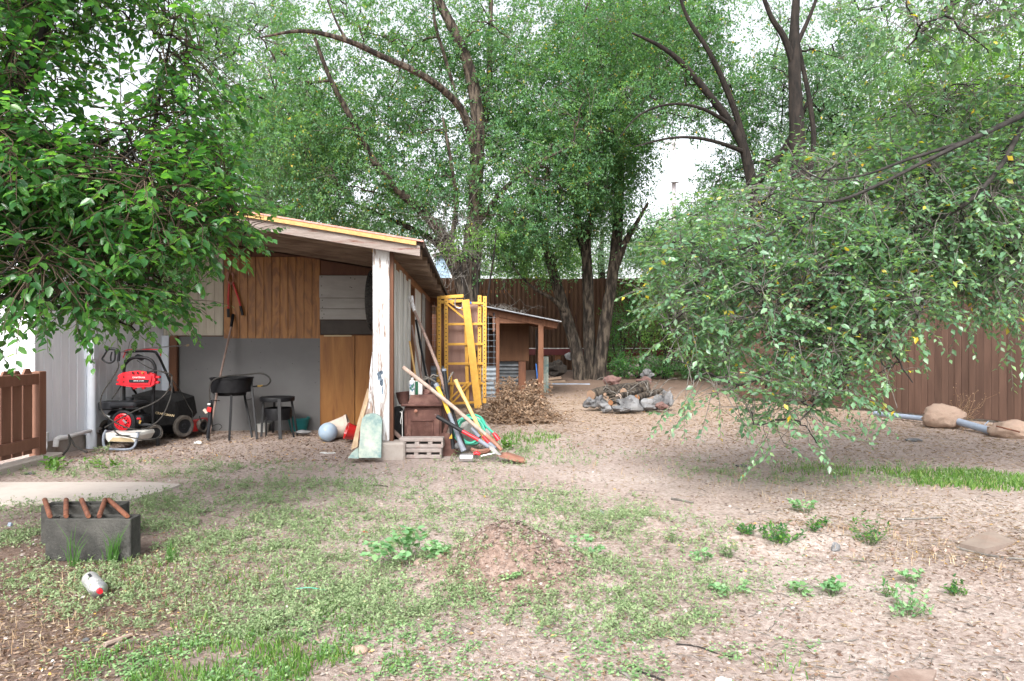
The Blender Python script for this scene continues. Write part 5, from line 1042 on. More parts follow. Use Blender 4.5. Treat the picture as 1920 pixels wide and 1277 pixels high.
# flat paver on the right, sunken slab at the bottom edge
bb = MB(); q = [G(1799, 1028), G(1857, 1004), G(1902, 1024), G(1846, 1042)]; bb.prism([v + Vector((0, 0, .024 + .008 * (i % 2))) for i, v in enumerate(q)][::-1], (0, 0, -.03)); tag(bb.build('flat_slab', M['paver']), 'flat brown-grey slab lying tilted on the litter at the right', 'slab')
bb = MB(); q = [G(1655, 1300), G(1672, 1266), G(1702, 1259), G(1756, 1262), G(1745, 1290), G(1725, 1310)]; bb.prism([v + Vector((0, 0, .010)) for v in q][::-1], (0, 0, -.05)); tag(bb.build('buried_slab', M['dirt_slab']), 'half-buried tan slab at the bottom edge, right of centre', 'slab')

# ------------------------------------------------------------------ two hollow blocks with rusty rods
def hollow(label, x0, y0, rz, L2, dp, H2, grp):
    root = thing('hollow_block', label, 'concrete block', (x0, y0, 0), rz, grp); t = .024; bb = MB()
    bb.box((L2 / 2, t / 2, H2 / 2), (L2, t, H2), None, .004); bb.box((L2 / 2, dp - t / 2, H2 / 2), (L2, t, H2), None, .004)
    for x in (t / 2, L2 / 2, L2 - t / 2): bb.box((x, dp / 2, H2 / 2 - .0015), (t, dp - 2 * t + .002, H2 - .003))
    bb.build('body', M['block_dark'], root, local=True); return root
a = G(84, 1053); BH = .195
hollow('front of the two dark hollow concrete blocks with rusty rods across them', a.x, a.y, .012, .392, .095, BH, 'dark hollow blocks with rods across')
b = P(79, 0, 3.2); hollow('rear dark hollow concrete block, half hidden behind its twin', a.x - .20, a.y + .265, .02, .392, .095, BH, 'dark hollow blocks with rods across')
hollow_end = MB(); hollow_end.bar((a.x - .005, a.y + .10, .09), (a.x - .03, a.y + .27, .09), .02, .18); 
rods = [((84, 948), (94, 982), 'leftmost of the five rusty rods across the blocks'), ((124, 942), (124, 982), 'second rusty rod from the left, lying straight across the blocks'), ((153, 943), (166, 981), 'middle rusty rod of the five across the blocks'),
        ((197, 937), (186, 975), 'rusty rod tilted the other way, fourth from the left'), ((204, 941), (239, 976), 'longest, most orange rod at the right end of the blocks')]
for (p0, p1, lab) in rods:
    A = P(*p1, a.y + .01); B = P(*p0, a.y + .345); A.z = BH + .011; B.z = BH + .011
    xa = (p1[0] - 960) * A.y / FP; A.x = xa; o = MB().tube([A, A + (B - A) * .05, B], [.0095, .0115, .0115], 10).build('rusty_rod', M['rust_rod'], smooth=True); tag(o, lab, 'rod', 'rusty rods laid across the two blocks')
# spray can on its side
M['can_body'] = mat('can_body', rgb(.36, .36, .37), rgb(.44, .44, .45), rough=.4, scale=20, metal=.3)
T = Matrix.Translation(P(171, 1097, 2.92)) ; ax_ = (P(196, 1110, 2.83) - P(165, 1093, 2.95)).normalized(); ax_.z = 0; ax_.normalize()
cz = G(180, 1118); ax_ = Vector((.157, -.177, 0)).normalized(); T = frame(Vector((-1.745, 2.865, .036)), ax_, (0, 0, 1)) @ RY(90) @ Matrix.Diagonal((.95, .95, 1.62, 1))
sc_ = thing('fallen_spray_can', 'white aerosol can with red nozzle lying on its side before the hollow blocks', 'spray can', (T.translation.x, T.translation.y, 0))
MB().lathe([(.001, 0), (.030, .001), (.033, .006), (.033, .098), (.031, .102)], 26, T).build('body', M['can_body'], sc_, smooth=True)
MB().lathe([(.034, .098), (.0345, .104), (.030, .106), (.026, .112), (.015, .116), (.012, .116)], 26, T).build('collar', M['steel'], sc_, smooth=True)
MB().lathe([(.011, .114), (.011, .122), (.009, .125), (.001, .125)], 16, T).build('nozzle', M['red_plastic'], sc_, smooth=True)
bb = MB(); bb.prism([T @ Vector((.0334 * math.cos(a_), .0334 * math.sin(a_), z)) for a_, z in ((3.3, .02), (3.3, .05), (3.6, .05), (3.6, .02))], T.to_3x3() @ Vector((-.0005, 0, 0))); bb.build('label_patch', M['black_plastic'], sc_)
# scraps, stones and sticks lying about
def onG(px, py, dz=0): g = G(px, py); g.z = gz(g.x, g.y) + dz; return g
def scrap(name, label, cat, px, py, rad, mt, seed, amp=.3): 
    g = onG(px, py, rad[2] * .5); tag(MB().lump(g, rad, seed, 3, amp).build(name, M[mt], smooth=True), label, cat, 'loose stones on the yard' if name == 'stone' else 'plastic scraps on the yard')
scrap('red_scrap', 'bright red plastic scrap on the weeds left of centre', 'scrap', 685, 998, (.014, .01, .006), 'red_plastic', 1, .5)
scrap('red_scrap', 'small red scrap at the foot of the picket fence', 'scrap', 19, 876, (.022, .02, .016), 'red_paint', 2)
scrap('blue_scrap', 'light blue plastic scrap in the grass at the left edge', 'scrap', 19, 985, (.012, .012, .014), 'pvc_grey', 3)
scrap('stone', 'smooth orange-tan stone in the clover at the bottom, left of centre', 'stone', 674, 1222, (.030, .022, .015), 'footing', 4, .12)
scrap('stone', 'pale blue-grey pebble on bare soil near the bottom left', 'stone', 161, 1202, (.012, .010, .008), 'rock_grey', 5, .12)
scrap('stone', 'dark chunk of rock on the low dirt bank at the right', 'stone', 1567, 1037, (.022, .02, .022), 'rock_grey', 6)
scrap('stone', 'flat white stone on the bare dirt beyond the drooping branch', 'stone', 1390, 875, (.045, .03, .012), 'rock_grey', 7)
scrap('stone', 'pale stone lying in front of the round concrete footing', 'stone', 1712, 828, (.08, .04, .02), 'rock_grey', 8)
scrap('stone', 'white flat pebble at the bottom edge beside the two sticks', 'stone', 1357, 1272, (.022, .016, .008), 'white_post', 9)
scrap('stone', 'large white chip in the soil in front of the kerb', 'stone', 57, 890, (.04, .025, .01), 'rock_grey', 14)
scrap('dark_scrap', 'crumpled dark blue scrap among the pale weeds in the middle', 'scrap', 1126, 962, (.018, .014, .012), 'grey_fibre', 10, .5)
def stick(label, pts, r, mt='twig_grey'):
    q = [onG(*p, r) for p in pts]; o = MB().tube(smooth_pts(q, 4), [r * (1 - .5 * i / (4 * len(q))) for i in range(4 * (len(q) - 1) + 1)], 7, jag=.08).build('stick', M[mt], smooth=True); tag(o, label, 'stick', 'sticks lying on the dirt')
stick('thick weathered stick at the bottom left on the bare soil', [(196, 1216), (222, 1204), (247, 1193)], .009, 'tool_wood')
stick('pale forked twig at the bottom edge, left one of two', [(990, 1256), (1018, 1266), (1042, 1274)], .005); stick('short pale twig at the bottom edge, right one of two', [(1158, 1258), (1172, 1266), (1182, 1276)], .006)
stick('long thin bleached twig on the dirt at lower right', [(1503, 1201), (1555, 1204), (1585, 1206), (1610, 1199)], .003)
stick('long dark twig leading away from the flat slab at the right', [(1795, 1030), (1840, 1041), (1890, 1054), (1925, 1058)], .006); stick('straight twig lying left of the flat slab', [(1682, 976), (1725, 976), (1765, 973)], .006)
stick('dark thin stick on bare ground near the middle', [(955, 921), (975, 921), (1002, 919)], .005, 'bark_fg'); stick('dark twig on the bare strip left of centre', [(690, 911), (710, 912), (727, 914)], .004, 'bark_fg')
stick('curved dark twig in the lower middle dirt', [(1268, 1208), (1310, 1212), (1350, 1220), (1378, 1226)], .003, 'bark_fg'); stick('thin black twig at the far lower edge, centre right', [(1195, 1259), (1222, 1268), (1245, 1277)], .004, 'bark_fg')
stick('pale split stick on the bare dirt right of centre', [(1258, 938), (1280, 940), (1300, 944)], .008)
g = [G(555, 1118), G(575, 1116), G(590, 1117), G(612, 1121)]
tag(MB().tube(smooth_pts([v + Vector((0, 0, .03)) for v in g], 4), .002, 5).build('green_wire', M['hose_green']), 'thin blue-green wire arching over the weeds at lower left', 'wire')

# ------------------------------------------------------------------ leaf meshes
LK = np.array([(0, 0, 0), (.30, .27, .05), (.30, 0, -.02), (.30, -.27, .05), (.68, .21, .02), (.68, 0, -.06), (.68, -.21, .02), (1, 0, -.13)], float)
LFq = [(0, 3, 2), (0, 2, 1), (1, 2, 5), (1, 5, 4), (2, 3, 6), (2, 6, 5), (4, 5, 7), (5, 6, 7)]
LM = np.array([(0, 0, 0), (.45, .27, .05), (.45, 0, -.04), (.45, -.27, .05), (1, 0, -.12)], float)
LMq = [(0, 3, 2), (0, 2, 1), (2, 4, 1), (3, 4, 2)]
LS = np.array([(0, 0, 0), (.42, .26, .06), (1, 0, -.08), (.42, -.26, .06)], float)
LSq = [(0, 3, 2), (0, 2, 1)]
def frames(fwd, up):
    f = fwd / (np.linalg.norm(fwd, axis=1, keepdims=True) + 1e-9); s = np.cross(up, f); s /= (np.linalg.norm(s, axis=1, keepdims=True) + 1e-9); u = np.cross(f, s); return f, s, u
def leaf_cloud(name, pos, fwd, up, size, m, parent, K=LS, F=LSq, rnd=None, kind='stuff', wid=1.0):
    n = len(pos)
    if n == 0: return None
    f, s, u = frames(fwd, up); K_ = K * np.array([1, wid, 1]); k = len(K_)
    V = pos[:, None, :] + size[:, None, None] * (K_[None, :, 0:1] * f[:, None, :] + K_[None, :, 1:2] * s[:, None, :] + K_[None, :, 2:3] * u[:, None, :])
    Fi = (np.arange(n)[:, None, None] * k + np.array(F)[None]).reshape(-1, 3)
    r = rng.random(n) if rnd is None else rnd
    V = V.reshape(-1, 3)
    if parent is not None: V = V - np.array(parent.location)
    me = fast_mesh(name, V, Fi, m, False, np.repeat(r, k)); o = link(name, me, parent)
    if kind: o['kind'] = kind
    return o
def np_tubes(name, segs, m, parent, kind='stuff', ns=4):
    """segs: list of (pts, radii)"""
    V = []; F = []; b = 0
    for pts, rs in segs:
        pts = np.asarray(pts, float); n = len(pts); t = np.gradient(pts, axis=0); t /= (np.linalg.norm(t, axis=1, keepdims=True) + 1e-9)
        ref = np.array([.31, .2, .93]); a = np.cross(t, ref); a /= (np.linalg.norm(a, axis=1, keepdims=True) + 1e-9); c = np.cross(t, a); rs = np.asarray(rs, float)
        for k in range(ns):
            an = 2 * math.pi * k / ns; V.append(pts + rs[:, None] * (a * math.cos(an) + c * math.sin(an)))
        i = np.arange(n - 1)
        for k in range(ns):
            k2 = (k + 1) % ns; F.append(np.stack([b + k * n + i, b + k2 * n + i, b + k2 * n + i + 1, b + k * n + i + 1], 1))
        b += n * ns
    V = np.concatenate(V); F = np.concatenate(F)
    if parent is not None: V = V - np.array(parent.location)
    o = link(name, fast_mesh(name, V, F, m, True), parent)
    if kind: o['kind'] = kind
    return o
def ell(E, n):
    """n points in a weighted union of ellipsoids, each (px,py,Y,rpx,rpy,rY)"""
    W_ = np.array([e[3] * e[4] * e[5] * (e[6] if len(e) > 6 else 1) for e in E]); W_ = W_ / W_.sum(); pick = rng.choice(len(E), n, p=W_); out = []
    d = rng.normal(size=(n, 3)); d /= np.linalg.norm(d, axis=1, keepdims=True); d *= rng.random((n, 1)) ** (1 / 2.6)
    for i in range(n):
        e = E[pick[i]]; c = P(e[0], e[1], e[2]); k = e[2] / FP; out.append((c.x + d[i, 0] * e[3] * k, c.y + d[i, 1] * e[5], c.z + d[i, 2] * e[4] * k))
    return np.array(out)
def bez(a, b, sag, n=6, wob=.04):
    t = np.linspace(0, 1, n)[:, None]; p = a * (1 - t) + b * t; p[:, 2:] += (sag * 4 * t * (1 - t)); L_ = np.linalg.norm(b - a); w_ = rng.normal(size=(n, 3)) * wob * L_; w_[0] = 0; w_[-1] = 0
    return p + w_
def wood(name, pts, r, m, parent, n=12, jag=.0):
    sp = smooth_pts([P(*p) if isinstance(p, tuple) else p for p in pts], 5); k = len(sp); rr = np.interp(np.linspace(0, 1, k), np.linspace(0, 1, len(r)), r)
    MB().tube(sp, list(rr), n, jag=jag).build(name, M[m], parent, smooth=True); return np.array([tuple(v) for v in sp])

def fg_tree(root, bark, boughs, limbE, twigE, n_limb, n_twig, leaflen, lmat, n_parts, twigmat='twig_red', droop=.25, leaves=(10, 15), tlen=(.16, .34), cull=None, limb_r=.010, near_y=3.3):
    nodes = []
    for i, (nm, pts, r) in enumerate(boughs):
        sp = wood(nm, pts, r, bark, root, 10, .05); nodes.append(sp)
    nodes = np.concatenate(nodes); segs = []
    T = ell(limbE, n_limb)
    for t in T:
        d = np.linalg.norm(nodes - t, axis=1); j = np.argsort(d)[rng.integers(0, 4)]; a = nodes[j]; L_ = np.linalg.norm(t - a)
        if L_ < .08 or L_ > 1.6: continue
        p = bez(a, t, .05 * L_, 7, .035); segs.append((p, np.linspace(limb_r * min(1, .4 + L_), .0035, 7))); nodes = np.concatenate([nodes, p[2:]])
    if segs: np_tubes('limbs', segs, M[bark], root, 'stuff', 6)
    segs = []; LP = []; LD = []; LU = []; LZ = []
    T = ell(twigE, n_twig)
    if cull is not None: T = T[[not cull(t) for t in T]]
    for t in T:
        d = np.linalg.norm(nodes - t, axis=1); c_ = np.argpartition(d, 14)[:14]; c_ = c_[d[c_] < d[c_].min() + .14]; j = int(rng.choice(c_)); a = nodes[j]; L_ = d[j]
        if L_ > 1.1: continue
        out = (t - a) / (L_ + 1e-6); dr = out + rng.normal(size=3) * .55 + np.array([0, 0, -droop * rng.random() * 2 + .15]); dr /= np.linalg.norm(dr); tl = rng.uniform(*tlen); e = t + dr * tl; e[2] -= .04 * droop
        p0 = bez(a, t, .02, 3, .03); p1 = bez(t, e, .015, 4, .02); p = np.concatenate([p0, p1[1:]]); segs.append((p, np.linspace(.0032, .0009, len(p))))
        nl = rng.integers(*leaves); s = np.linspace(.04, 1, nl); side = np.where(np.arange(nl) % 2 == 0, 1, -1)
        ax3 = np.cross(dr, np.array([0, 0, 1.0])); ax3 /= (np.linalg.norm(ax3) + 1e-6)
        pp = t + (e - t) * s[:, None]
        fw = dr * .75 + ax3 * side[:, None] * .9 + rng.normal(size=(nl, 3)) * .28 + np.array([0, 0, -droop]); up = np.array([0, 0, 1.0]) + rng.normal(size=(nl, 3)) * .42 - .2 * out
        LP.append(pp); LD.append(fw); LU.append(up); LZ.append(leaflen * rng.uniform(.6, 1.15, nl) * (1 - .25 * (s > .85)))
    np_tubes('twigs', segs, M[twigmat], root, 'stuff', 3)
    LP = np.concatenate(LP); LD = np.concatenate(LD); LU = np.concatenate(LU); LZ = np.concatenate(LZ)
    ok = (LP[:, 1] > .9) & (LP[:, 2] > .12); LP, LD, LU, LZ = LP[ok], LD[ok], LU[ok], LZ[ok]
    # the leaves that show largest are separate parts
    px = 960 + FP * LP[:, 0] / LP[:, 1]; py = HZ - FP * (LP[:, 2] - CH) / LP[:, 1]; inside = (px > 5) & (px < 1915) & (py > 5) & (py < 1270)
    order = np.argsort(np.where(inside, LP[:, 1] / LZ, 1e9))[:n_parts]; mask = np.ones(len(LP), bool); mask[order] = False
    var = []
    for q in range(6):
        Kq = LK.copy(); Kq[:, 2] += (q - 2.5) * .03 * Kq[:, 0] ** 2; var.append(fast_mesh('leaf', Kq, LFq, lmat, True, np.full(8, (q + .5) / 7)))
    f, s_, u = frames(LD, LU); loc = np.array(root.location)
    for i in order:
        z = LZ[i]; Mx = Matrix([[f[i, 0] * z, s_[i, 0] * z, u[i, 0] * z, LP[i, 0] - loc[0]], [f[i, 1] * z, s_[i, 1] * z, u[i, 1] * z, LP[i, 1] - loc[1]], [f[i, 2] * z, s_[i, 2] * z, u[i, 2] * z, LP[i, 2] - loc[2]], [0, 0, 0, 1]])
        link('leaf', var[rng.integers(0, 6)], root, Mx)
    near = mask & inside & (LP[:, 1] < near_y); far_ = mask & ~near
    for q, kk, ff in ((near, LK, LFq), (far_ & (px > -60) & (px < 1980) & (py > -60), LM, LMq), (far_ & ~((px > -60) & (px < 1980) & (py > -60)), LS, LSq)): leaf_cloud('foliage', LP[q], LD[q], LU[q], LZ[q], lmat, root, kk, ff)
    print(root.name, 'leaves', len(LP))

# left foreground tree
lt = thing('broadleaf_tree', 'glossy dark-leaved tree reaching in from the left edge over the washer', 'tree', (-3.3, 2.9, 0))
boughs = [('trunk', [Vector((-3.3, 2.9, -.05)), Vector((-3.28, 2.92, .6)), Vector((-3.25, 2.95, 1.2)), Vector((-3.2, 3.0, 1.7))], (.11, .09, .085, .07)),
          ('branch', [Vector((-3.25, 2.95, 1.2)), P(-60, 370, 3.05), P(20, 352, 3.1), P(90, 345, 3.2), P(170, 372, 3.3), P(260, 400, 3.4)], (.05, .028, .022, .018, .010, .005)),
          ('branch', [Vector((-3.2, 2.98, 1.5)), P(-50, 340, 3.0), P(40, 318, 3.1), P(110, 290, 3.15), P(200, 262, 3.3), P(300, 200, 3.4)], (.045, .024, .018, .014, .010, .004)),
          ('branch', [Vector((-3.27, 2.93, 1.0)), P(-40, 565, 3.0), P(60, 572, 3.1), P(150, 582, 3.25), P(200, 602, 3.35)], (.04, .018, .014, .009, .004)),
          ('branch', [Vector((-3.2, 3.0, 1.7)), P(-20, 200, 3.1), P(60, 100, 3.2), P(120, -60, 3.3)], (.06, .04, .025, .01)),
          ('branch', [P(110, 290, 3.15), P(200, 300, 3.3), P(280, 250, 3.4), P(310, 120, 3.4), P(330, 20, 3.4)], (.014, .012, .009, .007, .003)),
          ('branch', [P(170, 372, 3.3), P(290, 380, 3.45), P(400, 410, 3.55), P(470, 430, 3.6)], (.012, .010, .007, .003))]
LE = [(15, 130, 3.0, 90, 150, .45), (70, 60, 3.3, 110, 70, .4), (330, 130, 3.4, 95, 130, .45), (200, 15, 3.4, 190, 30, .4), (210, 390, 3.3, 230, 110, .6), (120, 540, 3.15, 190, 100, .5, 1.2), (60, 290, 3.1, 130, 120, .5), (400, 405, 3.5, 90, 75, .4), (310, 270, 3.4, 120, 90, .4),
      (230, 520, 3.35, 110, 80, .4), (-200, 350, 3.0, 220, 330, .7, .8), (-80, -180, 3.1, 420, 200, .8, .6), (300, 560, 3.5, 50, 40, .25)]
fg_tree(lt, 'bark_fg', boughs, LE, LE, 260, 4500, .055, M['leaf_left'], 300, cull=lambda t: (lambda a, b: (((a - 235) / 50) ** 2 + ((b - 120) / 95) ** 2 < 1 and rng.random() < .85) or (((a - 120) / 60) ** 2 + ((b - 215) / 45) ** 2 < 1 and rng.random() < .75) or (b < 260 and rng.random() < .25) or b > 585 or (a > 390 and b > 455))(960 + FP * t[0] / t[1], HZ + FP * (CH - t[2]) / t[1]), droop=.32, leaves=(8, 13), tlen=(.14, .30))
# its canopy behind and above the viewer's left, which shades the near corner
# right foreground tree with drooping boughs
rt = thing('drooping_tree', 'large tree at right whose leafy boughs droop almost to the ground before the fence', 'tree', (4.9, 5.2, 0))
boughs = [('trunk', [Vector((4.9, 5.2, -.05)), Vector((4.85, 5.15, .9)), Vector((4.7, 5.1, 1.9)), Vector((4.5, 5.0, 2.9)), Vector((4.3, 4.9, 4.0))], (.16, .13, .12, .09, .05)),
          ('branch', [Vector((4.7, 5.1, 2.0)), P(1985, 185, 4.3), P(1915, 218, 4.1), P(1820, 262, 4.0), P(1740, 300, 3.95), P(1640, 350, 3.9), P(1560, 378, 3.9), P(1480, 372, 3.9)], (.055, .024, .017, .014, .011, .009, .007, .003)),
          ('branch', [P(1820, 262, 4.0), P(1700, 300, 4.0), P(1620, 328, 4.05), P(1540, 335, 4.1), P(1480, 300, 4.2)], (.012, .009, .007, .005, .003)),
          ('branch', [P(1915, 240, 4.2), P(1870, 320, 4.1), P(1800, 390, 4.1), P(1700, 440, 4.4), P(1600, 500, 4.35), P(1480, 560, 4.3), P(1380, 600, 4.25)], (.018, .014, .012, .010, .008, .006, .003)),
          ('branch', [Vector((4.75, 5.1, 1.7)), P(1960, 420, 4.6), P(1850, 500, 4.5), P(1740, 560, 4.4), P(1640, 640, 4.35), P(1560, 720, 4.25), P(1500, 790, 4.2)], (.04, .026, .02, .016, .012, .008, .003)),
          ('branch', [P(1600, 500, 4.35), P(1500, 640, 4.3), P(1400, 720, 4.25), P(1310, 690, 4.2), P(1250, 670, 4.15)], (.012, .009, .006, .004, .002)),
          ('branch', [P(1560, 378, 4.45), P(1460, 430, 4.4), P(1370, 480, 4.4), P(1290, 520, 4.4)], (.012, .009, .006, .003)),
          ('branch', [Vector((4.4, 4.95, 3.4)), P(1980, -120, 4.3), P(1850, -40, 4.2), P(1760, 30, 4.1), P(1700, 90, 4.0)], (.05, .03, .02, .012, .004))]
RE = [(1270, 520, 4.55, 70, 90, .3, 1.3), (1560, 520, 4.5, 200, 150, .55, 1.2), (1740, 420, 4.6, 220, 130, .6, 1.2), (1860, 400, 4.5, 130, 160, .5), (1470, 690, 4.3, 120, 90, .35), (1380, 560, 4.4, 105, 105, .35), (1290, 600, 4.3, 65, 80, .25, 1.1), (1330, 470, 4.5, 90, 80, .35, 1.1), (1310, 765, 4.2, 60, 22, .12, .6), (1560, 690, 4.35, 100, 90, .35), (1470, 805, 4.2, 90, 45, .2, .55), (1380, 745, 4.2, 80, 40, .2, .5), (1330, 720, 4.15, 50, 22, .12, .6),
      (1850, 560, 4.4, 100, 60, .3), (1620, 600, 4.4, 120, 70, .4), (1440, 400, 4.6, 90, 70, .3), (1620, 330, 4.8, 180, 70, .5), (1780, 240, 4.9, 160, 90, .5), (1690, 780, 4.1, 30, 20, .1, .5), (1555, 820, 4.15, 30, 25, .1, .5), (1430, 870, 4.1, 14, 10, .05, 1), (1680, 700, 4.25, 30, 50, .15, .7),
      (1790, 40, 4.0, 150, 80, .4, .5), (2100, 300, 4.6, 180, 330, .8, .5), (2000, -200, 4.3, 400, 180, 1.0, .35), (1890, 630, 4.3, 40, 20, .1, .7)]
fg_tree(rt, 'bark_fg', boughs, RE, RE, 460, 5600, .050, M['leaf_right'], 300, 'twig_grey', droop=.28, leaves=(9, 15), tlen=(.14, .34), limb_r=.009)
# ------------------------------------------------------------------ background trees
HOLES = [(1262, 300, 44, 34), (680, 350, 28, 26), (1400, 60, 38, 62), (235, 120, 45, 90), (1860, 20, 60, 30), (590, 35, 55, 24), (1255, 360, 40, 25), (640, 205, 28, 14), (480, 70, 40, 40), (1340, 250, 40, 22), (1560, 60, 40, 26)]
def bg_tree(root, bark, stems, E, n_cl, per, crad, leaflen, lmat, holes=True, twigshow=.55, tw='twig_grey', droop=.35, flat=.7, dens=1.0):
    nodes = []
    for nm, pts, r in stems:
        nodes.append(wood(nm, pts, r, bark, root, 16 if r[0] > .1 else 8, .07 if r[0] > .1 else .04))
    nodes = np.concatenate(nodes); C_ = ell(E, n_cl)
    if holes:
        px = 960 + FP * C_[:, 0] / C_[:, 1]; py = HZ - FP * (C_[:, 2] - CH) / C_[:, 1]; keep = np.ones(len(C_), bool)
        for hx, hy, rx, ry in HOLES: keep &= ~((((px - hx) / rx) ** 2 + ((py - hy) / ry) ** 2 < 1) & (rng.random(len(C_)) < .82))
        C_ = C_[keep]
    segs = []
    lim = C_[rng.random(len(C_)) < .10]
    for t in lim:
        d = np.linalg.norm(nodes - t, axis=1); j = np.argsort(d)[rng.integers(0, 3)]; L_ = d[j]
        if L_ < .3 or L_ > 4.0: continue
        p = bez(nodes[j], t, .08 * L_, 8, .03); segs.append((p, np.linspace(.012 + .012 * min(L_, 2), .006, 8))); nodes = np.concatenate([nodes, p[2:]])
    if segs: np_tubes('limbs', segs, M[bark], root, 'stuff', 5)
    segs = []
    for t in C_[rng.random(len(C_)) < twigshow]:
        d = np.linalg.norm(nodes[::2] - t, axis=1); j = int(np.argmin(d)) * 2; L_ = np.linalg.norm(nodes[j] - t)
        if L_ > 1.6: continue
        o_ = rng.normal(size=3) * crad * .9; segs.append((np.concatenate([bez(nodes[j], t, .03, 4, .05), bez(t, t + o_, 0, 3, .06)[1:]]), np.linspace(.006, .0018, 6)))
    if segs: np_tubes('twigs', segs, M[tw], root, 'stuff', 3)
    n = len(C_); # each cluster is three short sprays
    k = per; sp = rng.normal(size=(n, 4, 3)) * np.array([1, 1, .8]); sp /= np.linalg.norm(sp, axis=2, keepdims=True); sp[:, :, 2] -= droop
    which = rng.integers(0, 4, (n, k)); t = rng.random((n, k, 1)) ** .7; d = np.take_along_axis(sp, which[:, :, None].repeat(3, 2), 1)
    cr = crad * rng.uniform(.6, 1.3, (n, 1, 1))
    pos = C_[:, None, :] + d * t * cr * 1.5 + rng.normal(size=(n, k, 3)) * cr * .11 * np.array([1, 1, flat])
    fw = d * .5 + rng.normal(size=(n, k, 3)) * .7 + np.array([0, 0, -.25]); up = np.array([0, 0, 1.0]) + rng.normal(size=(n, k, 3)) * .55
    pos = pos.reshape(-1, 3); fw = fw.reshape(-1, 3); up = up.reshape(-1, 3); sz = leaflen * rng.uniform(.6, 1.2, len(pos)); cl = np.repeat(rng.random(n), k); r = np.clip(.55 * cl + .45 * rng.random(len(pos)), 0, .97); y = rng.random(len(pos)) < .012; r[y] = .995
    ok = pos[:, 2] > .1
    leaf_cloud('crown', pos[ok], fw[ok], up[ok], sz[ok], lmat, root, rnd=r[ok]); print(root.name, ok.sum())

random.seed(41)
# big elm behind the scaffold
t1 = thing('elm_tree', 'big rough-barked elm rising behind the yellow scaffold, tallest in the middle', 'tree', (P(882, 700, 14.6).x, 14.6, 0))
stems = [('trunk', [(882, 735, 14.6), (880, 640, 14.6), (878, 560, 14.6), (884, 480, 14.6), (890, 400, 14.5), (894, 300, 14.4), (896, 220, 14.3), (880, 130, 14.2), (852, 60, 14.1), (822, 0, 14.0), (790, -90, 14)], (.29, .255, .235, .21, .16, .15, .14, .12, .105, .09, .05)),
         ('branch', [(894, 300, 14.4), (870, 215, 14.0), (830, 168, 13.6), (780, 135, 13.2), (715, 105, 12.9), (650, 76, 12.6), (570, 58, 12.4), (490, 70, 12.2)], (.10, .08, .07, .065, .058, .05, .035, .015)),
         ('branch', [(872, 530, 14.6), (845, 465, 14.5), (800, 405, 14.3), (745, 355, 14.0), (700, 300, 13.8), (660, 225, 13.5), (620, 150, 13.3), (590, 70, 13.1)], (.15, .12, .10, .08, .07, .06, .045, .03)),
         ('branch', [(870, 545, 14.6), (832, 470, 14.9), (795, 440, 15.0), (740, 415, 15.1), (670, 385, 15.2), (600, 365, 15.3)], (.12, .09, .07, .05, .04, .02)),
         ('branch', [(894, 300, 14.4), (912, 200, 14.6), (918, 120, 14.8), (920, 20, 15.0), (925, -80, 15)], (.10, .08, .06, .05, .03)),
         ('branch', [(852, 170, 14.1), (835, 110, 13.9), (815, 40, 13.7), (810, -30, 13.6)], (.04, .035, .03, .02)),
         ('branch', [(650, 76, 12.6), (630, 40, 12.6), (610, -10, 12.6)], (.03, .02, .01)), ('branch', [(896, 420, 14.5), (940, 360, 14.2), (1000, 310, 14.0), (1080, 270, 13.8)], (.06, .05, .04, .02)),
         ('branch', [(845, 465, 14.5), (855, 380, 14.3), (845, 300, 14.0), (830, 220, 13.9)], (.06, .045, .035, .02))]
E1 = [(e[0], e[1], e[2] + .9, *e[3:]) for e in [(660, 310, 14.0, 190, 120, 2.0), (560, 230, 13.0, 140, 110, 1.5), (800, 370, 14.0, 130, 85, 1.6), (960, 330, 14.0, 170, 140, 1.8), (900, 150, 14.5, 200, 140, 1.8), (1040, 170, 14.2, 180, 170, 1.8, 1.1), (700, 60, 13.5, 260, 70, 1.6, .8), (600, 380, 13.5, 110, 40, 1.4), (880, -90, 14, 480, 110, 2.5, .22), (530, 120, 12.8, 90, 100, 1.2, .7), (900, 480, 13.6, 55, 40, .5, 1.2), (820, 440, 14.4, 50, 35, .7, 1.6), (730, 190, 13.6, 130, 60, 1.4)]]
bg_tree(t1, 'bark_elm', stems, E1, 3500, 58, .26, .066, M['leaf_elm'])
# grey-leaved tree above the shed roof, behind left tree
t1b = thing('willow_tree', 'soft grey-green tree crown standing above the shed roof behind the left tree', 'tree', (P(470, 640, 17).x, 17, 0))
stems = [('trunk', [(470, 715, 17), (468, 560, 17), (480, 420, 17), (500, 300, 16.8), (530, 180, 16.5)], (.22, .19, .16, .12, .06)), ('branch', [(480, 420, 17), (540, 340, 16.6), (610, 300, 16.2)], (.09, .07, .03)), ('branch', [(475, 430, 17), (400, 330, 17), (340, 240, 17)], (.09, .06, .03))]
bg_tree(t1b, 'bark_dark', stems, [(540, 320, 16.6, 110, 90, 1.6), (460, 240, 16.6, 100, 110, 1.6), (600, 250, 16.8, 110, 110, 1.5), (420, 60, 16.4, 120, 70, 1.4, 1.0), (540, 60, 16.4, 90, 60, 1.2, .8), (330, 330, 17, 120, 90, 1.5, .6), (480, 400, 16.5, 120, 45, 1.2), (130, 380, 17.5, 160, 90, 1.5, .6)], 1700, 54, .30, .072, M['leaf_elm_grey'], tw='twig_grey')
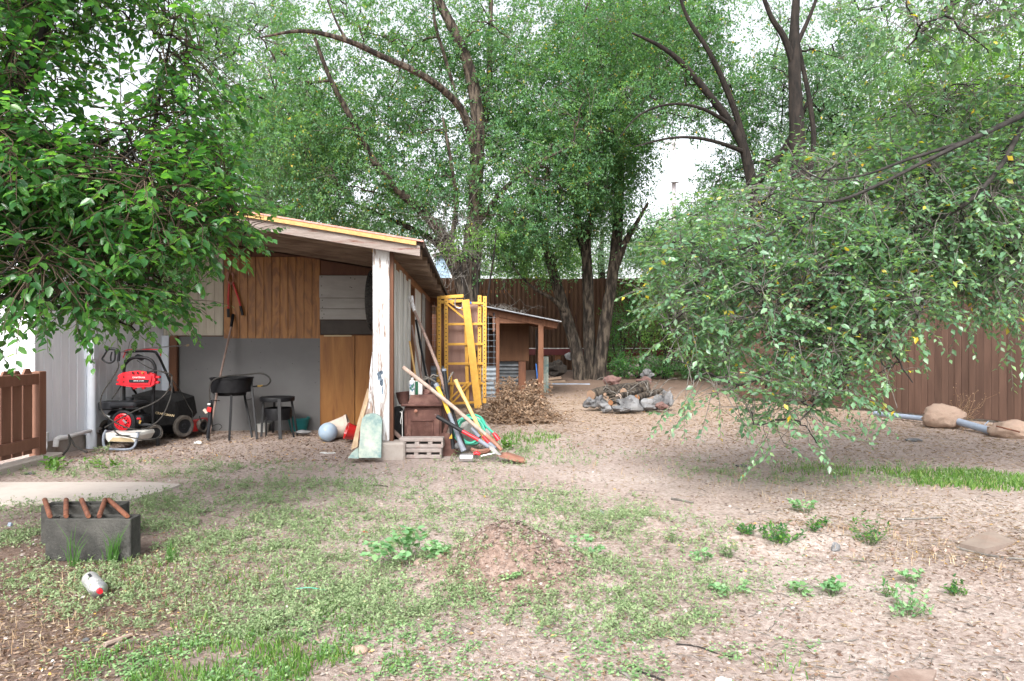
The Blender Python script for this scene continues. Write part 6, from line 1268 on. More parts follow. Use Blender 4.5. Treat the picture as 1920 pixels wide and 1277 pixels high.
# three-stemmed elm
t2 = thing('elm_tree', 'three-stemmed elm with leaning trunks standing in front of the metal fence', 'tree', (P(1115, 700, 17.2).x, 17.2, 0))
stems = [('trunk', [(1090, 730, 17.1), (1086, 690, 17.1), (1079, 650, 17.1), (1067, 610, 17.1), (1042, 528, 17.0), (1024, 460, 17.0), (1008, 400, 16.9), (985, 320, 16.8)], (.20, .165, .150, .140, .130, .11, .085, .05)),
         ('trunk', [(1108, 730, 17.35), (1106, 680, 17.35), (1104, 612, 17.3), (1102, 528, 17.2), (1099, 440, 17.2), (1112, 400, 17.1), (1128, 330, 17.0)], (.19, .15, .14, .14, .12, .09, .05)),
         ('trunk', [(1122, 730, 17.1), (1126, 680, 17.1), (1134, 612, 17.1), (1147, 528, 17.0), (1158, 430, 17.0), (1161, 330, 16.9), (1164, 220, 16.8), (1170, 100, 16.7), (1174, 0, 16.6)], (.19, .160, .155, .135, .13, .12, .11, .09, .06)),
         ('branch', [(1099, 470, 17.2), (1082, 420, 17.2), (1088, 350, 17.2), (1070, 250, 17)], (.13, .12, .09, .05)), ('branch', [(1153, 505, 17.0), (1172, 455, 16.9), (1190, 425, 16.8), (1215, 380, 16.7)], (.10, .08, .06, .03)),
         ('branch', [(1040, 490, 17.0), (1000, 430, 17.2), (960, 400, 17.3), (925, 395, 17.3)], (.09, .07, .05, .02)), ('branch', [(1060, 585, 17.0), (1035, 560, 16.8), (1000, 540, 16.6), (960, 500, 16.5)], (.07, .05, .03, .015)),
         ('branch', [(1164, 260, 16.9), (1190, 200, 16.5), (1230, 160, 16.3), (1290, 130, 16)], (.06, .05, .04, .02))]
E2 = [(e[0], e[1], e[2] + .7, *e[3:]) for e in [(1040, 400, 16.5, 120, 75, 1.6), (1130, 380, 16.4, 80, 70, 1.5), (1150, 200, 16.2, 110, 170, 1.8), (1000, 480, 16.2, 90, 40, 1.2), (1100, 300, 16.2, 130, 110, 1.6), (1170, 60, 16.2, 150, 110, 1.8), (1190, 440, 16.4, 40, 40, .8, .7), (1150, -100, 16, 330, 100, 2, .2), (940, 430, 16.5, 80, 60, 1.2)]]
bg_tree(t2, 'bark_elm', stems, E2, 2300, 54, .30, .070, M['leaf_elm'])
# leaning limbs, centre right
t3 = thing('leaning_tree', 'dark tree with limbs leaning up to the left above the gap of white sky', 'tree', (P(1440, 640, 13.2).x, 13.2, 0))
stems = [('trunk', [(1446, 765, 13.2), (1440, 640, 13.2), (1430, 520, 13.2), (1418, 400, 13.2), (1398, 290, 13.1), (1372, 235, 13.0), (1335, 185, 12.8), (1280, 120, 12.6), (1235, 85, 12.4), (1185, 62, 12.2)], (.16, .14, .125, .11, .09, .075, .065, .052, .036, .015)),
         ('branch', [(1402, 310, 13.1), (1385, 230, 13.0), (1355, 150, 12.8), (1325, 90, 12.6), (1290, 35, 12.5), (1270, -20, 12.4)], (.075, .065, .055, .045, .035, .02)),
         ('branch', [(1395, 285, 13.1), (1350, 268, 12.6), (1300, 258, 12.2), (1250, 260, 11.9), (1190, 275, 11.6)], (.045, .035, .028, .02, .01)), ('branch', [(1372, 235, 13.0), (1320, 205, 12.5), (1260, 195, 12.1), (1200, 215, 11.8), (1160, 260, 11.6)], (.04, .03, .022, .015, .008)),
         ('branch', [(1410, 350, 13.1), (1470, 280, 13.2), (1520, 180, 13.2)], (.08, .06, .03))]
bg_tree(t3, 'bark_dark', stems, [(1300, 100, 13.9, 120, 100, 1.3), (1250, 190, 13.6, 110, 70, 1.1, .7), (1370, 180, 14.2, 80, 90, 1.1), (1290, 430, 13.6, 90, 60, 1.2, .8), (1430, 330, 14.6, 90, 90, 1.1), (1240, 20, 13.8, 160, 60, 1.3), (1350, 350, 14.4, 60, 60, .9, 1.3), (1390, 260, 14.6, 40, 60, .8, 1)], 1100, 54, .24, .060, M['leaf_elm'], tw='twig_grey')
# upright dark trunk, upper right
t4 = thing('dark_trunk_tree', 'upright tree with a dark forked reddish trunk at the upper right', 'tree', (P(1497, 640, 12.4).x, 12.4, 0))
stems = [('trunk', [(1500, 775, 12.4), (1500, 640, 12.4), (1499, 450, 12.4), (1496, 300, 12.4), (1492, 200, 12.4), (1489, 110, 12.4), (1490, 40, 12.4), (1496, -40, 12.4)], (.19, .17, .15, .135, .12, .10, .075, .05)),
         ('branch', [(1489, 125, 12.4), (1470, 70, 12.3), (1445, 30, 12.2), (1420, -40, 12.1)], (.07, .06, .045, .03)), ('branch', [(1491, 90, 12.4), (1512, 45, 12.4), (1530, 0, 12.4), (1550, -60, 12.4)], (.045, .035, .03, .015)),
         ('branch', [(1499, 400, 12.5), (1525, 280, 12.7), (1518, 190, 12.8), (1502, 110, 12.9), (1490, 40, 13)], (.06, .05, .045, .04, .02))]
bg_tree(t4, 'bark_dark', stems, [(1570, 130, 13.6, 120, 100, 1.0), (1440, 160, 14.2, 60, 90, 1.0, .6), (1600, 30, 13.4, 140, 50, .9, .5), (1540, 260, 14.0, 110, 70, 1.0), (1500, 10, 14.2, 120, 50, 1.0, .3)], 760, 50, .24, .060, M['leaf_right'])
# bright crown behind the right tree
t5 = thing('broad_tree', 'bright green full tree crown filling the upper right behind the drooping boughs', 'tree', (P(1690, 640, 14).x, 14.5, 0))
stems = [('trunk', [(1700, 750, 14.5), (1700, 500, 14.5), (1690, 350, 14.5), (1680, 220, 14.5)], (.2, .18, .14, .06)), ('branch', [(1700, 420, 14.5), (1760, 300, 14.3), (1820, 200, 14.2)], (.09, .07, .03)), ('branch', [(1695, 400, 14.5), (1620, 300, 14.3), (1570, 230, 14)], (.09, .07, .03))]
bg_tree(t5, 'bark_dark', stems, [(1700, 220, 14.5, 190, 110, 1.6), (1600, 330, 14.4, 170, 110, 1.5), (1850, 180, 14, 150, 130, 1.6), (1740, 330, 14.2, 220, 110, 1.5), (1960, 280, 14, 150, 200, 1.6, .6), (1520, 430, 14, 130, 90, 1.3), (1700, 480, 14.5, 260, 90, 1.5), (1800, 70, 14.4, 150, 60, 1.2, .9), (1640, 110, 14.8, 100, 60, 1.2, .8)], 2300, 48, .26, .070, M['leaf_bright'], holes=False)
# trees beyond the fence
far = [('far_tree', 'pale blue-green tree top seen just over the metal fence, right of the three stems', (1235, 470, 26, 60, 45, 2.0), 'leaf_far', 300), ('far_tree', 'bright foliage beyond the metal fence between the elm trunk and the leaning stems', (985, 480, 25, 120, 60, 2.0), 'leaf_bright', 420),
       ('far_tree', 'light green tree beyond the fence filling the space under the right boughs', (1350, 450, 24, 130, 90, 2.0), 'leaf_bright', 520), ('far_tree', 'tree beyond the fence directly behind the three stems', (1130, 470, 27, 90, 60, 2.0), 'leaf_elm_grey', 300), ('far_tree', 'tree rising beyond the house roof at the far left', (60, 420, 22, 190, 120, 2.0), 'leaf_elm', 520),
       ('far_tree', 'tree behind the shed roof under the grey crown', (690, 440, 22, 120, 55, 1.6), 'leaf_elm_grey', 300)]
for nm, lab, e, lm, n in far:
    r = thing(nm, lab, 'tree', (P(e[0], 640, e[2]).x, e[2], 0), 0, 'trees beyond the metal fence'); bg_tree(r, 'bark_dark', [('trunk', [(e[0], 690, e[2]), (e[0] + 4, 600, e[2]), (e[0] - 3, e[1] + 20, e[2]), (e[0], e[1] - e[4] * .6, e[2])], (.2, .16, .13, .05))], [e], n, 40, .42, .085, M[lm], holes=False)

# shrubs and creepers against the back fence
def shrub(label, E, n, lm='leaf_shrub', leaf=.055, crad=.16, per=26, cat='shrub', nm='shrub', droop=.1):
    c = E[0]; r = thing(nm, label, cat, (P(c[0], 640, c[2]).x, c[2], 0)); bz = r.location
    stems = [('stem', [Vector((bz.x + random.uniform(-.1, .1), c[2], 0)), P(e[0] * .5 + c[0] * .5, (e[1] + 700) / 2, (e[2] + c[2]) / 2), P(e[0], e[1], e[2]), P(e[0] + random.uniform(-10, 10), e[1] - e[4] * .7, e[2])], (.025, .02, .014, .006)) for e in E]
    bg_tree(r, 'bark_dark', stems, E, n, per, crad, leaf, M[lm], holes=False, twigshow=.5, droop=droop)
shrub('tall dark green shrub against the metal fence, right of the three-stemmed elm', [(1165, 610, 18.2, 34, 60, .5), (1180, 560, 18.2, 30, 40, .4), (1150, 650, 18, 30, 30, .4), (1215, 600, 18.2, 40, 70, .5)], 300)
shrub('bushy bright green shrub before the metal fence, left of the drooping boughs', [(1245, 600, 17.5, 55, 55, .6), (1290, 560, 17.5, 60, 50, .6), (1262, 540, 17.6, 50, 30, .5), (1320, 620, 17.3, 60, 60, .6), (1240, 480, 17.8, 50, 50, .5)], 620, 'leaf_bright', .055)
shrub('low leafy creeper spilling over the stone wall at the back', [(1200, 680, 17.4, 60, 22, .4), (1260, 690, 17.2, 60, 18, .4), (1160, 690, 17.3, 30, 15, .3), (1330, 690, 16.8, 60, 20, .4)], 320, 'leaf_shrub', .05, .14, 24, 'creeper', 'creeper')
shrub('dark bush in the shade behind the drooping boughs by the board fence', [(1400, 660, 14.5, 80, 60, .6), (1480, 640, 14, 80, 80, .6), (1350, 640, 15, 50, 60, .5)], 220, 'leaf_shrub')
shrub('leafy shoot with thin grey twigs growing from the elm trunk above the scaffold', [(895, 455, 13.9, 55, 26, .35), (860, 470, 13.9, 30, 20, .3), (930, 440, 13.8, 40, 14, .3)], 60, 'leaf_bright', .055, .16, 24, 'shoot', 'leafy_shoot')
# bare twig tangle round the trunk above the shed roof
segs = []
for k in range(150):
    a = np.array(P(rng.uniform(790, 900), rng.uniform(410, 520), rng.uniform(13.4, 14.3))); d = rng.normal(size=3) * np.array([1, .5, 1]); segs.append((bez(a, a + d * rng.uniform(.25, .6), .05, 6, .08), np.linspace(.006, .002, 6)))
o = np_tubes('bare_twigs', segs, M['twig_grey'], None, 'stuff', 3); tag(o, 'tangle of thin bare grey twigs round the elm trunk above the shed eave', 'twigs')
segs = []
for k in range(40):
    a = np.zeros(3); a[0] = rng.uniform(XC(925), XC(985)); a[1] = CY + rng.uniform(0, .8); a[2] = pa.z + slope * (a[0] - pa.x) + .01; d = rng.normal(size=3) * np.array([1, .6, .25]); d[2] = abs(d[2]); segs.append((bez(a, a + d * rng.uniform(.12, .28), .05, 6, .08), np.linspace(.004, .0015, 6)))
o = np_tubes('roof_twigs', segs, M['twig_grey'], None, 'stuff', 3); tag(o, 'wisps of dry twigs scattered on the coop roof', 'twigs')
# litter and lichen clumps on the shed roof
pos = []; 
for k in range(2500):
    u = rng.uniform(-1.9, .25); v = rng.uniform(1.2, 6.8); q = SW(u, v, roofz(u) + .012 + rng.uniform(0, .02)); pos.append(tuple(q))
pos = np.array(pos); n = len(pos); o = leaf_cloud('roof_litter', pos, rng.normal(size=(n, 3)) * [1, 1, .2], np.array([0, 0, 1.]) + rng.normal(size=(n, 3)) * .3, rng.uniform(.03, .06, n), M['litter'], None); tag(o, 'fallen dry leaves lying on the shed roof', 'leaf litter')

# ------------------------------------------------------------------ dry brush pile
M['brush_twig'] = mat('brush_twig', rgb(.13, .085, .06), rgb(.30, .22, .16), rough=.9, scale=18)
bp_ = thing('brush_pile', 'heap of dead branches with curled brown leaves beside the yellow scaffold', 'brush pile', (P(970, 800, 8.9).x, 8.9, 0))
segs = []; LP = []; LD = []
for k in range(560):
    th = rng.uniform(0, 2 * math.pi); r0 = rng.random() ** .6; cx, cy = P(968, 0, 8.9).x, 8.9; x = cx + .42 * r0 * math.cos(th); y = cy + .45 * r0 * math.sin(th)
    h = .44 * max(0, 1 - r0 ** 1.7) * (1 + .25 * math.sin(3 * th + 1)) + .03; a = np.array([x, y, rng.uniform(.0, h)]); d = np.array([math.cos(th) * .8 + rng.normal() * .5, math.sin(th) * .6 + rng.normal() * .5, rng.normal() * .35 + .1]); L_ = rng.uniform(.15, .38); e = a + d * L_ * .6; e[2] = max(.015, e[2]); p = bez(a, e, .03, 6, .05); segs.append((p, np.linspace(.006, .002, 6)))
    m = 13; t = rng.random(m); q = a + (e - a) * t[:, None] + rng.normal(size=(m, 3)) * .022; LP.append(q); LD.append(rng.normal(size=(m, 3)) * .8 + [0, 0, -.5])
for k in range(9):
    a = np.array(P(rng.uniform(955, 1000), rng.uniform(745, 775), 8.9)); e = np.array(P(1010 + rng.normal() * 12, 722 + rng.normal() * 8, 8.9)); p = bez(a, e, .05, 6, .04); segs.append((p, np.linspace(.005, .0015, 6)))
    for m in range(26): t = rng.random(); LP.append((a + (e - a) * t + rng.normal(size=3) * .03)[None]); LD.append(rng.normal(size=(1, 3)) + [0, 0, -.5])
for k in range(60):
    a = np.array([P(965, 0, 8.9).x + rng.normal() * .35, 8.7 + rng.normal() * .35, .02]); d = rng.normal(size=3) * [1, .6, .25]; d[2] = abs(d[2]); segs.append((bez(a, a + d * rng.uniform(.2, .45), .02, 6, .04), np.linspace(.005, .002, 6)))
np_tubes('dead_branches', segs, M['brush_twig'], bp_, 'stuff', 4); LP = np.concatenate(LP); LD = np.concatenate(LD); LP[:, 2] = np.maximum(LP[:, 2], .01); n = len(LP)
leaf_cloud('dry_leaves', LP, LD, rng.normal(size=(n, 3)), rng.uniform(.028, .055, n), M['dry_leaf'], bp_, LM * np.array([1, .8, 2.2]), LMq)
# dried weed by the concrete footings
dw = thing('dry_weed', 'brittle dried weed with tiny seed heads standing behind the round footing', 'weed', tuple(G(1808, 800)))
segs = []; LP = []
for k in range(26):
    a = np.array(P(1800 + rng.normal() * 9, 798, 8.1)); a[2] = 0; e = np.array(P(1815 + rng.normal() * 26, rng.uniform(725, 785), 8.1 + rng.normal() * .1)); p = bez(a, e, .02, 6, .05); segs.append((p, np.linspace(.0028, .001, 6)))
    for m in range(10): LP.append(p[rng.integers(2, 6)] + rng.normal(size=3) * .018)
np_tubes('stems', segs, M['straw'], dw, 'stuff', 3); LP = np.array(LP); leaf_cloud('seed_heads', LP, rng.normal(size=LP.shape), rng.normal(size=LP.shape), rng.uniform(.012, .022, len(LP)), M['dry_leaf'], dw)

# ------------------------------------------------------------------ ground cover
def sample(n, ymin=1.7, ymax=12, p=1.5):
    """points on the yard, thinning with distance"""
    t = rng.random(n); y = (ymin ** (1 - p) + t * (ymax ** (1 - p) - ymin ** (1 - p))) ** (1 / (1 - p)) if p != 1 else ymin * (ymax / ymin) ** t
    x = (rng.random(n) * 2 - 1) * (y * .78 + .6); return x, y
def pxpy(x, y): return 960 + FP * x / y, HZ + FP * CH / y
def zone(x, y, Z):
    d = np.zeros(len(x))
    for (px, py, rx, ry, a) in Z:
        g = G(px, py); gx = rx * g.y / FP; y0 = CH * FP / (py + ry - HZ); y1 = CH * FP / (max(py - ry, 665) - HZ); q = np.where(y < g.y, (g.y - y) / (g.y - y0), (y - g.y) / (y1 - g.y)); e = ((x - g.x) / gx) ** 2 + q ** 2
        d = np.maximum(d, a * np.clip(1.5 - e, 0, 1))
    return d
def blocked(x, y):
    b = ((x > -4.7) & (x < -2.34) & (y > 4.33 + .12 * vn(x, y, 6, 77)) & (y < 4.92) & (x < -2.36 + (y - 4.3) * .03)) | (x < -3.9) & (y > 4.5) & (y < 9) | ((x > -2.20) & (x < -1.78) & (y > 3.20) & (y < 3.58))
    b |= (x > -1.25) & (x < -.55) & (y > 5.9) & (y < 6.7); return b
def place(x, y, m): x, y = x[m], y[m]; return np.stack([x, y, gh(x, y)], 1)
WZ = [(430, 965, 360, 66, 1.0), (820, 1010, 500, 90, .45), (300, 1060, 260, 90, .4), (120, 970, 170, 60, .9), (260, 882, 260, 16, .8), (640, 1010, 220, 60, .75), (330, 1120, 180, 60, .35), (980, 955, 260, 40, .6), (1130, 985, 110, 40, .8), (1290, 1040, 120, 30, .4), (1020, 862, 260, 14, .55), (760, 900, 300, 20, .25), (1250, 1090, 160, 40, .5), (1560, 890, 300, 22, .7), (600, 1130, 330, 70, .6), (1150, 1150, 200, 50, .4), (980, 830, 110, 22, .7), (430, 1010, 200, 40, .7), (520, 880, 220, 12, .35), (900, 990, 200, 25, .5)]
x, y = sample(300000, p=1.9); D = zone(x, y, WZ) * np.clip(vn(x, y, 5, 11) * 1.7 - .25, 0, 1) * np.clip(vn(x, y, 17, 12) * 2.0 - .35, 0.05, 1); m = (rng.random(len(x)) < D * .72) & ~blocked(x, y)
pos = place(x, y, m); n = len(pos); print('weed stems', n)
# upright weeds: stem with small narrow leaves
k = 7; t = rng.random((n, k)) ; h = rng.uniform(.015, .055, n) * (.6 + .7 * vn(pos[:, 0], pos[:, 1], 2.3, 15)); lean_ = rng.normal(size=(n, 2)) * .35
P3 = np.repeat(pos[:, None, :], k, 1); P3[:, :, 2] += t * h[:, None]; P3[:, :, 0] += lean_[:, None, 0] * t * h[:, None]; P3[:, :, 1] += lean_[:, None, 1] * t * h[:, None]; P3 = P3.reshape(-1, 3); N = len(P3)
fw = rng.normal(size=(N, 3)) * [1, 1, .4] + [0, 0, .55]; r = np.clip(np.repeat(rng.random(n), k) * .6 + rng.random(N) * .4, 0, 1)
o = leaf_cloud('low_weeds', P3, fw, rng.normal(size=(N, 3)) * .5 + [0, 0, 1], rng.uniform(.008, .019, N) * (1 + .12 * np.clip(P3[:, 1] - 3, 0, 6)), M['weed'], None, rnd=r, wid=.75); tag(o, 'patchy grey-green low weeds covering the dirt yard', 'weeds', kind='stuff')
CZ = [(480, 1235, 330, 60, 1), (780, 1150, 330, 80, .8), (900, 1220, 230, 60, .7), (1000, 960, 230, 35, .7), (1230, 1130, 220, 70, .45), (1150, 1230, 300, 50, .5), (700, 1090, 160, 50, .5), (300, 900, 200, 14, .35), (1450, 1090, 240, 50, .25), (1340, 1190, 160, 50, .5), (500, 960, 260, 50, .4), (1640, 885, 200, 18, .5)]
x, y = sample(330000, p=2.3, ymax=9); D = zone(x, y, CZ) * np.clip(vn(x, y, 7, 21) * 2.2 - .6, 0, 1) * np.clip(vn(x, y, 30, 22) * 2.2 - .5, 0, 1); m = (rng.random(len(x)) < D) & ~blocked(x, y); pos = place(x, y, m); n = len(pos); print('clover', n)
pos[:, 2] += rng.uniform(.002, .016, n); o = leaf_cloud('clover_patches', pos, rng.normal(size=(n, 3)) * [1, 1, .15], np.array([0, 0, 1.]) + rng.normal(size=(n, 3)) * .28, rng.uniform(.006, .013, n) * (1 + .1 * np.clip(pos[:, 1] - 3, 0, 6)), M['clover'], None, wid=1.9); tag(o, 'mats of tiny bright clover leaves spread over the near ground', 'ground cover', kind='stuff')
GZ = [(430, 1250, 260, 45, 1), (560, 1190, 120, 60, .5), (1820, 900, 170, 20, 1.3), (330, 1060, 90, 60, .25), (440, 1130, 120, 70, .3), (1040, 850, 60, 12, .5), (985, 822, 60, 14, .8), (640, 1240, 120, 30, .6), (205, 1050, 60, 10, .6), (1560, 880, 150, 12, .4), (1500, 1240, 100, 30, .08)]
def blades(name, label, Zs, num, hmin, hmax, m_, p=2.0, w=.0022, thr=.5):
    x, y = sample(num, p=p, ymax=9); D = zone(x, y, Zs) * np.clip(vn(x, y, 9, 31) * 2.0 - thr, 0, 1); m = (rng.random(len(x)) < D) & ~blocked(x, y); pos = place(x, y, m); n = len(pos); print(name, n)
    h = rng.uniform(hmin, hmax, n); a = rng.uniform(0, 2 * math.pi, n); s = np.stack([np.cos(a), np.sin(a), np.zeros(n)], 1) * (w * (1 + .15 * (pos[:, 1] - 2)))[:, None]; b = rng.normal(size=(n, 3)) * [.35, .35, 0]; up = np.zeros((n, 3)); up[:, 2] = h
    mid = pos + up * .6 + b * h[:, None] * .35; tip = pos + up + b * h[:, None]; V = np.stack([pos - s, pos + s, mid + s * .7, mid - s * .7, tip], 1).reshape(-1, 3); i = np.arange(n)[:, None] * 5
    F = np.concatenate([i + [0, 1, 2], i + [0, 2, 3], i + [3, 2, 4]]); o = link(name, fast_mesh(name, V, F, m_, False, np.repeat(rng.random(n), 5))); tag(o, label, 'grass', kind='stuff')
blades('grass', 'thin green grass growing in patches at the bottom left and far right', GZ, 120000, .012, .045, M['grass'])
blades('grass', 'bright green grass strip in the shade at the far right before the fence', [(1830, 900, 150, 17, 1.4), (1600, 885, 120, 9, .4), (985, 824, 60, 10, .7)], 260000, .02, .05, M['grass'], p=.6, w=.0026, thr=.2)
blades('dry_grass', 'scattered straw-coloured grass stalks standing in the dirt', [(200, 1130, 180, 120, .12), (1560, 900, 320, 40, .35), (1000, 880, 600, 30, .10), (1700, 1040, 120, 60, .15), (1020, 770, 120, 20, .6), (1350, 800, 300, 20, .2), (500, 860, 400, 12, .15)], 90000, .015, .06, M['straw'], w=.0013)
# pebbles
OCT = np.array([(1, 0, 0), (0, 1, 0), (-1, 0, 0), (0, -1, 0), (0, 0, .7), (0, 0, -.7), (.6, .6, .25), (-.6, -.6, .3)], float)
x, y = sample(36000, p=2.3, ymax=10); m = (rng.random(len(x)) < .25 + .75 * np.clip(vn(x, y, 4, 41) * 1.8 - .4, 0, 1)) & ~blocked(x, y); pos = place(x, y, m)
mx_ = np.stack([rng.normal(size=5200) * .24 - .01, 3.03 + rng.normal(size=5200) * .17], 1); mp_ = np.stack([mx_[:, 0], mx_[:, 1], gh(mx_[:, 0], mx_[:, 1])], 1); pos = np.concatenate([pos, mp_]); n = len(pos)
sz = (.0018 + .0085 * rng.random(n) ** 3.6) * (1 + .1 * np.clip(pos[:, 1] - 3, 0, 6)); sz[-5200:] *= 1.15; prn = rng.random(n); prn[-5200:] *= .72; pos[:, 2] += sz * .15; f_, s_, u_ = frames(rng.normal(size=(n, 3)) * [1, 1, .3], np.array([0, 0, 1.]) + rng.normal(size=(n, 3)) * .3)
K = OCT[:6]; V = pos[:, None, :] + sz[:, None, None] * (K[None, :, 0:1] * f_[:, None] * rng.uniform(.8, 1.5, (n, 1, 1)) + K[None, :, 1:2] * s_[:, None] + K[None, :, 2:3] * u_[:, None]); F = (np.arange(n)[:, None, None] * 6 + np.array([(0, 1, 4), (1, 2, 4), (2, 3, 4), (3, 0, 4)])[None]).reshape(-1, 3)
o = link('gravel', fast_mesh('gravel', V.reshape(-1, 3), F, M['pebble'], False, np.repeat(prn, 6))); tag(o, 'small pink and grey stones scattered through the dirt', 'gravel', kind='stuff'); print('pebbles', n)
# fallen leaves and straw
x, y = sample(95000, p=1.8, ymax=14); dk = zone(x, y, [(100, 1150, 320, 170, 1), (1780, 1010, 330, 90, .9), (1450, 800, 500, 60, 1), (1150, 775, 300, 40, 1), (500, 840, 400, 25, .9)]); m = (rng.random(len(x)) < .10 + .55 * dk) & ~blocked(x, y); pos = place(x, y, m); n = len(pos); pos[:, 2] += rng.uniform(.001, .008, n); print('litter', n)
o = leaf_cloud('leaf_litter', pos, rng.normal(size=(n, 3)) * [1, 1, .25], np.array([0, 0, 1.]) + rng.normal(size=(n, 3)) * .45, rng.uniform(.008, .024, n) * (1 + .08 * np.clip(pos[:, 1] - 3, 0, 8)), M['litter'], None, wid=.9); tag(o, 'dead leaf and bark litter over the bare soil', 'leaf litter', kind='stuff')
x, y = sample(150000, p=1.5, ymax=14); dk = zone(x, y, [(1500, 800, 560, 70, 1), (1150, 790, 300, 50, 1), (1780, 1000, 300, 80, .6), (200, 1130, 250, 120, .4)]); m = (rng.random(len(x)) < .08 + .6 * dk) & ~blocked(x, y); pos = place(x, y, m); n = len(pos); pos[:, 2] += rng.uniform(.001, .010, n); print('straw', n)
o = leaf_cloud('straw_litter', pos, rng.normal(size=(n, 3)) * [1, 1, .15], np.array([0, 0, 1.]) + rng.normal(size=(n, 3)) * .3, rng.uniform(.012, .045, n) * (1 + .16 * np.clip(pos[:, 1] - 4, 0, 8)), M['straw'], None, wid=.09); tag(o, 'dry straw and stalk bits strewn over the ground', 'straw', kind='stuff')
# bay floor chips
n = 4200; u = rng.uniform(-2.8, -.1, n); v = rng.uniform(-.2, 1.85, n); q = np.array([tuple(SW(a, b, .004)) for a, b in zip(u, v)]); q[:, 2] = gh(q[:, 0], q[:, 1]) + rng.uniform(.002, .01, n)
o = leaf_cloud('bark_chips', q, rng.normal(size=(n, 3)) * [1, 1, .25], np.array([0, 0, 1.]) + rng.normal(size=(n, 3)) * .4, rng.uniform(.015, .04, n), M['litter'], None, wid=.7); tag(o, 'bark chips and dry leaves on the floor of the open bay', 'litter', kind='stuff')
# taller sprigs among the low weeds
x, y = sample(26000, p=1.7, ymax=8); D = zone(x, y, [(430, 955, 300, 50, 1), (180, 965, 150, 50, .8), (640, 1000, 150, 50, .8), (1130, 985, 110, 40, .7), (900, 985, 120, 30, .4), (330, 1100, 220, 80, .5), (620, 1140, 250, 60, .35), (260, 882, 200, 14, .8), (1250, 1080, 200, 50, .25)]) * np.clip(vn(x, y, 3.2, 61) * 2.2 - .6, 0, 1); m = (rng.random(len(x)) < D * .55) & ~blocked(x, y); pos = place(x, y, m); n = len(pos); k = 20; print('sprigs', n)
t = rng.random((n, k)) ** .8; h = rng.uniform(.035, .10, n); ln_ = rng.normal(size=(n, 4, 2)) * .45; wh = rng.integers(0, 4, (n, k)); dd = np.take_along_axis(ln_, wh[:, :, None].repeat(2, 2), 1)
Q = np.repeat(pos[:, None, :], k, 1); Q[:, :, :2] += dd * (t * h[:, None])[:, :, None]; Q[:, :, 2] += t * h[:, None]; Q = Q.reshape(-1, 3); N = len(Q)
o = leaf_cloud('weed_sprigs', Q, rng.normal(size=(N, 3)) * [1, 1, .5] + [0, 0, .7], rng.normal(size=(N, 3)) * .5 + [0, 0, 1], rng.uniform(.008, .018, N), M['weed'], None, rnd=np.clip(np.repeat(rng.random(n), k) * .7 + rng.random(N) * .3, 0, 1), wid=.7); tag(o, 'taller feathery weed sprigs crowding the left middle ground', 'weeds', kind='stuff')
segs = []; x, y = sample(900, p=1.6, ymax=10); dk = .35 + .65 * (x > .3); ok = (rng.random(len(x)) < dk) & ~blocked(x, y); x, y = x[ok], y[ok]; z = gh(x, y)
for i in range(len(x)):
    a = rng.uniform(0, math.pi); L_ = rng.uniform(.03, .16); p0 = np.array([x[i], y[i], z[i] + .004]); p1 = p0 + np.array([math.cos(a), math.sin(a) * .8, 0]) * L_; p1[2] = gz(p1[0], p1[1]) + .004; segs.append((bez(p0, p1, .003, 5, .04), np.linspace(.0016, .0007, 5)))
o = np_tubes('fallen_twigs', segs, M['twig_grey'], None, 'stuff', 4); tag(o, 'thin fallen twigs scattered over the dirt, densest at the right', 'twigs')
# clods round the fresh mound and the low bank
bb = MB(); random.seed(77)
for k in range(90):
    if k < 45: a = random.uniform(0, 2 * math.pi); rr = random.uniform(.18, .5); cx_, cy_ = -.01 + rr * math.cos(a), 3.03 + rr * .6 * math.sin(a)
    else: cx_, cy_ = random.uniform(.9, 2.3), random.gauss(3.5, .16)
    s_ = random.uniform(.006, .017); bb.lump((cx_, cy_, gz(cx_, cy_) + s_ * .3), (s_ * 1.2, s_, s_ * .8), k, 1, .35)
tag(bb.build('soil_clods', M['dirt_slab']), 'crumbly soil clods around the mound and along the low bank', 'soil clods', kind='stuff')
# single weeds that can be picked out
def weedplant(label, px, py, w_, h_, kind_='mallow', n=60, leaf=.03, wid=1.6, nm='weed_plant'):
    g = onG(px, py); s = g.y / FP; R_ = w_ * s / 2; H_ = h_ * s; leaf *= 1.25; R_ *= 1.15; n = int(n * 1.3); root = thing(nm, label, 'weed', tuple(g), 0, 'single weeds in the dirt'); segs = []; ns = max(5, n // 7); tips = []
    for k in range(ns):
        a = rng.uniform(0, 2 * math.pi); r_ = R_ * rng.random() ** .6; e = np.array([g.x + r_ * math.cos(a), g.y + r_ * .8 * math.sin(a), g.z + H_ * rng.uniform(.35, 1) * (1.1 - .5 * r_ / R_)]); b0 = np.array([g.x + r_ * .3 * math.cos(a), g.y + r_ * .3 * math.sin(a), g.z]); p = bez(b0, e, .005, 5, .05); segs.append((p, np.linspace(.0018, .0008, 5))); tips.append(p)
    np_tubes('stems', segs, M['weed'], root, 'stuff', 3)
    LP = np.array([tips[rng.integers(0, ns)][rng.integers(1 if wid < 1.2 else 3, 5)] + rng.normal(size=3) * leaf * .25 for k in range(n)]); up = np.array([0, 0, 1.]) + rng.normal(size=(n, 3)) * .35
    leaf_cloud('leaves', LP, rng.normal(size=(n, 3)) * [1, 1, .3] + [0, 0, .15 if wid > 1.2 else .6], up, rng.uniform(.6, 1.1, n) * leaf, M[kind_], root, LK, LFq, wid=wid)
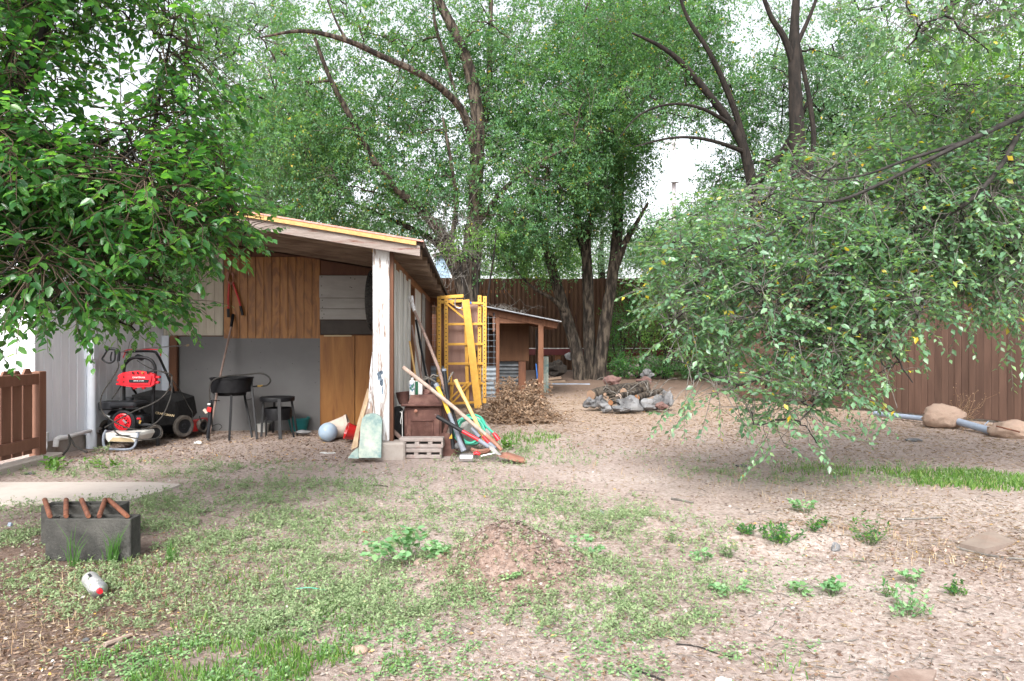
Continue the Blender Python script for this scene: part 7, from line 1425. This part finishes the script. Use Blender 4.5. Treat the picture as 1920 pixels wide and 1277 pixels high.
WP = [('large pale round-leaved mallow left of the dirt mound', 765, 1062, 150, 75, 'mallow', 130, .030, 1.8), ('small mallow sprig at the left foot of the dirt mound', 825, 1072, 60, 25, 'mallow', 26, .022, 1.8), ('mallow trailing down the right side of the dirt mound', 1095, 1052, 70, 50, 'mallow', 50, .020, 1.8), ('domed pale clump of round leaves on bare dirt, upper right', 1512, 960, 66, 28, 'mallow', 70, .020, 1.8),
      ('bushy green weed cluster in the middle right, widest of its row', 1465, 1030, 90, 46, 'leaf_shrub', 170, .022, .9), ('small upright green weed just right of the widest bushy weed', 1525, 1018, 34, 32, 'leaf_shrub', 60, .020, .9), ('tall weed with reddish-brown base, right of centre', 1630, 1028, 80, 66, 'leaf_shrub', 140, .018, .8), ('low green weed left of the widest bushy weed', 1395, 1020, 46, 30, 'leaf_shrub', 60, .020, .9),
      ('leggy weed with yellow-brown tips on the low bank', 1368, 1048, 50, 36, 'weed', 60, .020, .9), ('pale weed tuft left of the leggy weed on the bank', 1322, 1055, 46, 28, 'mallow', 46, .018, 1.2), ('light green weed tuft at the left end of the bank', 1265, 1022, 50, 30, 'weed', 60, .018, .9),
      ('round-leaved clump in the lower right with a thin upright stem', 1560, 1118, 54, 36, 'mallow', 60, .020, 1.8), ('sparse grey-leaved sprig next to the round-leaved clump', 1498, 1112, 50, 26, 'mallow', 34, .020, 1.8), ('spreading silvery weed in the lower right dirt', 1700, 1150, 100, 56, 'mallow', 110, .019, .9), ('upright weed with a bushy top near the lower right edge', 1792, 1118, 34, 44, 'leaf_shrub', 60, .018, .9),
      ('wide flat clover-like clump right of the dirt mound', 1372, 1112, 80, 26, 'mallow', 70, .016, 1.8), ('small weed on the bare soil above the silvery weed', 1715, 1098, 60, 34, 'mallow', 44, .018, 1.4), ('low leafy weed in front of the picket fence kerb', 92, 882, 56, 26, 'grass', 40, .055, .8), ('second broad-leaved weed on the strip right of the kerb', 195, 878, 60, 20, 'grass', 36, .045, .8), ('leafy weed growing out of the tool pile, below the shovel handle', 946, 842, 30, 20, 'grass', 30, .05, .8),
      ('small weed at the front of the dirt mound', 960, 1112, 40, 18, 'clover', 34, .014, 1.6), ('spindly weed rising from the dirt bank at right, far edge', 1665, 1122, 22, 36, 'leaf_shrub', 24, .016, .9), ('tufted weed against the downspout foot', 192, 850, 40, 24, 'weed', 40, .03, .8), ('bushy weed in the pale patch above the dirt mound, right', 1130, 1000, 60, 40, 'weed', 80, .018, .8), ('small weed by the dark rock on the bank', 1545, 988, 30, 22, 'leaf_shrub', 24, .018, .9)]
for a in WP: weedplant(*a)
# grass tufts against the blocks
for lab, px, py, n, hh in (('bright long-bladed grass tuft in front of the right side of the hollow blocks', 208, 1056, 34, 90), ('thin grass tuft with two long blades in front of the middle of the hollow blocks', 140, 1062, 12, 95), ('upright grass tuft in the weeds right of the hollow blocks', 318, 1050, 22, 50)):
    g = onG(px, py); root = thing('grass_tuft', lab, 'grass tuft', tuple(g), 0, 'grass tufts near the hollow blocks'); bb = MB()
    for k in range(n):
        h = hh * g.y / FP * random.uniform(.3, 1); a = random.uniform(0, 2 * math.pi); b0 = g + Vector((random.gauss(0, .016), random.gauss(0, .008), 0)); e = b0 + Vector((math.cos(a) * h * .45, math.sin(a) * h * .2, h)); md = b0 + (e - b0) * .5 + Vector((-math.cos(a) * h * .08, 0, h * .08)); s = Vector((.0022, 0, 0)); bb.add([b0 - s, b0 + s, md + s * .8, md - s * .8, e], [(0, 1, 2, 3), (3, 2, 4)])
    tag(bb.build('blades', M['grass'], root), kind='stuff')
